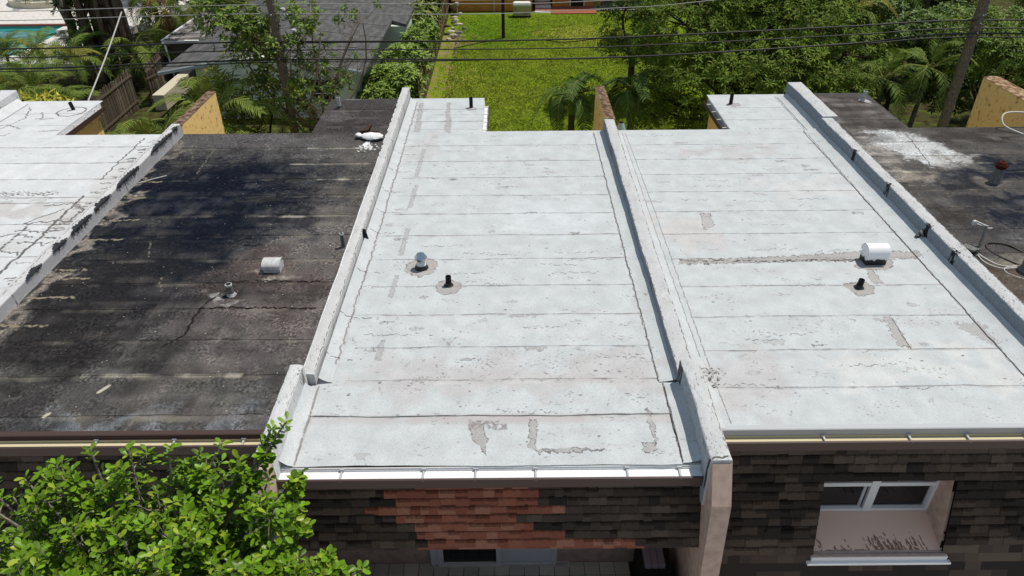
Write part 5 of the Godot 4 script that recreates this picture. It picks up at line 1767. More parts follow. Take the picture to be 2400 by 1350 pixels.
# a broad-leaved tree: trunk, limbs to each blob, crown of leaves
func tree(called: String, label: String, category: String, foot: Vector3, fork: float, trunk_r: float, blobs: Array, leaf: ArrayMesh, per: int, size: float, cols: Array, lm: Material, seed_: int, group := "", gaps := 0.3, bark: Material = null, skin := 0.55) -> Node3D:
	var r := RandomNumberGenerator.new()
	r.seed = seed_
	var t := thing(called, label, category, foot, 0.0, group)
	var bm: Material = bark if bark else mats.bark
	var mb := MB.new()
	limb(mb, Vector3.ZERO, Vector3(0, fork, 0), trunk_r, trunk_r * 0.75, r, 0.05, 5, 9)
	obj("trunk", mb.done(), bm, t)
	for b in blobs:
		mb = MB.new()
		var c: Vector3 = b[0] - foot
		limb(mb, Vector3(0, fork * 0.92, 0), c, trunk_r * 0.5, trunk_r * 0.16, r, 0.12)
		for k in 7:
			var d := Vector3(r.randfn(0, 1), absf(r.randfn(0, 0.7)), r.randfn(0, 1)).normalized()
			limb(mb, c, c + d * b[1] * 0.85, trunk_r * 0.15, trunk_r * 0.04, r, 0.15, 5, 5)
		obj("branch", mb.done(), bm, t)
	var places := tuft_leaves(blobs, per, size, r, 0.9, skin, gaps)
	for k in places.size():
		places[k].origin -= foot
	many("crown", leaf, lm, places, tints(cols[0], cols[1], cols[2], cols[3], 499, r), t)
	return t


# one pinnate frond along +z, arching up and then down by droop; leaflets hang by hang
func frond_shape(l: float, droop: float, hang: float, leaflet: float, pairs: int, seed_: int, col: Color, wide := 0.03, stalk := 0.12) -> ArrayMesh:
	var r := RandomNumberGenerator.new()
	r.seed = seed_
	var mb := MB.new()
	var pts := []
	var rad := []
	for k in 13:
		var t := k / 12.0
		pts.append(Vector3(0.04 * l * sin(t * 3.0) * (r.randf() - 0.5), l * (0.25 * t - droop * t * t * t), l * (t - 0.35 * droop * t * t * t)))
		rad.append(lerpf(0.02, 0.004, t) * sqrt(l))
	mb.col = col.lerp(Color(0.42, 0.38, 0.14), 0.6)
	mb.tube(pts, rad, 4)
	for k in pairs:
		var t := stalk + (1.0 - stalk) * (k + 0.5) / pairs
		var f := t * 12.0
		var i := mini(int(f), 11)
		var p: Vector3 = pts[i].lerp(pts[i + 1], f - i)
		var fwd: Vector3 = (pts[i + 1] - pts[i]).normalized()
		var up := Vector3(1, 0, 0).cross(-fwd).normalized()
		var len_ := leaflet * (0.45 + 0.9 * sin(PI * pow(clampf((t - stalk) / (1.0 - stalk), 0, 1), 0.75)) * 0.65) * r.randf_range(0.85, 1.1)
		for s in [-1.0, 1.0]:
			mb.col = col * r.randf_range(0.75, 1.25)
			mb.col.a = 1.0
			var d := (Vector3(s, 0, 0) * 0.9 + fwd * r.randf_range(0.45, 0.75) + up * r.randf_range(-0.05, 0.3) * (1.0 - hang)).normalized()
			var mid: Vector3 = p + d * len_ * 0.5 + Vector3(0, -hang * len_ * 0.10, 0)
			var tip: Vector3 = p + d * len_ * (0.95 - 0.2 * hang) + Vector3(0, -hang * len_ * r.randf_range(0.35, 0.6), 0)
			var w := fwd * wide * sqrt(l) * 0.5
			mb.quad(p - w * 0.6, p + w * 0.6, mid + w, mid - w)
			mb.tri(mid - w, mid + w, tip)
	return mb.done()


# a palm: trunk, then a fan of fronds, each a part of its own
func palm(called: String, label: String, foot: Vector3, head: Vector3, trunk_r: float, fronds: Array, count: int, lm: Material, seed_: int, group := "", shaft := 0.0, trunk_m: Material = null, low := -0.5, high := 1.25):
	var r := RandomNumberGenerator.new()
	r.seed = seed_
	var t := thing(called, label, "palm", foot, 0.0, group)
	var h := head - foot
	if trunk_r > 0.0:
		var mb := MB.new()
		var pts := []
		var rad := []
		for k in 15:
			var u := k / 14.0
			pts.append(Vector3(h.x * u * u, h.y * u, h.z * u * u))
			rad.append(trunk_r * (1.25 - 0.4 * u + 0.05 * (k % 2)))
		mb.tube(pts, rad, 10)
		obj("trunk", mb.done(), trunk_m if trunk_m else mats.palm_trunk, t)
		if shaft > 0.0:
			mb = MB.new()
			mb.tube([h - Vector3(0, shaft * 0.1, 0), h + Vector3(0, shaft * 0.4, 0), h + Vector3(0, shaft, 0)], [trunk_r * 1.05, trunk_r * 0.95, trunk_r * 0.5], 10)
			obj("crownshaft", mb.done(), mat("palm_shaft", Color(0.13, 0.19, 0.05), 0.5), t)
	for k in count:
		var yaw := k * 2.39996 + r.randf_range(-0.2, 0.2)
		var pitch := lerpf(high, low, pow((k + 0.5) / count, 0.8))
		var s := r.randf_range(0.85, 1.1)
		var bas := Basis(Vector3.UP, yaw) * Basis(Vector3(1, 0, 0), -pitch) * Basis(Vector3(0, 0, 1), r.randfn(0, 0.25))
		var o := obj("frond", fronds[k % fronds.size()], lm, t, Transform3D(bas.scaled(Vector3(s, s, s)), h + Vector3(0, shaft * 0.85, 0)))
		o.set_meta("kind", "thing")


func plant_mats():
	mat("bark", Color(0.115, 0.095, 0.075), 0.95, {"tex": noise_tex([Color(0.5, 0.5, 0.5), Color(1, 1, 1)], 0.08, 4, 20, 128, 1.7, 0.3), "tri": 2.0})
	mat("pale_bark", Color(0.44, 0.385, 0.33), 0.95, {"tex": noise_tex([Color(0.5, 0.5, 0.5), Color(1, 1, 1)], 0.08, 4, 21, 128, 1.7, 0.2), "tri": 3.0})
	mat("palm_trunk", Color(0.15, 0.135, 0.115), 0.95, {"tex": noise_tex([Color(0.55, 0.55, 0.55), Color(1, 1, 1)], 0.05, 3, 22, 128, 1.7, 0.3), "tri": 1.6, "squash": Vector3(0.3, 4, 0.3)})
	leaf_kinds.round = leaf_shape([0.03, 0.16, 0.24, 0.20, 0.0], 0.25, 0.12)
	leaf_kinds.oval = leaf_shape([0.02, 0.20, 0.18, 0.0], 0.3, 0.3)
	leaf_kinds.lance = leaf_shape([0.02, 0.13, 0.10, 0.0], 0.3, 0.35)
	leaf_kinds.long = leaf_shape([0.02, 0.09, 0.10, 0.06, 0.0], 0.3, 0.5)


# ---------------------------------------------------------------- the gardens
func build_plants():
	plant_mats()
	var gloss := leaf_mat("leaf_glossy", 0.5, 0.45, 0.3)
	var soft := leaf_mat("leaf_soft", 0.6, 0.6, 0.2)
	var G := Color(0.115, 0.190, 0.028)
	var D := Color(0.092, 0.155, 0.030)
	var Y := Color(0.20, 0.22, 0.03)
	# big tree right of the lawn
	var big := []
	for q in [[6.4, 6.3, -27.0, 2.3, 1.6], [8.6, 6.6, -27.6, 2.4, 1.7], [10.7, 6.2, -27.2, 2.3, 1.7], [12.0, 5.2, -26.4, 1.7, 1.3], [9.4, 5.0, -25.6, 2.2, 1.4], [7.0, 4.7, -25.6, 2.0, 1.4], [5.6, 4.0, -26.2, 1.4, 1.3], [6.6, 2.9, -26.6, 1.6, 1.0], [8.4, 3.4, -25.2, 1.9, 1.1], [10.6, 3.8, -25.2, 1.7, 1.1], [5.6, 7.6, -29.2, 1.8, 1.3], [8.0, 8.2, -28.6, 2.4, 1.4], [11.2, 7.8, -28.6, 2.2, 1.4], [12.4, 4.0, -26.0, 1.0, 0.8]]:
		big.append([Vector3(q[0], q[1], q[2]), Vector3(q[3], q[4], q[3] * 0.85), int(q[3] * q[3] * 95)])
	tree("broad_tree", "large spreading dark green tree standing right of the lawn behind the white extension", "tree", Vector3(9.2, 0, -27.6), 2.4, 0.26, big, leaf_kinds.lance, 9, 0.22, [Color(0.128, 0.196, 0.026), 0.45, Y, 0.12], soft, 101, "", 0.30)
	tree("mango_tree", "tree with reddish flower sprays at the far right end of the lawn", "tree", Vector3(6.4, 0, -38.0), 2.2, 0.2, [[Vector3(6.0, 5.4, -37.5), Vector3(2.2, 1.8, 2.0), 260], [Vector3(7.2, 3.6, -37.0), Vector3(2.0, 1.4, 1.6), 200], [Vector3(8.6, 6.2, -38.5), Vector3(2.4, 1.8, 2.0), 260], [Vector3(5.6, 3.2, -36.6), Vector3(1.3, 1.2, 1.2), 120]], leaf_kinds.lance, 9, 0.30, [D, 0.4, Color(0.30, 0.20, 0.07), 0.22], soft, 102, "", 0.35)
	for q in [[9.6, 0.17, "stout trunk with loose bark below the big tree"], [10.4, 0.13, "slim second trunk below the big tree"]]:
		var t := thing("tree_trunk", q[2], "tree trunk", Vector3(q[0] - 0.75, 0, -29.6))
		var mb := MB.new()
		var r := RandomNumberGenerator.new()
		r.seed = int(q[0] * 10)
		limb(mb, Vector3.ZERO, Vector3(0.1, 4.2, 0.3), q[1] * 1.2, q[1], r, 0.03, 8, 9)
		obj("stem", mb.done(), mats.bark, t)
	# the jungle at the right
	var spots := [
		[13.6, 3.4, -33, 2.6, 2.2, "deep green bush mass directly behind the areca palms", D, 0.24, "lance"],
		[17.2, 4.0, -32, 2.8, 2.4, "glossy dark tree behind the leaning pole", D, 0.24, "oval"],
		[19.8, 4.4, -29, 2.4, 2.6, "bright yellow green tree right of the leaning pole", Color(0.12, 0.19, 0.02), 0.26, "lance"],
		[21.6, 2.6, -26, 2.2, 2.0, "dark leafy shrub behind the right-hand yellow wall", G, 0.24, "oval"],
		[17.6, 1.6, -25, 1.9, 1.5, "low dark undergrowth bush at the foot of the leaning pole", D, 0.22, "lance"],
		[13.4, 1.2, -26, 1.6, 1.2, "low shrub with pale tips beside the weathered extension", G, 0.24, "lance"],
		[15.0, 5.0, -42, 3.4, 2.8, "far dark oak-like tree behind the big tree", D, 0.26, "oval"],
		[21.0, 5.4, -41, 3.4, 3.0, "far grey green tree near the top right corner", Color(0.075, 0.11, 0.035), 0.28, "oval"],
		[26.0, 5.0, -36, 3.2, 3.0, "tall light green tree at the far right edge", Color(0.10, 0.16, 0.025), 0.28, "lance"],
		[24.0, 3.0, -30, 2.4, 2.4, "rounded mid green tree at the right edge", G, 0.26, "oval"],
		[11.5, 4.6, -48, 3.4, 2.8, "far tree closing the lawn behind the mango tree", D, 0.28, "oval"],
		[18.5, 4.6, -54, 4.2, 3.2, "farthest dark tree on the right skyline", D, 0.32, "oval"],
		[28.0, 5.0, -50, 4.6, 3.4, "farthest olive tree at the top right", Color(0.09, 0.115, 0.03), 0.32, "oval"]]
	for k in spots.size():
		var q: Array = spots[k]
		var c := Vector3(q[0], q[1], q[2])
		var blobs := []
		var r := RandomNumberGenerator.new()
		r.seed = 300 + k
		for i in 5:
			var o := Vector3(r.randf_range(-0.75, 0.75) * q[3], r.randf_range(-0.45, 0.55) * q[4], r.randf_range(-0.5, 0.6) * q[3])
			var s := r.randf_range(0.5, 0.75)
			blobs.append([c + o, Vector3(q[3], q[4], q[3]) * s, int(95 * q[3] * q[3] * s)])
		tree("garden_tree", q[5], "tree" if q[1] > 2.0 else "shrub", Vector3(q[0], 0, q[2]), maxf(q[1] * 0.45, 0.5), 0.13, blobs, leaf_kinds[q[8]], 8, q[7] * 0.85, [q[6] * 1.05, 0.45, Y, 0.10], gloss, 400 + k, "trees in the garden at the right", 0.32)
	# palms
	var areca := []
	for k in 3:
		areca.append(frond_shape(2.1, [0.5, 0.75, 0.95][k], 0.55, 0.55, 30, 500 + k, Color(0.14, 0.21, 0.04)))
	var yellowed := [frond_shape(2.0, 0.8, 0.6, 0.5, 28, 510, Color(0.26, 0.26, 0.05)), areca[0], areca[1]]
	var christmas := []
	for k in 3:
		christmas.append(frond_shape(1.9, [0.8, 1.05, 1.3][k], 0.35, 0.50, 36, 520 + k, Color(0.078, 0.135, 0.03), 0.055, 0.08))
	var coco := []
	for k in 3:
		coco.append(frond_shape(3.0, [0.55, 0.75, 1.0][k], 0.7, 0.75, 40, 530 + k, Color(0.17, 0.23, 0.045), 0.035))
	palm("lawn_palm", "short green palm on the lawn beside the thin yellow wall", Vector3(2.36, 0, -27.2), Vector3(2.38, 3.1, -27.0), 0.14, christmas, 13, soft, 601, "", 0.75, null, -0.55, 1.0)
	palm("lawn_palm", "dark palm overhung by the big tree at the lawn edge", Vector3(4.7, 0, -26.8), Vector3(4.55, 3.6, -26.4), 0.13, christmas, 11, soft, 602, "", 0.7, null, -0.6, 0.9)
	var clump := [
		["areca_palm", "areca palm with a ringed trunk beside the weathered right extension", Vector3(15.3, 0, -28.4), Vector3(14.7, 3.3, -28.2), 0.08, areca, 11, 0.7],
		["areca_palm", "areca palm with a green shaft leaning beside the pole", Vector3(15.6, 0, -27.0), Vector3(16.3, 3.6, -28.0), 0.09, areca, 11, 0.9],
		["areca_palm", "tall areca palm behind the cables at the right", Vector3(14.6, 0, -31.5), Vector3(14.3, 5.2, -31.5), 0.09, yellowed, 12, 0.7],
		["areca_palm", "areca palm deep in the trees left of the leaning pole", Vector3(17.8, 0, -34.5), Vector3(17.6, 5.2, -34.5), 0.09, areca, 12, 0.7],
		["areca_palm", "bright areca palm high above the other trees at the right", Vector3(17.0, 0, -38.5), Vector3(16.8, 6.4, -38.5), 0.09, yellowed, 12, 0.7],
		["areca_palm", "browning palm near the top right corner behind the pole", Vector3(20.5, 0, -37), Vector3(20.4, 6.2, -37), 0.1, yellowed, 12, 0.6]]
	for k in clump.size():
		var q: Array = clump[k]
		palm(q[0], q[1], q[2], q[3], q[4], q[5], q[6], soft, 610 + k, "areca palms at the right", q[7])
	left_garden(gloss, soft, areca, yellowed, coco)


func left_garden(gloss: Material, soft: Material, areca: Array, yellowed: Array, coco: Array):
	var G := Color(0.125, 0.20, 0.03)
	var Y := Color(0.24, 0.24, 0.03)
	# the half bare tree round the left pole
	var r := RandomNumberGenerator.new()
	r.seed = 700
	var foot := Vector3(-7.0, 0, -24.9)
	var t := thing("sparse_tree", "half bare tree with clumps of leaves around the wooden pole", "tree", foot)
	var mb := MB.new()
	limb(mb, Vector3.ZERO, Vector3(0.15, 3.0, 0.1), 0.15, 0.11, r, 0.05, 6, 9)
	obj("trunk", mb.done(), mats.pale_bark, t)
	var ends := []
	for k in 12:
		var yaw := k * 2.39996 + 0.5
		var tip := Vector3(0.15 + cos(yaw) * r.randf_range(0.9, 2.4), r.randf_range(4.6, 7.6), sin(yaw) * r.randf_range(0.6, 1.5))
		if k < 3:
			tip = [Vector3(-2.1, 7.2, 0.2), Vector3(-1.0, 6.6, 0.4), Vector3(2.0, 7.0, 0)][k]
		mb = MB.new()
		var start := Vector3(0.15, 2.2 + 0.08 * k, 0.1)
		limb(mb, start, tip, 0.065, 0.02, r, 0.14, 8, 6)
		for i in 9:
			var b := start.lerp(tip, r.randf_range(0.45, 1.0)) + Vector3(r.randfn(0, 0.1), r.randfn(0, 0.1), r.randfn(0, 0.1))
			var e := b + Vector3(r.randfn(0, 0.55), r.randf_range(0.1, 0.9), r.randfn(0, 0.45))
			limb(mb, b, e, 0.018, 0.007, r, 0.15, 4, 4)
			for j in 2:
				var f := e + Vector3(r.randfn(0, 0.25), r.randf_range(0.0, 0.35), r.randfn(0, 0.25))
				limb(mb, b.lerp(e, 0.6), f, 0.01, 0.004, r, 0.1, 3, 4)
				ends.append(f + foot)
			ends.append(e + foot)
		obj("branch", mb.done(), mats.pale_bark, t)
	var places := []
	for e in ends:
		if (e.x > -6.6 and r.randf() < 0.72) or r.randf() < 0.25:
			continue
		places.append_array(tuft_leaves([[e, Vector3(0.16, 0.14, 0.16), 4]], 6, 0.17, r))
	for q in [[-9.2, 7.0, -24.6, 1.1, 0.75, 120], [-8.5, 6.7, -24.4, 0.7, 0.8, 60], [-9.6, 7.5, -24.8, 0.8, 0.5, 60], [-6.9, 7.4, -24.6, 0.8, 0.4, 40], [-6.2, 7.0, -24.5, 0.5, 0.5, 22], [-8.0, 6.1, -24.4, 0.6, 0.5, 36], [-5.9, 4.9, -24.4, 0.6, 0.4, 16], [-7.6, 4.3, -24.4, 1.0, 0.7, 70]]:
		places.append_array(tuft_leaves([[Vector3(q[0], q[1], q[2]), Vector3(q[3], q[4], q[3]), q[5]]], 7, 0.18, r, 0.9, 0.3, 0.35))
	for k in places.size():
		places[k].origin -= foot
	many("crown", leaf_kinds.oval, gloss, places, tints(G, 0.4, Y, 0.12, 499, r), t)
	# mango with yellow young leaves below it
	tree("young_mango_tree", "mango tree with yellowish young leaves in front of the grey roofed house", "tree", Vector3(-9.6, 0, -25.6), 1.8, 0.13, [[Vector3(-9.4, 4.9, -25.2), Vector3(1.5, 1.0, 1.1), 120], [Vector3(-8.3, 4.5, -25.0), Vector3(1.2, 1.0, 1.0), 80], [Vector3(-9.0, 3.4, -24.4), Vector3(1.6, 1.0, 1.0), 110], [Vector3(-7.6, 3.3, -24.2), Vector3(1.1, 0.9, 0.9), 70], [Vector3(-10.3, 4.2, -25.0), Vector3(1.0, 0.9, 0.9), 80], [Vector3(-6.6, 2.9, -24.0), Vector3(0.8, 0.7, 0.7), 60]], leaf_kinds.long, 8, 0.28, [Color(0.13, 0.19, 0.028), 0.4, Color(0.44, 0.40, 0.05), 0.3], soft, 701, "", 0.36)
	# feathery palms behind the stained parapet
	var at := [[-11.6, 3.5, -22.2, "large arching palm whose fronds fill the gap beside the yellow wall"], [-13.1, 2.9, -22.8, "low feathery palm beside the gutter of the left extension"], [-10.0, 4.2, -23.4, "upright feathery palm behind the yellow wall"]]
	for k in at.size():
		palm("feather_palm", at[k][3], Vector3(at[k][0], 0, at[k][2]), Vector3(at[k][0] + 0.1, at[k][1], at[k][2]), 0.1, coco, 12, soft, 720 + k, "feathery palms behind the black roof", 0.0, null, -0.3, 1.2)
	# areca clumps at the far left
	var left := [[-20.9, 3.2, -31.2, "areca palm in front of the pool with a rounded crown"], [-22.4, 2.7, -31.6, "areca palm clump at the left edge below the pool"], [-19.6, 2.2, -30.6, "areca palm with browning tips above the variegated plant"], [-23.6, 3.0, -36.6, "areca palm with arched fronds over the pool water"], [-25.6, 2.9, -37.2, "areca palm fronds overlapping the pool at the left edge"], [-22.4, 2.4, -37.4, "small areca palm shading the deck"], [-18.6, 1.9, -27.4, "areca palm low behind the left parapet"], [-17.2, 2.6, -26.2, "areca palm right of the yellow variegated plant"], [-23.6, 2.2, -40.0, "bushy areca palm below the fig roots"]]
	for k in left.size():
		var q: Array = left[k]
		palm("areca_palm", q[3], Vector3(q[0], 0, q[2]), Vector3(q[0], q[1] * 0.75, q[2]), 0.07, yellowed if k % 2 else areca, 18, soft, 740 + k, "areca palms by the pool", 0.4, null, -0.2, 1.3)
	for q in [[-17.6, 1.5, -26.0, 1.8, 1.3, "bushy green shrub under the areca palms at the left"], [-14.0, 1.4, -24.6, 1.4, 1.2, "dark bush beside the wooden fence"], [-20.8, 1.0, -28.5, 1.8, 0.9, "leafy bush at the left edge below the pool"], [-12.2, 1.0, -26.5, 1.2, 0.9, "low bush between fence and feathery palms"]]:
		tree("garden_shrub", q[5], "shrub", Vector3(q[0], 0, q[2]), 0.4, 0.06, [[Vector3(q[0], q[1], q[2]), Vector3(q[3], q[4], q[3] * 0.8), int(q[3] * q[3] * 60)], [Vector3(q[0] + 0.5, q[1] * 0.7, q[2] + 0.5), Vector3(q[3], q[4], q[3]) * 0.7, int(q[3] * q[3] * 30)]], leaf_kinds.lance, 8, 0.24, [G, 0.4, Y, 0.2], soft, 760 + int(q[3] * 10), "shrubs at the left", 0.3)
	# yellow variegated plants
	var croton := [["variegated_plant", "bright yellow variegated plant above the left extension roof", Vector3(-14.5, 0, -22.0), 1.0], ["variegated_plant", "smaller yellow variegated plant at the very left edge", Vector3(-15.8, 0, -22.4), 0.55]]
	for q in croton:
		tree(q[0], q[1], "shrub", q[2], 3.9, 0.05, [[q[2] + Vector3(0, 5.0, 0), Vector3(0.75, 0.4, 0.6) * (0.5 + 0.5 * q[3]), int(75 * q[3])]], leaf_kinds.long, 9, 0.5, [Color(0.42, 0.40, 0.06), 0.35, Color(0.12, 0.17, 0.03), 0.3], soft, 780, "variegated plants", 0.1)
	# strangler fig with hanging roots, top left
	var fig := Vector3(-23.0, 0, -42.0)
	tree("fig_tree", "huge fig with rope-like hanging roots and a deep dark crown", "tree", fig, 5.0, 0.5, [[fig + Vector3(1.0, 7.5, 0), Vector3(3.4, 2.2, 2.4), 260], [fig + Vector3(4.0, 7.5, -1), Vector3(3.0, 2.2, 2.4), 220], [fig + Vector3(-0.4, 3.4, 0.6), Vector3(1.4, 1.6, 1.2), 60]], leaf_kinds.oval, 8, 0.3, [Color(0.035, 0.06, 0.015), 0.4, Y, 0.1], soft, 790, "", 0.3, mat("root_brown", Color(0.24, 0.17, 0.125), 0.95, {"tex": mats.palm_trunk.albedo_texture, "tri": 1.5, "squash": Vector3(4, 0.3, 4)}))
	t = thing("hanging_roots", "brown rope-like roots hanging down the fig trunk", "roots", fig)
	for k in 16:
		mb = MB.new()
		var x := r.randf_range(-1.2, 1.8)
		limb(mb, Vector3(x, 9.0, r.randf_range(0.2, 0.9)), Vector3(x * 1.3 + r.randfn(0, 0.3), 0.0, r.randf_range(0.2, 1.2)), 0.10, 0.14, r, 0.03, 9, 6)
		obj("root", mb.done(), mat("root_brown", Color(0.17, 0.115, 0.085), 0.95), t)
	# dying fan of fronds right of the fig and dark palms behind
	var dead := [frond_shape(2.4, 0.9, 0.8, 0.55, 30, 540, Color(0.17, 0.085, 0.03)), coco[1], coco[2], areca[1]]
	palm("old_palm", "palm with orange dying fronds between the fig and the grey roof", Vector3(-20.3, 0, -44.5), Vector3(-20.3, 3.0, -44.5), 0.14, dead, 18, soft, 791, "", 0.0, null, -0.9, 1.0)
	palm("old_palm", "dark palm crowding behind the dying fronds near the lean-to roof", Vector3(-18.9, 0, -48.5), Vector3(-19.0, 4.2, -48.5), 0.14, [dead[0], coco[0], coco[2]], 16, soft, 792, "", 0.0, null, -0.9, 1.0)
	palm("old_palm", "dark green palm low against the wooden fence", Vector3(-20.6, 0, -40.0), Vector3(-20.6, 1.6, -40.0), 0.12, [coco[1], coco[2], areca[2]], 14, soft, 793, "", 0.0, null, -0.6, 1.2)
	palm("old_palm", "palm with a broad dark crown above the fig roots", Vector3(-21.8, 0, -46.5), Vector3(-21.7, 3.6, -46.5), 0.14, [coco[2], coco[1], dead[0]], 16, soft, 797, "", 0.0, null, -0.9, 1.0)
	# coconut palms by the pool
	palm("coconut_palm", "coconut palm with a leaning trunk beside the pool", Vector3(-30.0, 0.4, -51.2), Vector3(-32.2, 5.2, -50.6), 0.24, coco, 13, soft, 794, "", 0.0, null, -0.7, 0.9)
	palm("coconut_palm", "coconut palm whose yellowing fronds hang over the deck", Vector3(-25.4, 0, -47.5), Vector3(-26.2, 4.6, -46.5), 0.2, [frond_shape(3.0, 0.9, 0.8, 0.8, 40, 541, Color(0.24, 0.22, 0.03)), coco[2], coco[1]], 15, soft, 795, "", 0.0, null, -0.9, 0.9)
	palm("coconut_palm", "coconut palm in the round bed behind the pool", Vector3(-36.0, 0.6, -60), Vector3(-36.0, 3.4, -60), 0.25, coco, 13, soft, 796, "", 0.0, null, -0.7, 0.9)
	# hedge along the lawn fence
	var hr := [[-6.7, -35.6, 1.2, 0.9], [-5.7, -36.6, 1.8, 1.15], [-6.6, -37.6, 1.6, 0.95], [-5.5, -38.8, 2.2, 1.15], [-6.1, -39.8, 2.0, 0.95], [-5.4, -41.3, 2.3, 0.9], [-5.3, -43.2, 2.2, 0.8], [-5.3, -45.2, 2.0, 0.75]]
	var hl := ["nearest shrub of the hedge, right behind the middle parapet", "second hedge shrub, close to the fence", "hedge shrub reaching over the white edging", "hedge shrub at the end of the pale green wall", "hedge shrub under the middle cable, wide and bright", "hedge shrub under the uppermost cable beside the fence", "hedge shrub at the corner of the grey roof", "last hedge shrub before the frangipani"]
	for k in hr.size():
		var q: Array = hr[k]
		tree("hedge_shrub", hl[k], "shrub", Vector3(q[0], 0, q[1]), 0.5, 0.06, [[Vector3(q[0], q[2] * 0.55, q[1]), Vector3(q[3], q[2] * 0.55, q[3]), 130], [Vector3(q[0] + 0.3, q[2] * 0.8, q[1] + 0.2), Vector3(q[3], q[2] * 0.5, q[3]) * 0.7, 70]], leaf_kinds.lance, 11, 0.36, [Color(0.25, 0.36, 0.06), 0.4, Color(0.07, 0.12, 0.03), 0.4], gloss, 800 + k, "shrubs of the hedge along the lawn fence", 0.2)
	var fr := [["frangipani", "pale tipped frangipani at the far end of the lawn fence", Vector3(-6.2, 0, -50.5), 2.5], ["frangipani", "palm-like shrub with drooping blades beside the fence", Vector3(-5.9, 0, -48.0), 1.8]]
	for q in fr:
		tree(q[0], q[1], "shrub", q[2], 0.9, 0.07, [[q[2] + Vector3(0, q[3], 0), Vector3(1.3, 0.6, 1.0), 60], [q[2] + Vector3(0.3, q[3] * 0.6, 0.6), Vector3(1.0, 0.7, 0.9), 40]], leaf_kinds.long, 10, 0.7, [Color(0.13, 0.19, 0.04), 0.35, Color(0.42, 0.44, 0.16), 0.35], soft, 820, "", 0.2)
	# trees closing the view at the top left
	for q in [[-30.0, 4.0, -62, 5.0, 3.0, "dark tree behind the pool deck at the top left"], [-21.0, 5.0, -52, 4.4, 3.4, "dark tree behind the fig"], [-14.0, 5.0, -62, 4.5, 3.0, "dark tree beyond the grey roof"], [-7.6, 2.4, -54, 1.8, 2.2, "dark hedge tree beside the far end of the grey roof"]]:
		tree("garden_tree", q[5], "tree", Vector3(q[0], 0, q[2]), 2.0, 0.2, [[Vector3(q[0], q[1], q[2]), Vector3(q[3], q[4], q[3] * 0.7), int(q[3] * q[3] * 22)], [Vector3(q[0] + q[3] * 0.5, q[1] * 0.7, q[2] + 1), Vector3(q[3], q[4], q[3]) * 0.6, int(q[3] * q[3] * 12)]], leaf_kinds.oval, 8, 0.34, [Color(0.04, 0.07, 0.018), 0.4, Y, 0.08], soft, 830 + int(q[3]), "trees closing the view at the left", 0.25)


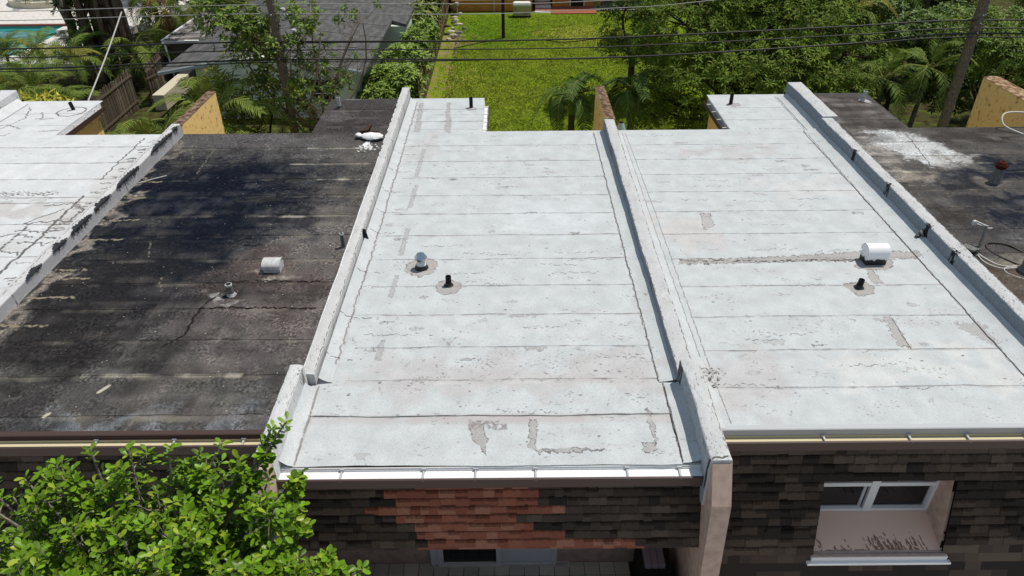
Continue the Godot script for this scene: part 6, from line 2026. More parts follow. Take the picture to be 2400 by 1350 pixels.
# ---------------------------------------------------------------- the street tree in front, bottom left
func build_street_tree():
	var r := RandomNumberGenerator.new()
	r.seed = 900
	var foot := Vector3(-3.6, 0, -3.9)
	var t := thing("street_tree", "bright leafy tree with glossy rounded leaves in front of the dark roofed house", "tree", foot)
	var mb := MB.new()
	limb(mb, Vector3.ZERO, Vector3(0.1, 4.6, 0), 0.14, 0.10, r, 0.04, 7, 10)
	obj("trunk", mb.done(), mats.pale_bark, t)
	# main limbs, then twigs that carry rosettes of leaves
	var heads := []
	for k in STREET_LIMBS.size():
		var q: Array = STREET_LIMBS[k]
		var tip := Vector3(q[0], q[1], q[2]) - foot
		mb = MB.new()
		var start := Vector3(0.1, 4.2 + 0.04 * k, 0)
		var bend := start.lerp(tip, 0.55) + Vector3(r.randfn(0, 0.12), 0.25, r.randfn(0, 0.1))
		var pts := []
		var rad := []
		for i in 11:
			var u := i / 10.0
			pts.append(start * (1 - u) * (1 - u) + bend * 2 * u * (1 - u) + tip * u * u + Vector3(sin(u * 11.0 + k), cos(u * 9.0 + k), sin(u * 7.0)) * 0.02)
			rad.append(lerpf(0.04, 0.009, pow(u, 0.7)))
		mb.tube(pts, rad, 6)
		for i in int(q[4] * 1.25):
			var u := r.randf_range(0.45, 1.0)
			var b: Vector3 = pts[int(u * 9.99)]
			var out := (b - Vector3(0, 4.2, 0)).normalized()
			var d := (out * 0.5 + Vector3(r.randfn(0, 0.8), r.randfn(0.25, 0.5), r.randfn(0, 0.8))).normalized()
			var e: Vector3 = b + d * q[3] * r.randf_range(0.4, 1.0)
			limb(mb, b, e, 0.008, 0.004, r, 0.16, 4, 4)
			heads.append([e, d])
			for j in 3:
				var f: Vector3 = b.lerp(e, r.randf_range(0.4, 0.8))
				var g := (d + Vector3(r.randfn(0, 0.7), r.randfn(0.2, 0.5), r.randfn(0, 0.7))).normalized()
				var e2: Vector3 = f + g * q[3] * r.randf_range(0.25, 0.55)
				limb(mb, f, e2, 0.005, 0.003, r, 0.12, 3, 4)
				heads.append([e2, g])
		heads.append([tip, (tip - bend).normalized()])
		obj("branch", mb.done(), mats.pale_bark, t)
	# leaves: rosettes of broad rounded blades turned to the light
	var leaf := leaf_shape([0.02, 0.08, 0.15, 0.21, 0.245, 0.245, 0.17, 0.0], 0.18, 0.08)
	var places := []
	for hd in heads:
		var axis: Vector3 = (hd[1] * 0.6 + Vector3(0.1, 0.75, 0.05)).normalized()
		var e1 := axis.cross(Vector3(0.3, 0.1, 1).normalized()).normalized()
		var e2 := axis.cross(e1)
		var turn := r.randf() * TAU
		for i in r.randi_range(8, 12):
			var a := turn + i * 2.39996
			var dir := (e1 * cos(a) + e2 * sin(a) + axis * r.randf_range(0.15, 0.9)).normalized()
			var up := (axis + Vector3(r.randfn(0, 0.25), r.randfn(0, 0.2), r.randfn(0, 0.25))).normalized()
			places.append(leaf_frame(dir, up, hd[0] - axis * 0.035 * i * 0.4 + dir * 0.008, r.randf_range(0.060, 0.104)))
	var lm := leaf_mat("leaf_street", 0.6, 0.32, 0.28)
	var tn := tints(Color(0.118, 0.228, 0.012), 0.55, Color(0.34, 0.42, 0.04), 0.18, 997, r)
	# the 300 nearest the top are leaves of their own, the rest one mass
	var order := range(places.size())
	order.sort_custom(func(a, b): return places[a].origin.y + places[a].origin.z * 0.8 > places[b].origin.y + places[b].origin.z * 0.8)
	var leaf_mats := []
	for k in 5:
		var c: Color = tn[k * 3]
		leaf_mats.append(mat("leaf_single_%d" % k, c, 0.32, {"both": true, "back": 0.6, "spec": 0.28}))
	var rest := []
	var singles := 0
	for k in order.size():
		if singles < 300 and k % 3 == 0:
			singles += 1
			obj("leaf", leaf, leaf_mats[k % 5], t, places[order[k]])
		else:
			rest.append(places[order[k]])
	many("foliage", leaf, lm, rest, tn, t)


# ---------------------------------------------------------------- ground, lawn, houses and fences behind
func structure(called: String, mesh: Mesh, m: Material) -> MeshInstance3D:
	var o := obj(called, mesh, m)
	o.set_meta("kind", "structure")
	return o


func slab(called: String, lo: Vector3, hi: Vector3, m: Material) -> MeshInstance3D:
	var mb := MB.new()
	mb.box(lo, hi)
	return structure(called, mb.done(), m)


func build_ground():
	var soil := mat("soil", Color(1, 1, 1), 0.98, {"tex": noise_tex([Color8(46, 42, 30), Color8(74, 68, 46), Color8(62, 72, 34), Color8(88, 96, 44)], 0.02, 5, 23, 512, 1.5, 0.3), "tri": 0.16})
	var mb := MB.new()
	mb.box(Vector3(-220, -0.4, -320), Vector3(220, -0.02, 160))
	structure("ground", mb.done(), soil)
	# unseen driveways and street, added pale and wide to throw light on the fronts
	slab("driveway", Vector3(-40, -0.02, -5.6), Vector3(40, 0.02, 4.5), mat("concrete", Color(0.64, 0.61, 0.56), 0.9, {"tex": noise_tex([Color(0.8, 0.8, 0.8), Color(1, 1, 1)], 0.03, 4, 24, 256, 1.3, 0.1), "tri": 0.3}))
	slab("street", Vector3(-60, -0.02, 4.5), Vector3(60, -0.001, 12), mat("asphalt", Color(0.20, 0.195, 0.185), 0.9))
	slab("pavement", Vector3(-60, -0.02, 12), Vector3(60, 0.1, 40), mats.concrete)
	# lawn: one sheet coloured by noise, with tufts standing on it
	var lb := [-4.5, -56.6, 13.5, -18.0]
	var lp := roof_paint(lb, 768, 1664, Color8(106, 128, 28), [
		[-1.0, -52, 3.0, 5, Color8(88, 126, 22), 0.7], [1.5, -45, 3.0, 2.5, Color8(124, 136, 36), 0.6], [5, -50, 2.5, 3.5, Color8(146, 150, 62), 0.7], [0, -38, 3, 3, Color8(118, 130, 32), 0.6], [3, -35, 3, 3, Color8(110, 134, 26), 0.6], [-3, -36, 1.4, 3, Color8(128, 136, 44), 0.6], [-2.6, -41, 1.4, 1.5, Color8(140, 138, 60), 0.6],
		[-4.0, -49.0, 1.0, 4.0, Color8(140, 126, 98), 0.9], [-4.3, -38, 0.5, 12, Color8(140, 122, 92), 0.8], [2.3, -50.5, 0.5, 0.9, Color8(150, 138, 86), 0.7], [9, -30, 5, 6, Color8(84, 96, 30), 0.7], [2.2, -30, 2, 3, Color8(106, 124, 26), 0.5]], 0.22, 0.10, 2.2, 61)
	var lm := roof_mat("lawn", lp, 0.95)
	mb = MB.new()
	mb.sheet(func(i, j): return [Vector3(lerpf(lb[0], lb[2], i / 36.0), 0.004, lerpf(lb[3], lb[1], j / 72.0)), Vector2(i / 36.0, 1.0 - j / 72.0)], 36, 72)
	structure("lawn", mb.done(), lm)
	var r := RandomNumberGenerator.new()
	r.seed = 62
	var blade := MB.new()
	for k in 5:
		var a := k * 1.2566
		var d := Vector3(cos(a), 0, sin(a))
		var w := Vector3(-d.z, 0, d.x) * 0.16
		blade.tri(d * 0.1 - w, d * 0.1 + w, d * 0.55 + Vector3(0, 1, 0))
	var places := []
	var cols := []
	for k in 80000:
		var z := -56.0 + pow(r.randf(), 0.8) * 25.5
		var p := Vector3(r.randf_range(-4.2, 9.5), 0.0, z)
		var q := wob.get_noise_2d(p.x * 30.0, p.z * 30.0) + wob.get_noise_2d(p.x * 140.0, p.z * 140.0) * 0.6
		if p.x < -3.6 and r.randf() < 0.75:
			continue
		places.append(Transform3D(Basis(Vector3.UP, r.randf() * TAU).scaled(Vector3(0.06, 0.03 + 0.02 * clampf(q + 0.5, 0, 1), 0.06)), p))
		var c := Color(0.142, 0.178, 0.026).lerp(Color(0.225, 0.210, 0.068), clampf(0.12 - q * 0.25 + r.randf() * 0.35, 0, 1))
		c = c * r.randf_range(0.9, 1.12)
		c.a = 1.0
		cols.append(c)
	many("grass", blade.done(), mat("grass_blade", Color(1, 1, 1), 0.7, {"vcol": true, "both": true, "back": 0.4}), places, cols)


func boards(t: Node3D, a: Vector3, b: Vector3, h: float, w: float, m: Array, r: RandomNumberGenerator, called := "board", skew := 0.0):
	var n := int(a.distance_to(b) / w)
	var dir := (b - a).normalized()
	var side := dir.cross(Vector3.UP)
	var mb := MB.new()
	mb.box(Vector3(-w * 0.46, 0, -0.011), Vector3(w * 0.46, 1, 0.011))
	var mesh := mb.done()
	for k in n:
		var p := a.lerp(b, (k + 0.5) / n)
		obj(called, mesh, m[r.randi() % m.size()], t, Transform3D(Basis(dir, Vector3(r.randfn(0, 0.006), h * r.randf_range(0.97, 1.03), r.randfn(0, 0.006 + skew)), side), p + side * r.randfn(0, 0.008)))
	for y in [0.35, h - 0.35]:
		mb = MB.new()
		mb.box(Vector3(0, y, 0.014), Vector3(a.distance_to(b), y + 0.09, 0.05))
		obj("rail", mb.done(), m[0], t, Transform3D(Basis(dir, Vector3.UP, side), a))


func build_back():
	var r := RandomNumberGenerator.new()
	r.seed = 64
	var wood := []
	for k in 4:
		wood.append(mat("fence_wood_%d" % k, [Color(0.24, 0.165, 0.105), Color(0.20, 0.14, 0.095), Color(0.28, 0.20, 0.13), Color(0.17, 0.12, 0.085)][k], 0.9, {"tex": noise_tex([Color(0.6, 0.58, 0.55), Color(1, 1, 1)], 0.06, 4, 25, 128, 1.6, 0.2) if k == 0 else mats.fence_wood_0.albedo_texture, "tri": 1.4, "squash": Vector3(3, 0.3, 3)}))
	var t := thing("board_fence", "brown vertical board fence along the left side of the lawn", "fence")
	boards(t, Vector3(-4.62, 0, -35.6), Vector3(-4.62, 0, -58.5), 1.75, 0.15, wood, r)
	var grey := []
	for k in 3:
		grey.append(mat("grey_wood_%d" % k, [Color(0.20, 0.165, 0.125), Color(0.15, 0.125, 0.10), Color(0.245, 0.21, 0.165)][k], 0.95, {"tex": mats.fence_wood_0.albedo_texture, "tri": 1.4, "squash": Vector3(3, 0.3, 3)}))
	t = thing("board_fence", "old grey wooden fence leaning along the passage left of the grey roof", "fence")
	boards(t, Vector3(-19.1, 0, -30.5), Vector3(-19.3, 0, -36.6), 2.0, 0.16, grey, r, "board", 0.02)
	boards(t, Vector3(-18.7, 0, -37.0), Vector3(-19.7, 0, -45.0), 2.0, 0.16, grey, r, "board", 0.01)
	t = thing("wooden_panel", "loose wooden fence panel leaning against the old grey fence", "fence panel")
	boards(t, Vector3(-18.75, 0, -36.9), Vector3(-18.4, 0, -38.2), 1.7, 0.16, grey, r, "board", 0.12)
	# neighbour with the grey roof
	t = thing("neighbour_house", "low pale green house with a wide grey felt gable roof", "house")
	var green := mat("pale_green", Color(0.72, 0.78, 0.67), 0.9, {"tex": noise_tex([Color(0.9, 0.9, 0.9), Color(1, 1, 1)], 0.03, 3, 26, 128, 1.2, 0.05), "tri": 0.5})
	var felt_g := mat("grey_felt", Color(1, 1, 1), 0.95, {"tex": noise_tex([Color8(80, 80, 81), Color8(92, 92, 93), Color8(103, 103, 103)], 0.02, 5, 27, 512, 1.6, 0.12), "tri": 0.25, "squash": Vector3(1, 1, 0.3)})
	var light := mat("weathered_felt", Color(1, 1, 1), 0.95, {"tex": noise_tex([Color8(84, 80, 79), Color8(128, 123, 121), Color8(150, 146, 143)], 0.02, 5, 28, 256, 1.6, 0.15), "tri": 0.3, "squash": Vector3(0.4, 1, 1.5)})
	var eave := 2.55
	var ridge := Vector2(-11.9, 3.15)
	var mb := MB.new()
	mb.prism(PackedVector2Array([Vector2(-15.2, 0), Vector2(-7.7, 0), Vector2(-7.7, 2.62), Vector2(-11.9, 3.05), Vector2(-15.2, 2.66)]), func(x, y, d): return Vector3(x, y, d), -60.0, -34.9)
	obj("wall", mb.done(), green, t)
	for s in 2:
		mb = MB.new()
		var x0 := -16.75 if s == 0 else ridge.x
		var x1 := ridge.x if s == 0 else -6.85
		var y0 := eave if s == 0 else ridge.y
		var y1 := ridge.y if s == 0 else 2.6
		var zf0 := -34.3 if s == 0 else -35.3
		var zf1 := -35.3 if s == 0 else -33.9
		mb.quad(Vector3(x0, y0, zf0), Vector3(x1, y1, zf1), Vector3(x1, y1, -62), Vector3(x0, y0, -62))
		mb.quad(Vector3(x0, y0 - 0.14, zf0), Vector3(x1, y1 - 0.14, zf1), Vector3(x1, y1, zf1), Vector3(x0, y0, zf0))
		mb.quad(Vector3(x1, y1 - 0.14, zf1), Vector3(x0, y0 - 0.14, zf0), Vector3(x0, y0 - 0.14, -62), Vector3(x1, y1 - 0.14, -62))
		if s:
			mb.quad(Vector3(x1, y1 - 0.14, zf1), Vector3(x1, y1 - 0.14, -62), Vector3(x1, y1, -62), Vector3(x1, y1, zf1))
		else:
			mb.quad(Vector3(x0, y0 - 0.14, -62), Vector3(x0, y0 - 0.14, zf0), Vector3(x0, y0, zf0), Vector3(x0, y0, -62))
		var roof := obj("roof", mb.done(), felt_g, t)
		mb = MB.new()
		mb.quad(Vector3(x0, y0 - 0.16, zf0 + 0.03), Vector3(x1, y1 - 0.16, zf1 + 0.03), Vector3(x1, y1 - 0.02, zf1 + 0.03), Vector3(x0, y0 - 0.02, zf0 + 0.03))
		mb.quad(Vector3(x0, y0 - 0.02, zf0 + 0.03), Vector3(x1, y1 - 0.02, zf1 + 0.03), Vector3(x1, y1 + 0.005, zf1 - 0.05), Vector3(x0, y0 + 0.005, zf0 - 0.05))
		obj("fascia_board", mb.done(), mat("blue_white", Color(0.42, 0.47, 0.50), 0.7), roof)
		for k in 9: # laps across the slope
			mb = MB.new()
			var z := -37.5 - k * 2.4
			mb.tube([Vector3(x0, y0 + 0.006, z), Vector3(x1, y1 + 0.006, z)], [0.012], 4)
			obj("lap", mb.done(), mat("grey_lap", Color(0.065, 0.063, 0.066), 0.95), roof)
	# step in the right eave, farther back
	mb = MB.new()
	mb.quad(Vector3(-6.9, 2.62, -43.6), Vector3(-5.95, 2.55, -42.9), Vector3(-5.95, 2.55, -62), Vector3(-6.9, 2.62, -62))
	mb.quad(Vector3(-6.9, 2.48, -43.6), Vector3(-5.95, 2.41, -42.9), Vector3(-5.95, 2.55, -42.9), Vector3(-6.9, 2.62, -43.6))
	mb.quad(Vector3(-5.95, 2.41, -42.9), Vector3(-5.95, 2.41, -62), Vector3(-5.95, 2.55, -62), Vector3(-5.95, 2.55, -42.9))
	obj("side_roof", mb.done(), felt_g, t)
	mb = MB.new()
	mb.box(Vector3(-7.69, 0, -61), Vector3(-6.08, 2.4, -43.1))
	obj("side_wall", mb.done(), green, t)
	# windows of the gable front, half hidden by the tree
	for x in [-10.6, -9.2]:
		mb = MB.new()
		mb.box(Vector3(x - 0.6, 0.9, -34.9), Vector3(x + 0.6, 2.0, -34.86))
		var win := obj("window", mb.done(), mats.white_frame, t)
		for k in 3:
			mb = MB.new()
			mb.box(Vector3(x - 0.55, 0.95 + k * 0.35, -34.859), Vector3(x + 0.55, 1.24 + k * 0.35, -34.85))
			obj("pane", mb.done(), mats.glass_dark, win)
	for q in [[Vector3(-13.2, 2.95, -44.0), 0.12], [Vector3(-12.5, 3.08, -42.0), 0.12], [Vector3(-11.2, 3.1, -38.6), 0.1]]:
		mb = MB.new()
		mb.lathe(q[0], [Vector2(0.1, -0.05), Vector2(0.09, 0.2), Vector2(0.16, 0.21), Vector2(0.13, 0.3), Vector2(0, 0.34)], 10)
		obj("roof_vent", mb.done(), mats.old_white, t)
	mb = MB.new()
	mb.box(Vector3(-8.6, 2.66, -34.4), Vector3(-8.1, 2.74, -34.0))
	obj("weatherhead", mb.done(), mats.black_pipe, t)
	# lean-to
	t = thing("lean_to", "weathered lean-to with a pale striped roof left of the grey roof", "shed")
	mb = MB.new()
	mb.quad(Vector3(-18.9, 2.45, -40.3), Vector3(-16.76, 2.52, -40.3), Vector3(-16.76, 2.52, -47.5), Vector3(-18.9, 2.45, -47.5))
	mb.quad(Vector3(-18.9, 2.40, -40.3), Vector3(-16.76, 2.46, -40.3), Vector3(-16.76, 2.52, -40.3), Vector3(-18.9, 2.45, -40.3))
	var lr := obj("roof", mb.done(), light, t)
	for k in 5:
		mb = MB.new()
		mb.tube([Vector3(-18.7 + (0.2 * (k % 2)), 2.462, -41.5 - k * 1.25), Vector3(-16.9, 2.525, -41.5 - k * 1.25)], [0.018], 4)
		obj("lap", mb.done(), mats.grey_lap, lr)
	mb = MB.new()
	mb.box(Vector3(-18.95, 2.30, -40.28), Vector3(-16.8, 2.44, -40.16))
	obj("gutter", mb.done(), mats.grey_metal, t)
	mb = MB.new()
	mb.box(Vector3(-17.7, 2.445, -40.3), Vector3(-16.85, 2.47, -40.12))
	obj("gutter_cover", mb.done(), mats.white_metal, t)
	mb = MB.new()
	mb.box(Vector3(-18.97, 2.44, -47.4), Vector3(-18.88, 2.5, -40.2))
	obj("edge_trim", mb.done(), mats.white_metal, t)
	mb = MB.new()
	mb.tube([Vector3(-18.85, 2.36, -40.1), Vector3(-18.8, 2.2, -40.2), Vector3(-18.75, 0.0, -40.25)], [0.06], 6)
	obj("downpipe", mb.done(), mats.white_metal, t)
	mb = MB.new()
	mb.box(Vector3(-18.7, 0, -47), Vector3(-16.8, 2.3, -40.5))
	obj("wall", mb.done(), mat("dark_boards", Color(0.075, 0.066, 0.058), 0.95), t)
	# low walls and white edging by the house
	for q in [["low_wall", "pale low garden wall running beside the green house wall", Vector3(-18.3, 0, -41.5), Vector3(-17.7, 0.8, -36.2)], ["low_wall", "white concrete edging strip at the foot of the hedge", Vector3(-7.85, 0, -43.5), Vector3(-7.45, 0.3, -30.5)]]:
		mb = MB.new()
		mb.bevel_box(q[2], q[3], 0.02)
		t = thing(q[0], q[1], "low wall")
		obj("body", mb.done(), mat("pale_concrete", Color(0.58, 0.54, 0.42), 0.9), t)
	# pool and deck
	slab("pool_deck", Vector3(-46, -0.02, -66), Vector3(-25.0, 0.40, -52.2), mat("white_deck", Color(0.72, 0.70, 0.68), 0.8, {"tex": noise_tex([Color(0.88, 0.87, 0.86), Color(1, 1, 1)], 0.04, 3, 29, 128, 1.2, 0.08), "tri": 0.5}))
	slab("pool_deck", Vector3(-46, -0.02, -44.9), Vector3(-24.0, 0.40, -43.2), mats.white_deck)
	slab("pool_deck", Vector3(-30.4, -0.02, -52.2), Vector3(-26.0, 0.398, -44.9), mats.white_deck)
	mb = MB.new()
	mb.box(Vector3(-46, -0.01, -52.19), Vector3(-30.41, 0.02, -44.91))
	mb.box(Vector3(-46, 0.02, -52.19), Vector3(-30.41, 0.36, -52.15))
	mb.box(Vector3(-30.46, 0.02, -52.15), Vector3(-30.41, 0.36, -44.91))
	mb.box(Vector3(-46, 0.02, -44.96), Vector3(-30.46, 0.36, -44.91))
	structure("pool_basin", mb.done(), mat("pool_tile", Color(0.06, 0.34, 0.30), 0.6))
	var water := StandardMaterial3D.new()
	water.albedo_color = Color(0.30, 0.72, 0.70, 0.55)
	water.transparency = BaseMaterial3D.TRANSPARENCY_ALPHA
	water.roughness = 0.05
	mb = MB.new()
	mb.quad(Vector3(-46, 0.24, -44.97), Vector3(-30.47, 0.24, -44.97), Vector3(-30.47, 0.24, -52.14), Vector3(-46, 0.24, -52.14))
	structure("water", mb.done(), water)
	t = thing("pool_coping", "dark red brick coping along the far edge of the pool", "pool edge")
	mb = MB.new()
	mb.bevel_box(Vector3(-46, 0.40, -52.5), Vector3(-30.4, 0.47, -52.15), 0.02)
	obj("coping", mb.done(), mat("brick_red", Color(0.16, 0.06, 0.05), 0.9), t)
	t = thing("pool_step", "pale raised step beside the leaning coconut palm", "step", Vector3(-30.2, 0.40, -50.6))
	for k in 2:
		mb = MB.new()
		mb.bevel_box(Vector3(0.6 * k, 0, 0.8 * k), Vector3(2.6, 0.18 + 0.16 * (1 - k), 1.0 + 0.8 * k), 0.02)
		obj("tread", mb.done(), mats.white_deck, t)
	t = thing("planter_wall", "low curved grey planter wall behind the pool", "planter", Vector3(-36, 0.40, -60.5))
	mb = MB.new()
	mb.lathe(Vector3.ZERO, [Vector2(3.2, 0), Vector2(3.2, 0.45), Vector2(2.9, 0.45), Vector2(2.9, 0.3), Vector2(0, 0.36)], 28)
	obj("ring", mb.done(), mats.pale_concrete, t)
	# orange house beyond the lawn
	t = thing("orange_house", "orange rendered house with a dark doorway beyond the lawn", "house")
	var orange := mat("orange_render", Color(0.66, 0.30, 0.075), 0.9, {"tex": noise_tex([Color(0.88, 0.88, 0.88), Color(1, 1, 1)], 0.03, 3, 30, 128, 1.2, 0.05), "tri": 0.4})
	mb = MB.new()
	mb.box(Vector3(3.3, 0, -58.6), Vector3(4.62, 3.0, -58.2))
	mb.box(Vector3(5.75, 0, -58.6), Vector3(7.0, 3.0, -58.2))
	mb.box(Vector3(4.62, 2.3, -58.6), Vector3(5.75, 3.0, -58.2))
	mb.box(Vector3(7.0, 0.0, -60.5), Vector3(12.0, 3.0, -60.1))
	mb.box(Vector3(-9.0, 0.0, -66.5), Vector3(3.3, 3.0, -66.1))
	obj("wall", mb.done(), orange, t)
	mb = MB.new()
	for x in [4.62, 5.68]:
		mb.box(Vector3(x, 0, -58.3), Vector3(x + 0.07, 2.3, -58.17))
	var fr := obj("door_frame", mb.done(), mats.white_frame, t)
	mb = MB.new()
	mb.box(Vector3(4.69, 0, -58.35), Vector3(5.68, 2.3, -58.3))
	obj("door", mb.done(), mat("dark_door", Color(0.02, 0.014, 0.012), 0.4), fr)
	mb = MB.new()
	mb.box(Vector3(-9, 2.98, -72), Vector3(12.5, 3.2, -58.0))
	obj("roof", mb.done(), mat("clay_roof", Color(0.35, 0.14, 0.08), 0.9), t)
	# terrace wall with its cap and pilaster
	t = thing("terrace_wall", "low orange terrace wall with a pale cap at the far end of the lawn", "wall")
	mb = MB.new()
	mb.box(Vector3(-4.3, 0, -57.3), Vector3(1.7, 0.78, -57.05))
	obj("body", mb.done(), orange, t)
	mb = MB.new()
	mb.bevel_box(Vector3(-4.36, 0.78, -57.36), Vector3(1.76, 0.86, -56.99), 0.02)
	obj("cap", mb.done(), mat("peach_cap", Color(0.62, 0.40, 0.24), 0.9), t)
	mb = MB.new()
	mb.box(Vector3(-1.22, 0, -57.04), Vector3(-1.08, 0.78, -56.98))
	obj("pilaster", mb.done(), mats.peach_cap, t)
	mb = MB.new()
	mb.box(Vector3(-4.3, 0.0, -62.0), Vector3(1.7, 0.7, -57.31))
	structure("terrace_lawn", mb.done(), mat("terrace_grass", Color(0.10, 0.16, 0.02), 0.95, {"tex": noise_tex([Color(0.5, 0.5, 0.4), Color(1, 1, 1)], 0.1, 4, 31, 128, 1.5, 0.3), "tri": 1.0}))
	# steps with stripes of brick and render
	t = thing("brick_steps", "red and white striped garden steps between terrace wall and house", "steps", Vector3(1.95, 0, -57.0))
	for k in 6:
		mb = MB.new()
		mb.bevel_box(Vector3(0, 0, -0.55 * k - 0.55), Vector3(1.2, 0.08 + 0.13 * k, -0.55 * k), 0.015)
		obj("step", mb.done(), mat("step_red", Color(0.42, 0.17, 0.12), 0.9) if k % 2 == 0 else mat("step_white", Color(0.68, 0.63, 0.58), 0.9), t)
	slab("patio", Vector3(3.1, -0.02, -58.2), Vector3(6.5, 0.07, -55.9), mat("terracotta", Color(0.42, 0.165, 0.10), 0.9, {"tex": noise_tex([Color(0.75, 0.7, 0.68), Color(1, 1, 1)], 0.06, 4, 32, 128, 1.4, 0.15), "tri": 0.8}))
	slab("patio", Vector3(6.505, -0.02, -60.0), Vector3(12.0, 0.055, -56.9), mat("grey_paving", Color(0.42, 0.40, 0.37), 0.9, {"tex": noise_tex([Color(0.6, 0.6, 0.6), Color(1, 1, 1)], 0.06, 4, 33, 128, 1.6, 0.15), "tri": 0.8}))
	slab("path", Vector3(1.9, -0.02, -57.0), Vector3(3.09, 0.03, -56.3), mats.concrete)
	# standby generator
	t = thing("generator", "beige garden generator cabinet with a white rounded lid on the lawn", "generator", Vector3(0.9, 0.02, -55.4))
	mb = MB.new()
	mb.box(Vector3(-0.66, 0, -0.36), Vector3(0.66, 0.09, 0.36))
	obj("base", mb.done(), mats.dark_joint, t)
	mb = MB.new()
	mb.bevel_box(Vector3(-0.62, 0.09, -0.32), Vector3(0.62, 0.78, 0.32), 0.02)
	obj("cabinet", mb.done(), mat("beige_metal", Color(0.46, 0.38, 0.20), 0.5), t)
	mb = MB.new()
	mb.bevel_box(Vector3(-0.65, 0.775, -0.36), Vector3(0.65, 0.99, 0.36), 0.08)
	obj("lid", mb.done(), mat("lid_white", Color(0.80, 0.78, 0.70), 0.45), t)
	mb = MB.new()
	mb.tri(Vector3(-0.52, 0.62, 0.324), Vector3(-0.46, 0.50, 0.324), Vector3(-0.40, 0.62, 0.324))
	obj("badge", mb.done(), mats.black_pipe, t)
	mb = MB.new()
	mb.quad(Vector3(0.14, 0.22, 0.324), Vector3(0.46, 0.22, 0.324), Vector3(0.46, 0.27, 0.324), Vector3(0.14, 0.27, 0.324))
	obj("nameplate", mb.done(), mat("plate", Color(0.12, 0.09, 0.06), 0.5), t)
	mb = MB.new()
	mb.box(Vector3(0.621, 0.12, -0.05), Vector3(0.66, 0.74, 0.05))
	obj("conduit", mb.done(), mats.grey_metal, t)
	# dark post on the lawn
	t = thing("lawn_post", "tall dark post standing alone on the lawn", "post", Vector3(-0.43, 0, -49.5))
	mb = MB.new()
	mb.tube([Vector3.ZERO, Vector3(0, 4, 0), Vector3(0.02, 8.5, 0)], [0.115, 0.105, 0.1], 10)
	obj("shaft", mb.done(), mat("dark_post", Color(0.045, 0.035, 0.026), 0.9), t)
	mb = MB.new()
	mb.tube([Vector3(-0.05, 7.8, 0.13), Vector3(0.05, 7.8, 0.13)], [0.03], 6)
	obj("bolt", mb.done(), mats.grey_metal, t)
	# things at the far corner of the lawn
	t = thing("gas_meter", "pair of grey meters on pipes by the end of the terrace wall", "meter", Vector3(-4.35, 0, -56.6))
	for k in 2:
		mb = MB.new()
		mb.lathe(Vector3(0.42 * k, 0.5 + 0.14 * k, 0), [Vector2(0.0, -0.14), Vector2(0.13, -0.12), Vector2(0.14, 0.12), Vector2(0.0, 0.16)], 10)
		mb.tube([Vector3(0.42 * k, 0, 0), Vector3(0.42 * k, 0.45, 0)], [0.04], 6)
		obj("meter", mb.done(), mats.old_white if k else mats.old_grey, t)
	var stones := []
	for k in 22:
		var p := Vector3(-3.95 + r.randfn(0, 0.3), 0.02, -49.2 - k * 0.33 + r.randfn(0, 0.1))
		stones.append(p)
	var sl := ["pale", "brown", "grey"]
	var rubble := thing("rubble_pile", "strip of broken stone and debris along the fence on the lawn", "rubble", Vector3(-3.95, 0, -52))
	for k in stones.size():
		mb = MB.new()
		mb.lathe(Vector3.ZERO, [Vector2(0.0, -0.05), Vector2(0.16, 0.0), Vector2(0.12, 0.09), Vector2(0.0, 0.13)], 6, true, r.randf())
		obj("stone", mb.done(), [mats.pale_concrete, mats.soil_stone if mats.has("soil_stone") else mat("soil_stone", Color(0.12, 0.09, 0.07), 0.95), mats.old_grey][k % 3], rubble, Transform3D(Basis.from_euler(Vector3(r.randfn(0, 0.3), r.randf() * 3.0, 0)).scaled(Vector3(r.randf_range(0.7, 2.2), r.randf_range(0.6, 1.2), r.randf_range(0.6, 1.2))), stones[k] - rubble.position))
	# rock peeping over the weathered extension
	t = thing("garden_rock", "dark rock at the edge of the trees behind the weathered extension", "rock", Vector3(11.4, 0, -31.5))
	mb = MB.new()
	mb.lathe(Vector3.ZERO, [Vector2(0.55, -0.1), Vector2(0.62, 0.3), Vector2(0.35, 0.7), Vector2(0.0, 0.8)], 7, true)
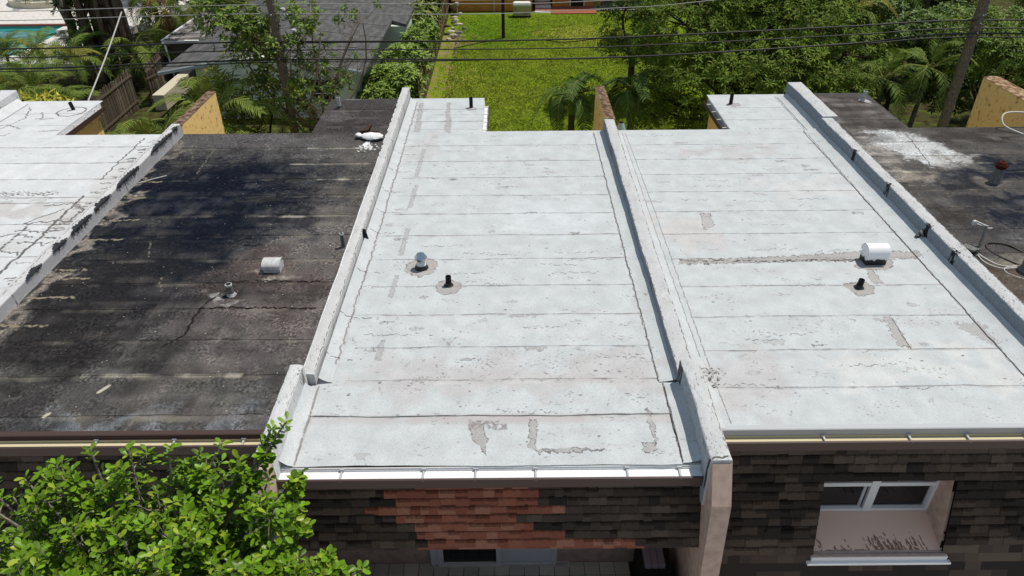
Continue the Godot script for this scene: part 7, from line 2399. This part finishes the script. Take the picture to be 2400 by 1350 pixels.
	obj("stone", mb.done(), mats.soil_stone, t)


func build_more():
	build_ground()
	build_fittings()
	build_lines()
	build_back()
	var t0 := Time.get_ticks_msec()
	build_plants()
	build_street_tree()
	print("plants ", Time.get_ticks_msec() - t0)


func _ready():
	rng.seed = 2024
	wob.noise_type = FastNoiseLite.TYPE_SIMPLEX
	wob.seed = 9
	wob.frequency = 0.02
	# camera, sky, sun
	var cam := Camera3D.new()
	cam.name = "camera"
	cam.position = Vector3(0, 13, 0)
	cam.basis = Basis(Vector3(1, 0, 0), deg_to_rad(-33.8)) * Basis(Vector3(0, 0, 1), deg_to_rad(-0.5))
	cam.fov = 43.46
	cam.far = 600.0
	cam.near = 0.1
	add_child(cam)
	cam.current = true
	var env := Environment.new()
	var sky := Sky.new()
	var sm := ProceduralSkyMaterial.new()
	sm.sky_top_color = Color(0.56, 0.63, 0.71)
	sm.sky_horizon_color = Color(0.85, 0.86, 0.865)
	sm.sky_curve = 0.12
	sm.ground_bottom_color = Color(0.3, 0.3, 0.28)
	sm.ground_horizon_color = Color(0.5, 0.55, 0.55)
	sm.sky_energy_multiplier = 0.95
	sky.sky_material = sm
	env.background_mode = Environment.BG_SKY
	env.sky = sky
	env.tonemap_mode = Environment.TONE_MAPPER_LINEAR
	env.tonemap_exposure = 0.92
	env.sdfgi_enabled = true
	env.ssao_enabled = true
	env.ssil_enabled = true
	var we := WorldEnvironment.new()
	we.name = "world_environment"
	we.environment = env
	add_child(we)
	var sun := DirectionalLight3D.new()
	sun.name = "sun"
	sun.light_energy = 1.34
	sun.light_color = Color(1.0, 0.97, 0.925)
	sun.light_angular_distance = 0.5
	sun.shadow_enabled = true
	sun.look_at_from_position(Vector3.ZERO, Vector3(-0.37, -1.0, 0.275), Vector3.UP)
	add_child(sun)
	var t0 := Time.get_ticks_msec()
	build_houses()
	print("houses ", Time.get_ticks_msec() - t0)
	build_party_walls()
	print("walls ", Time.get_ticks_msec() - t0)
	build_more()
	print("all ", Time.get_ticks_msec() - t0)
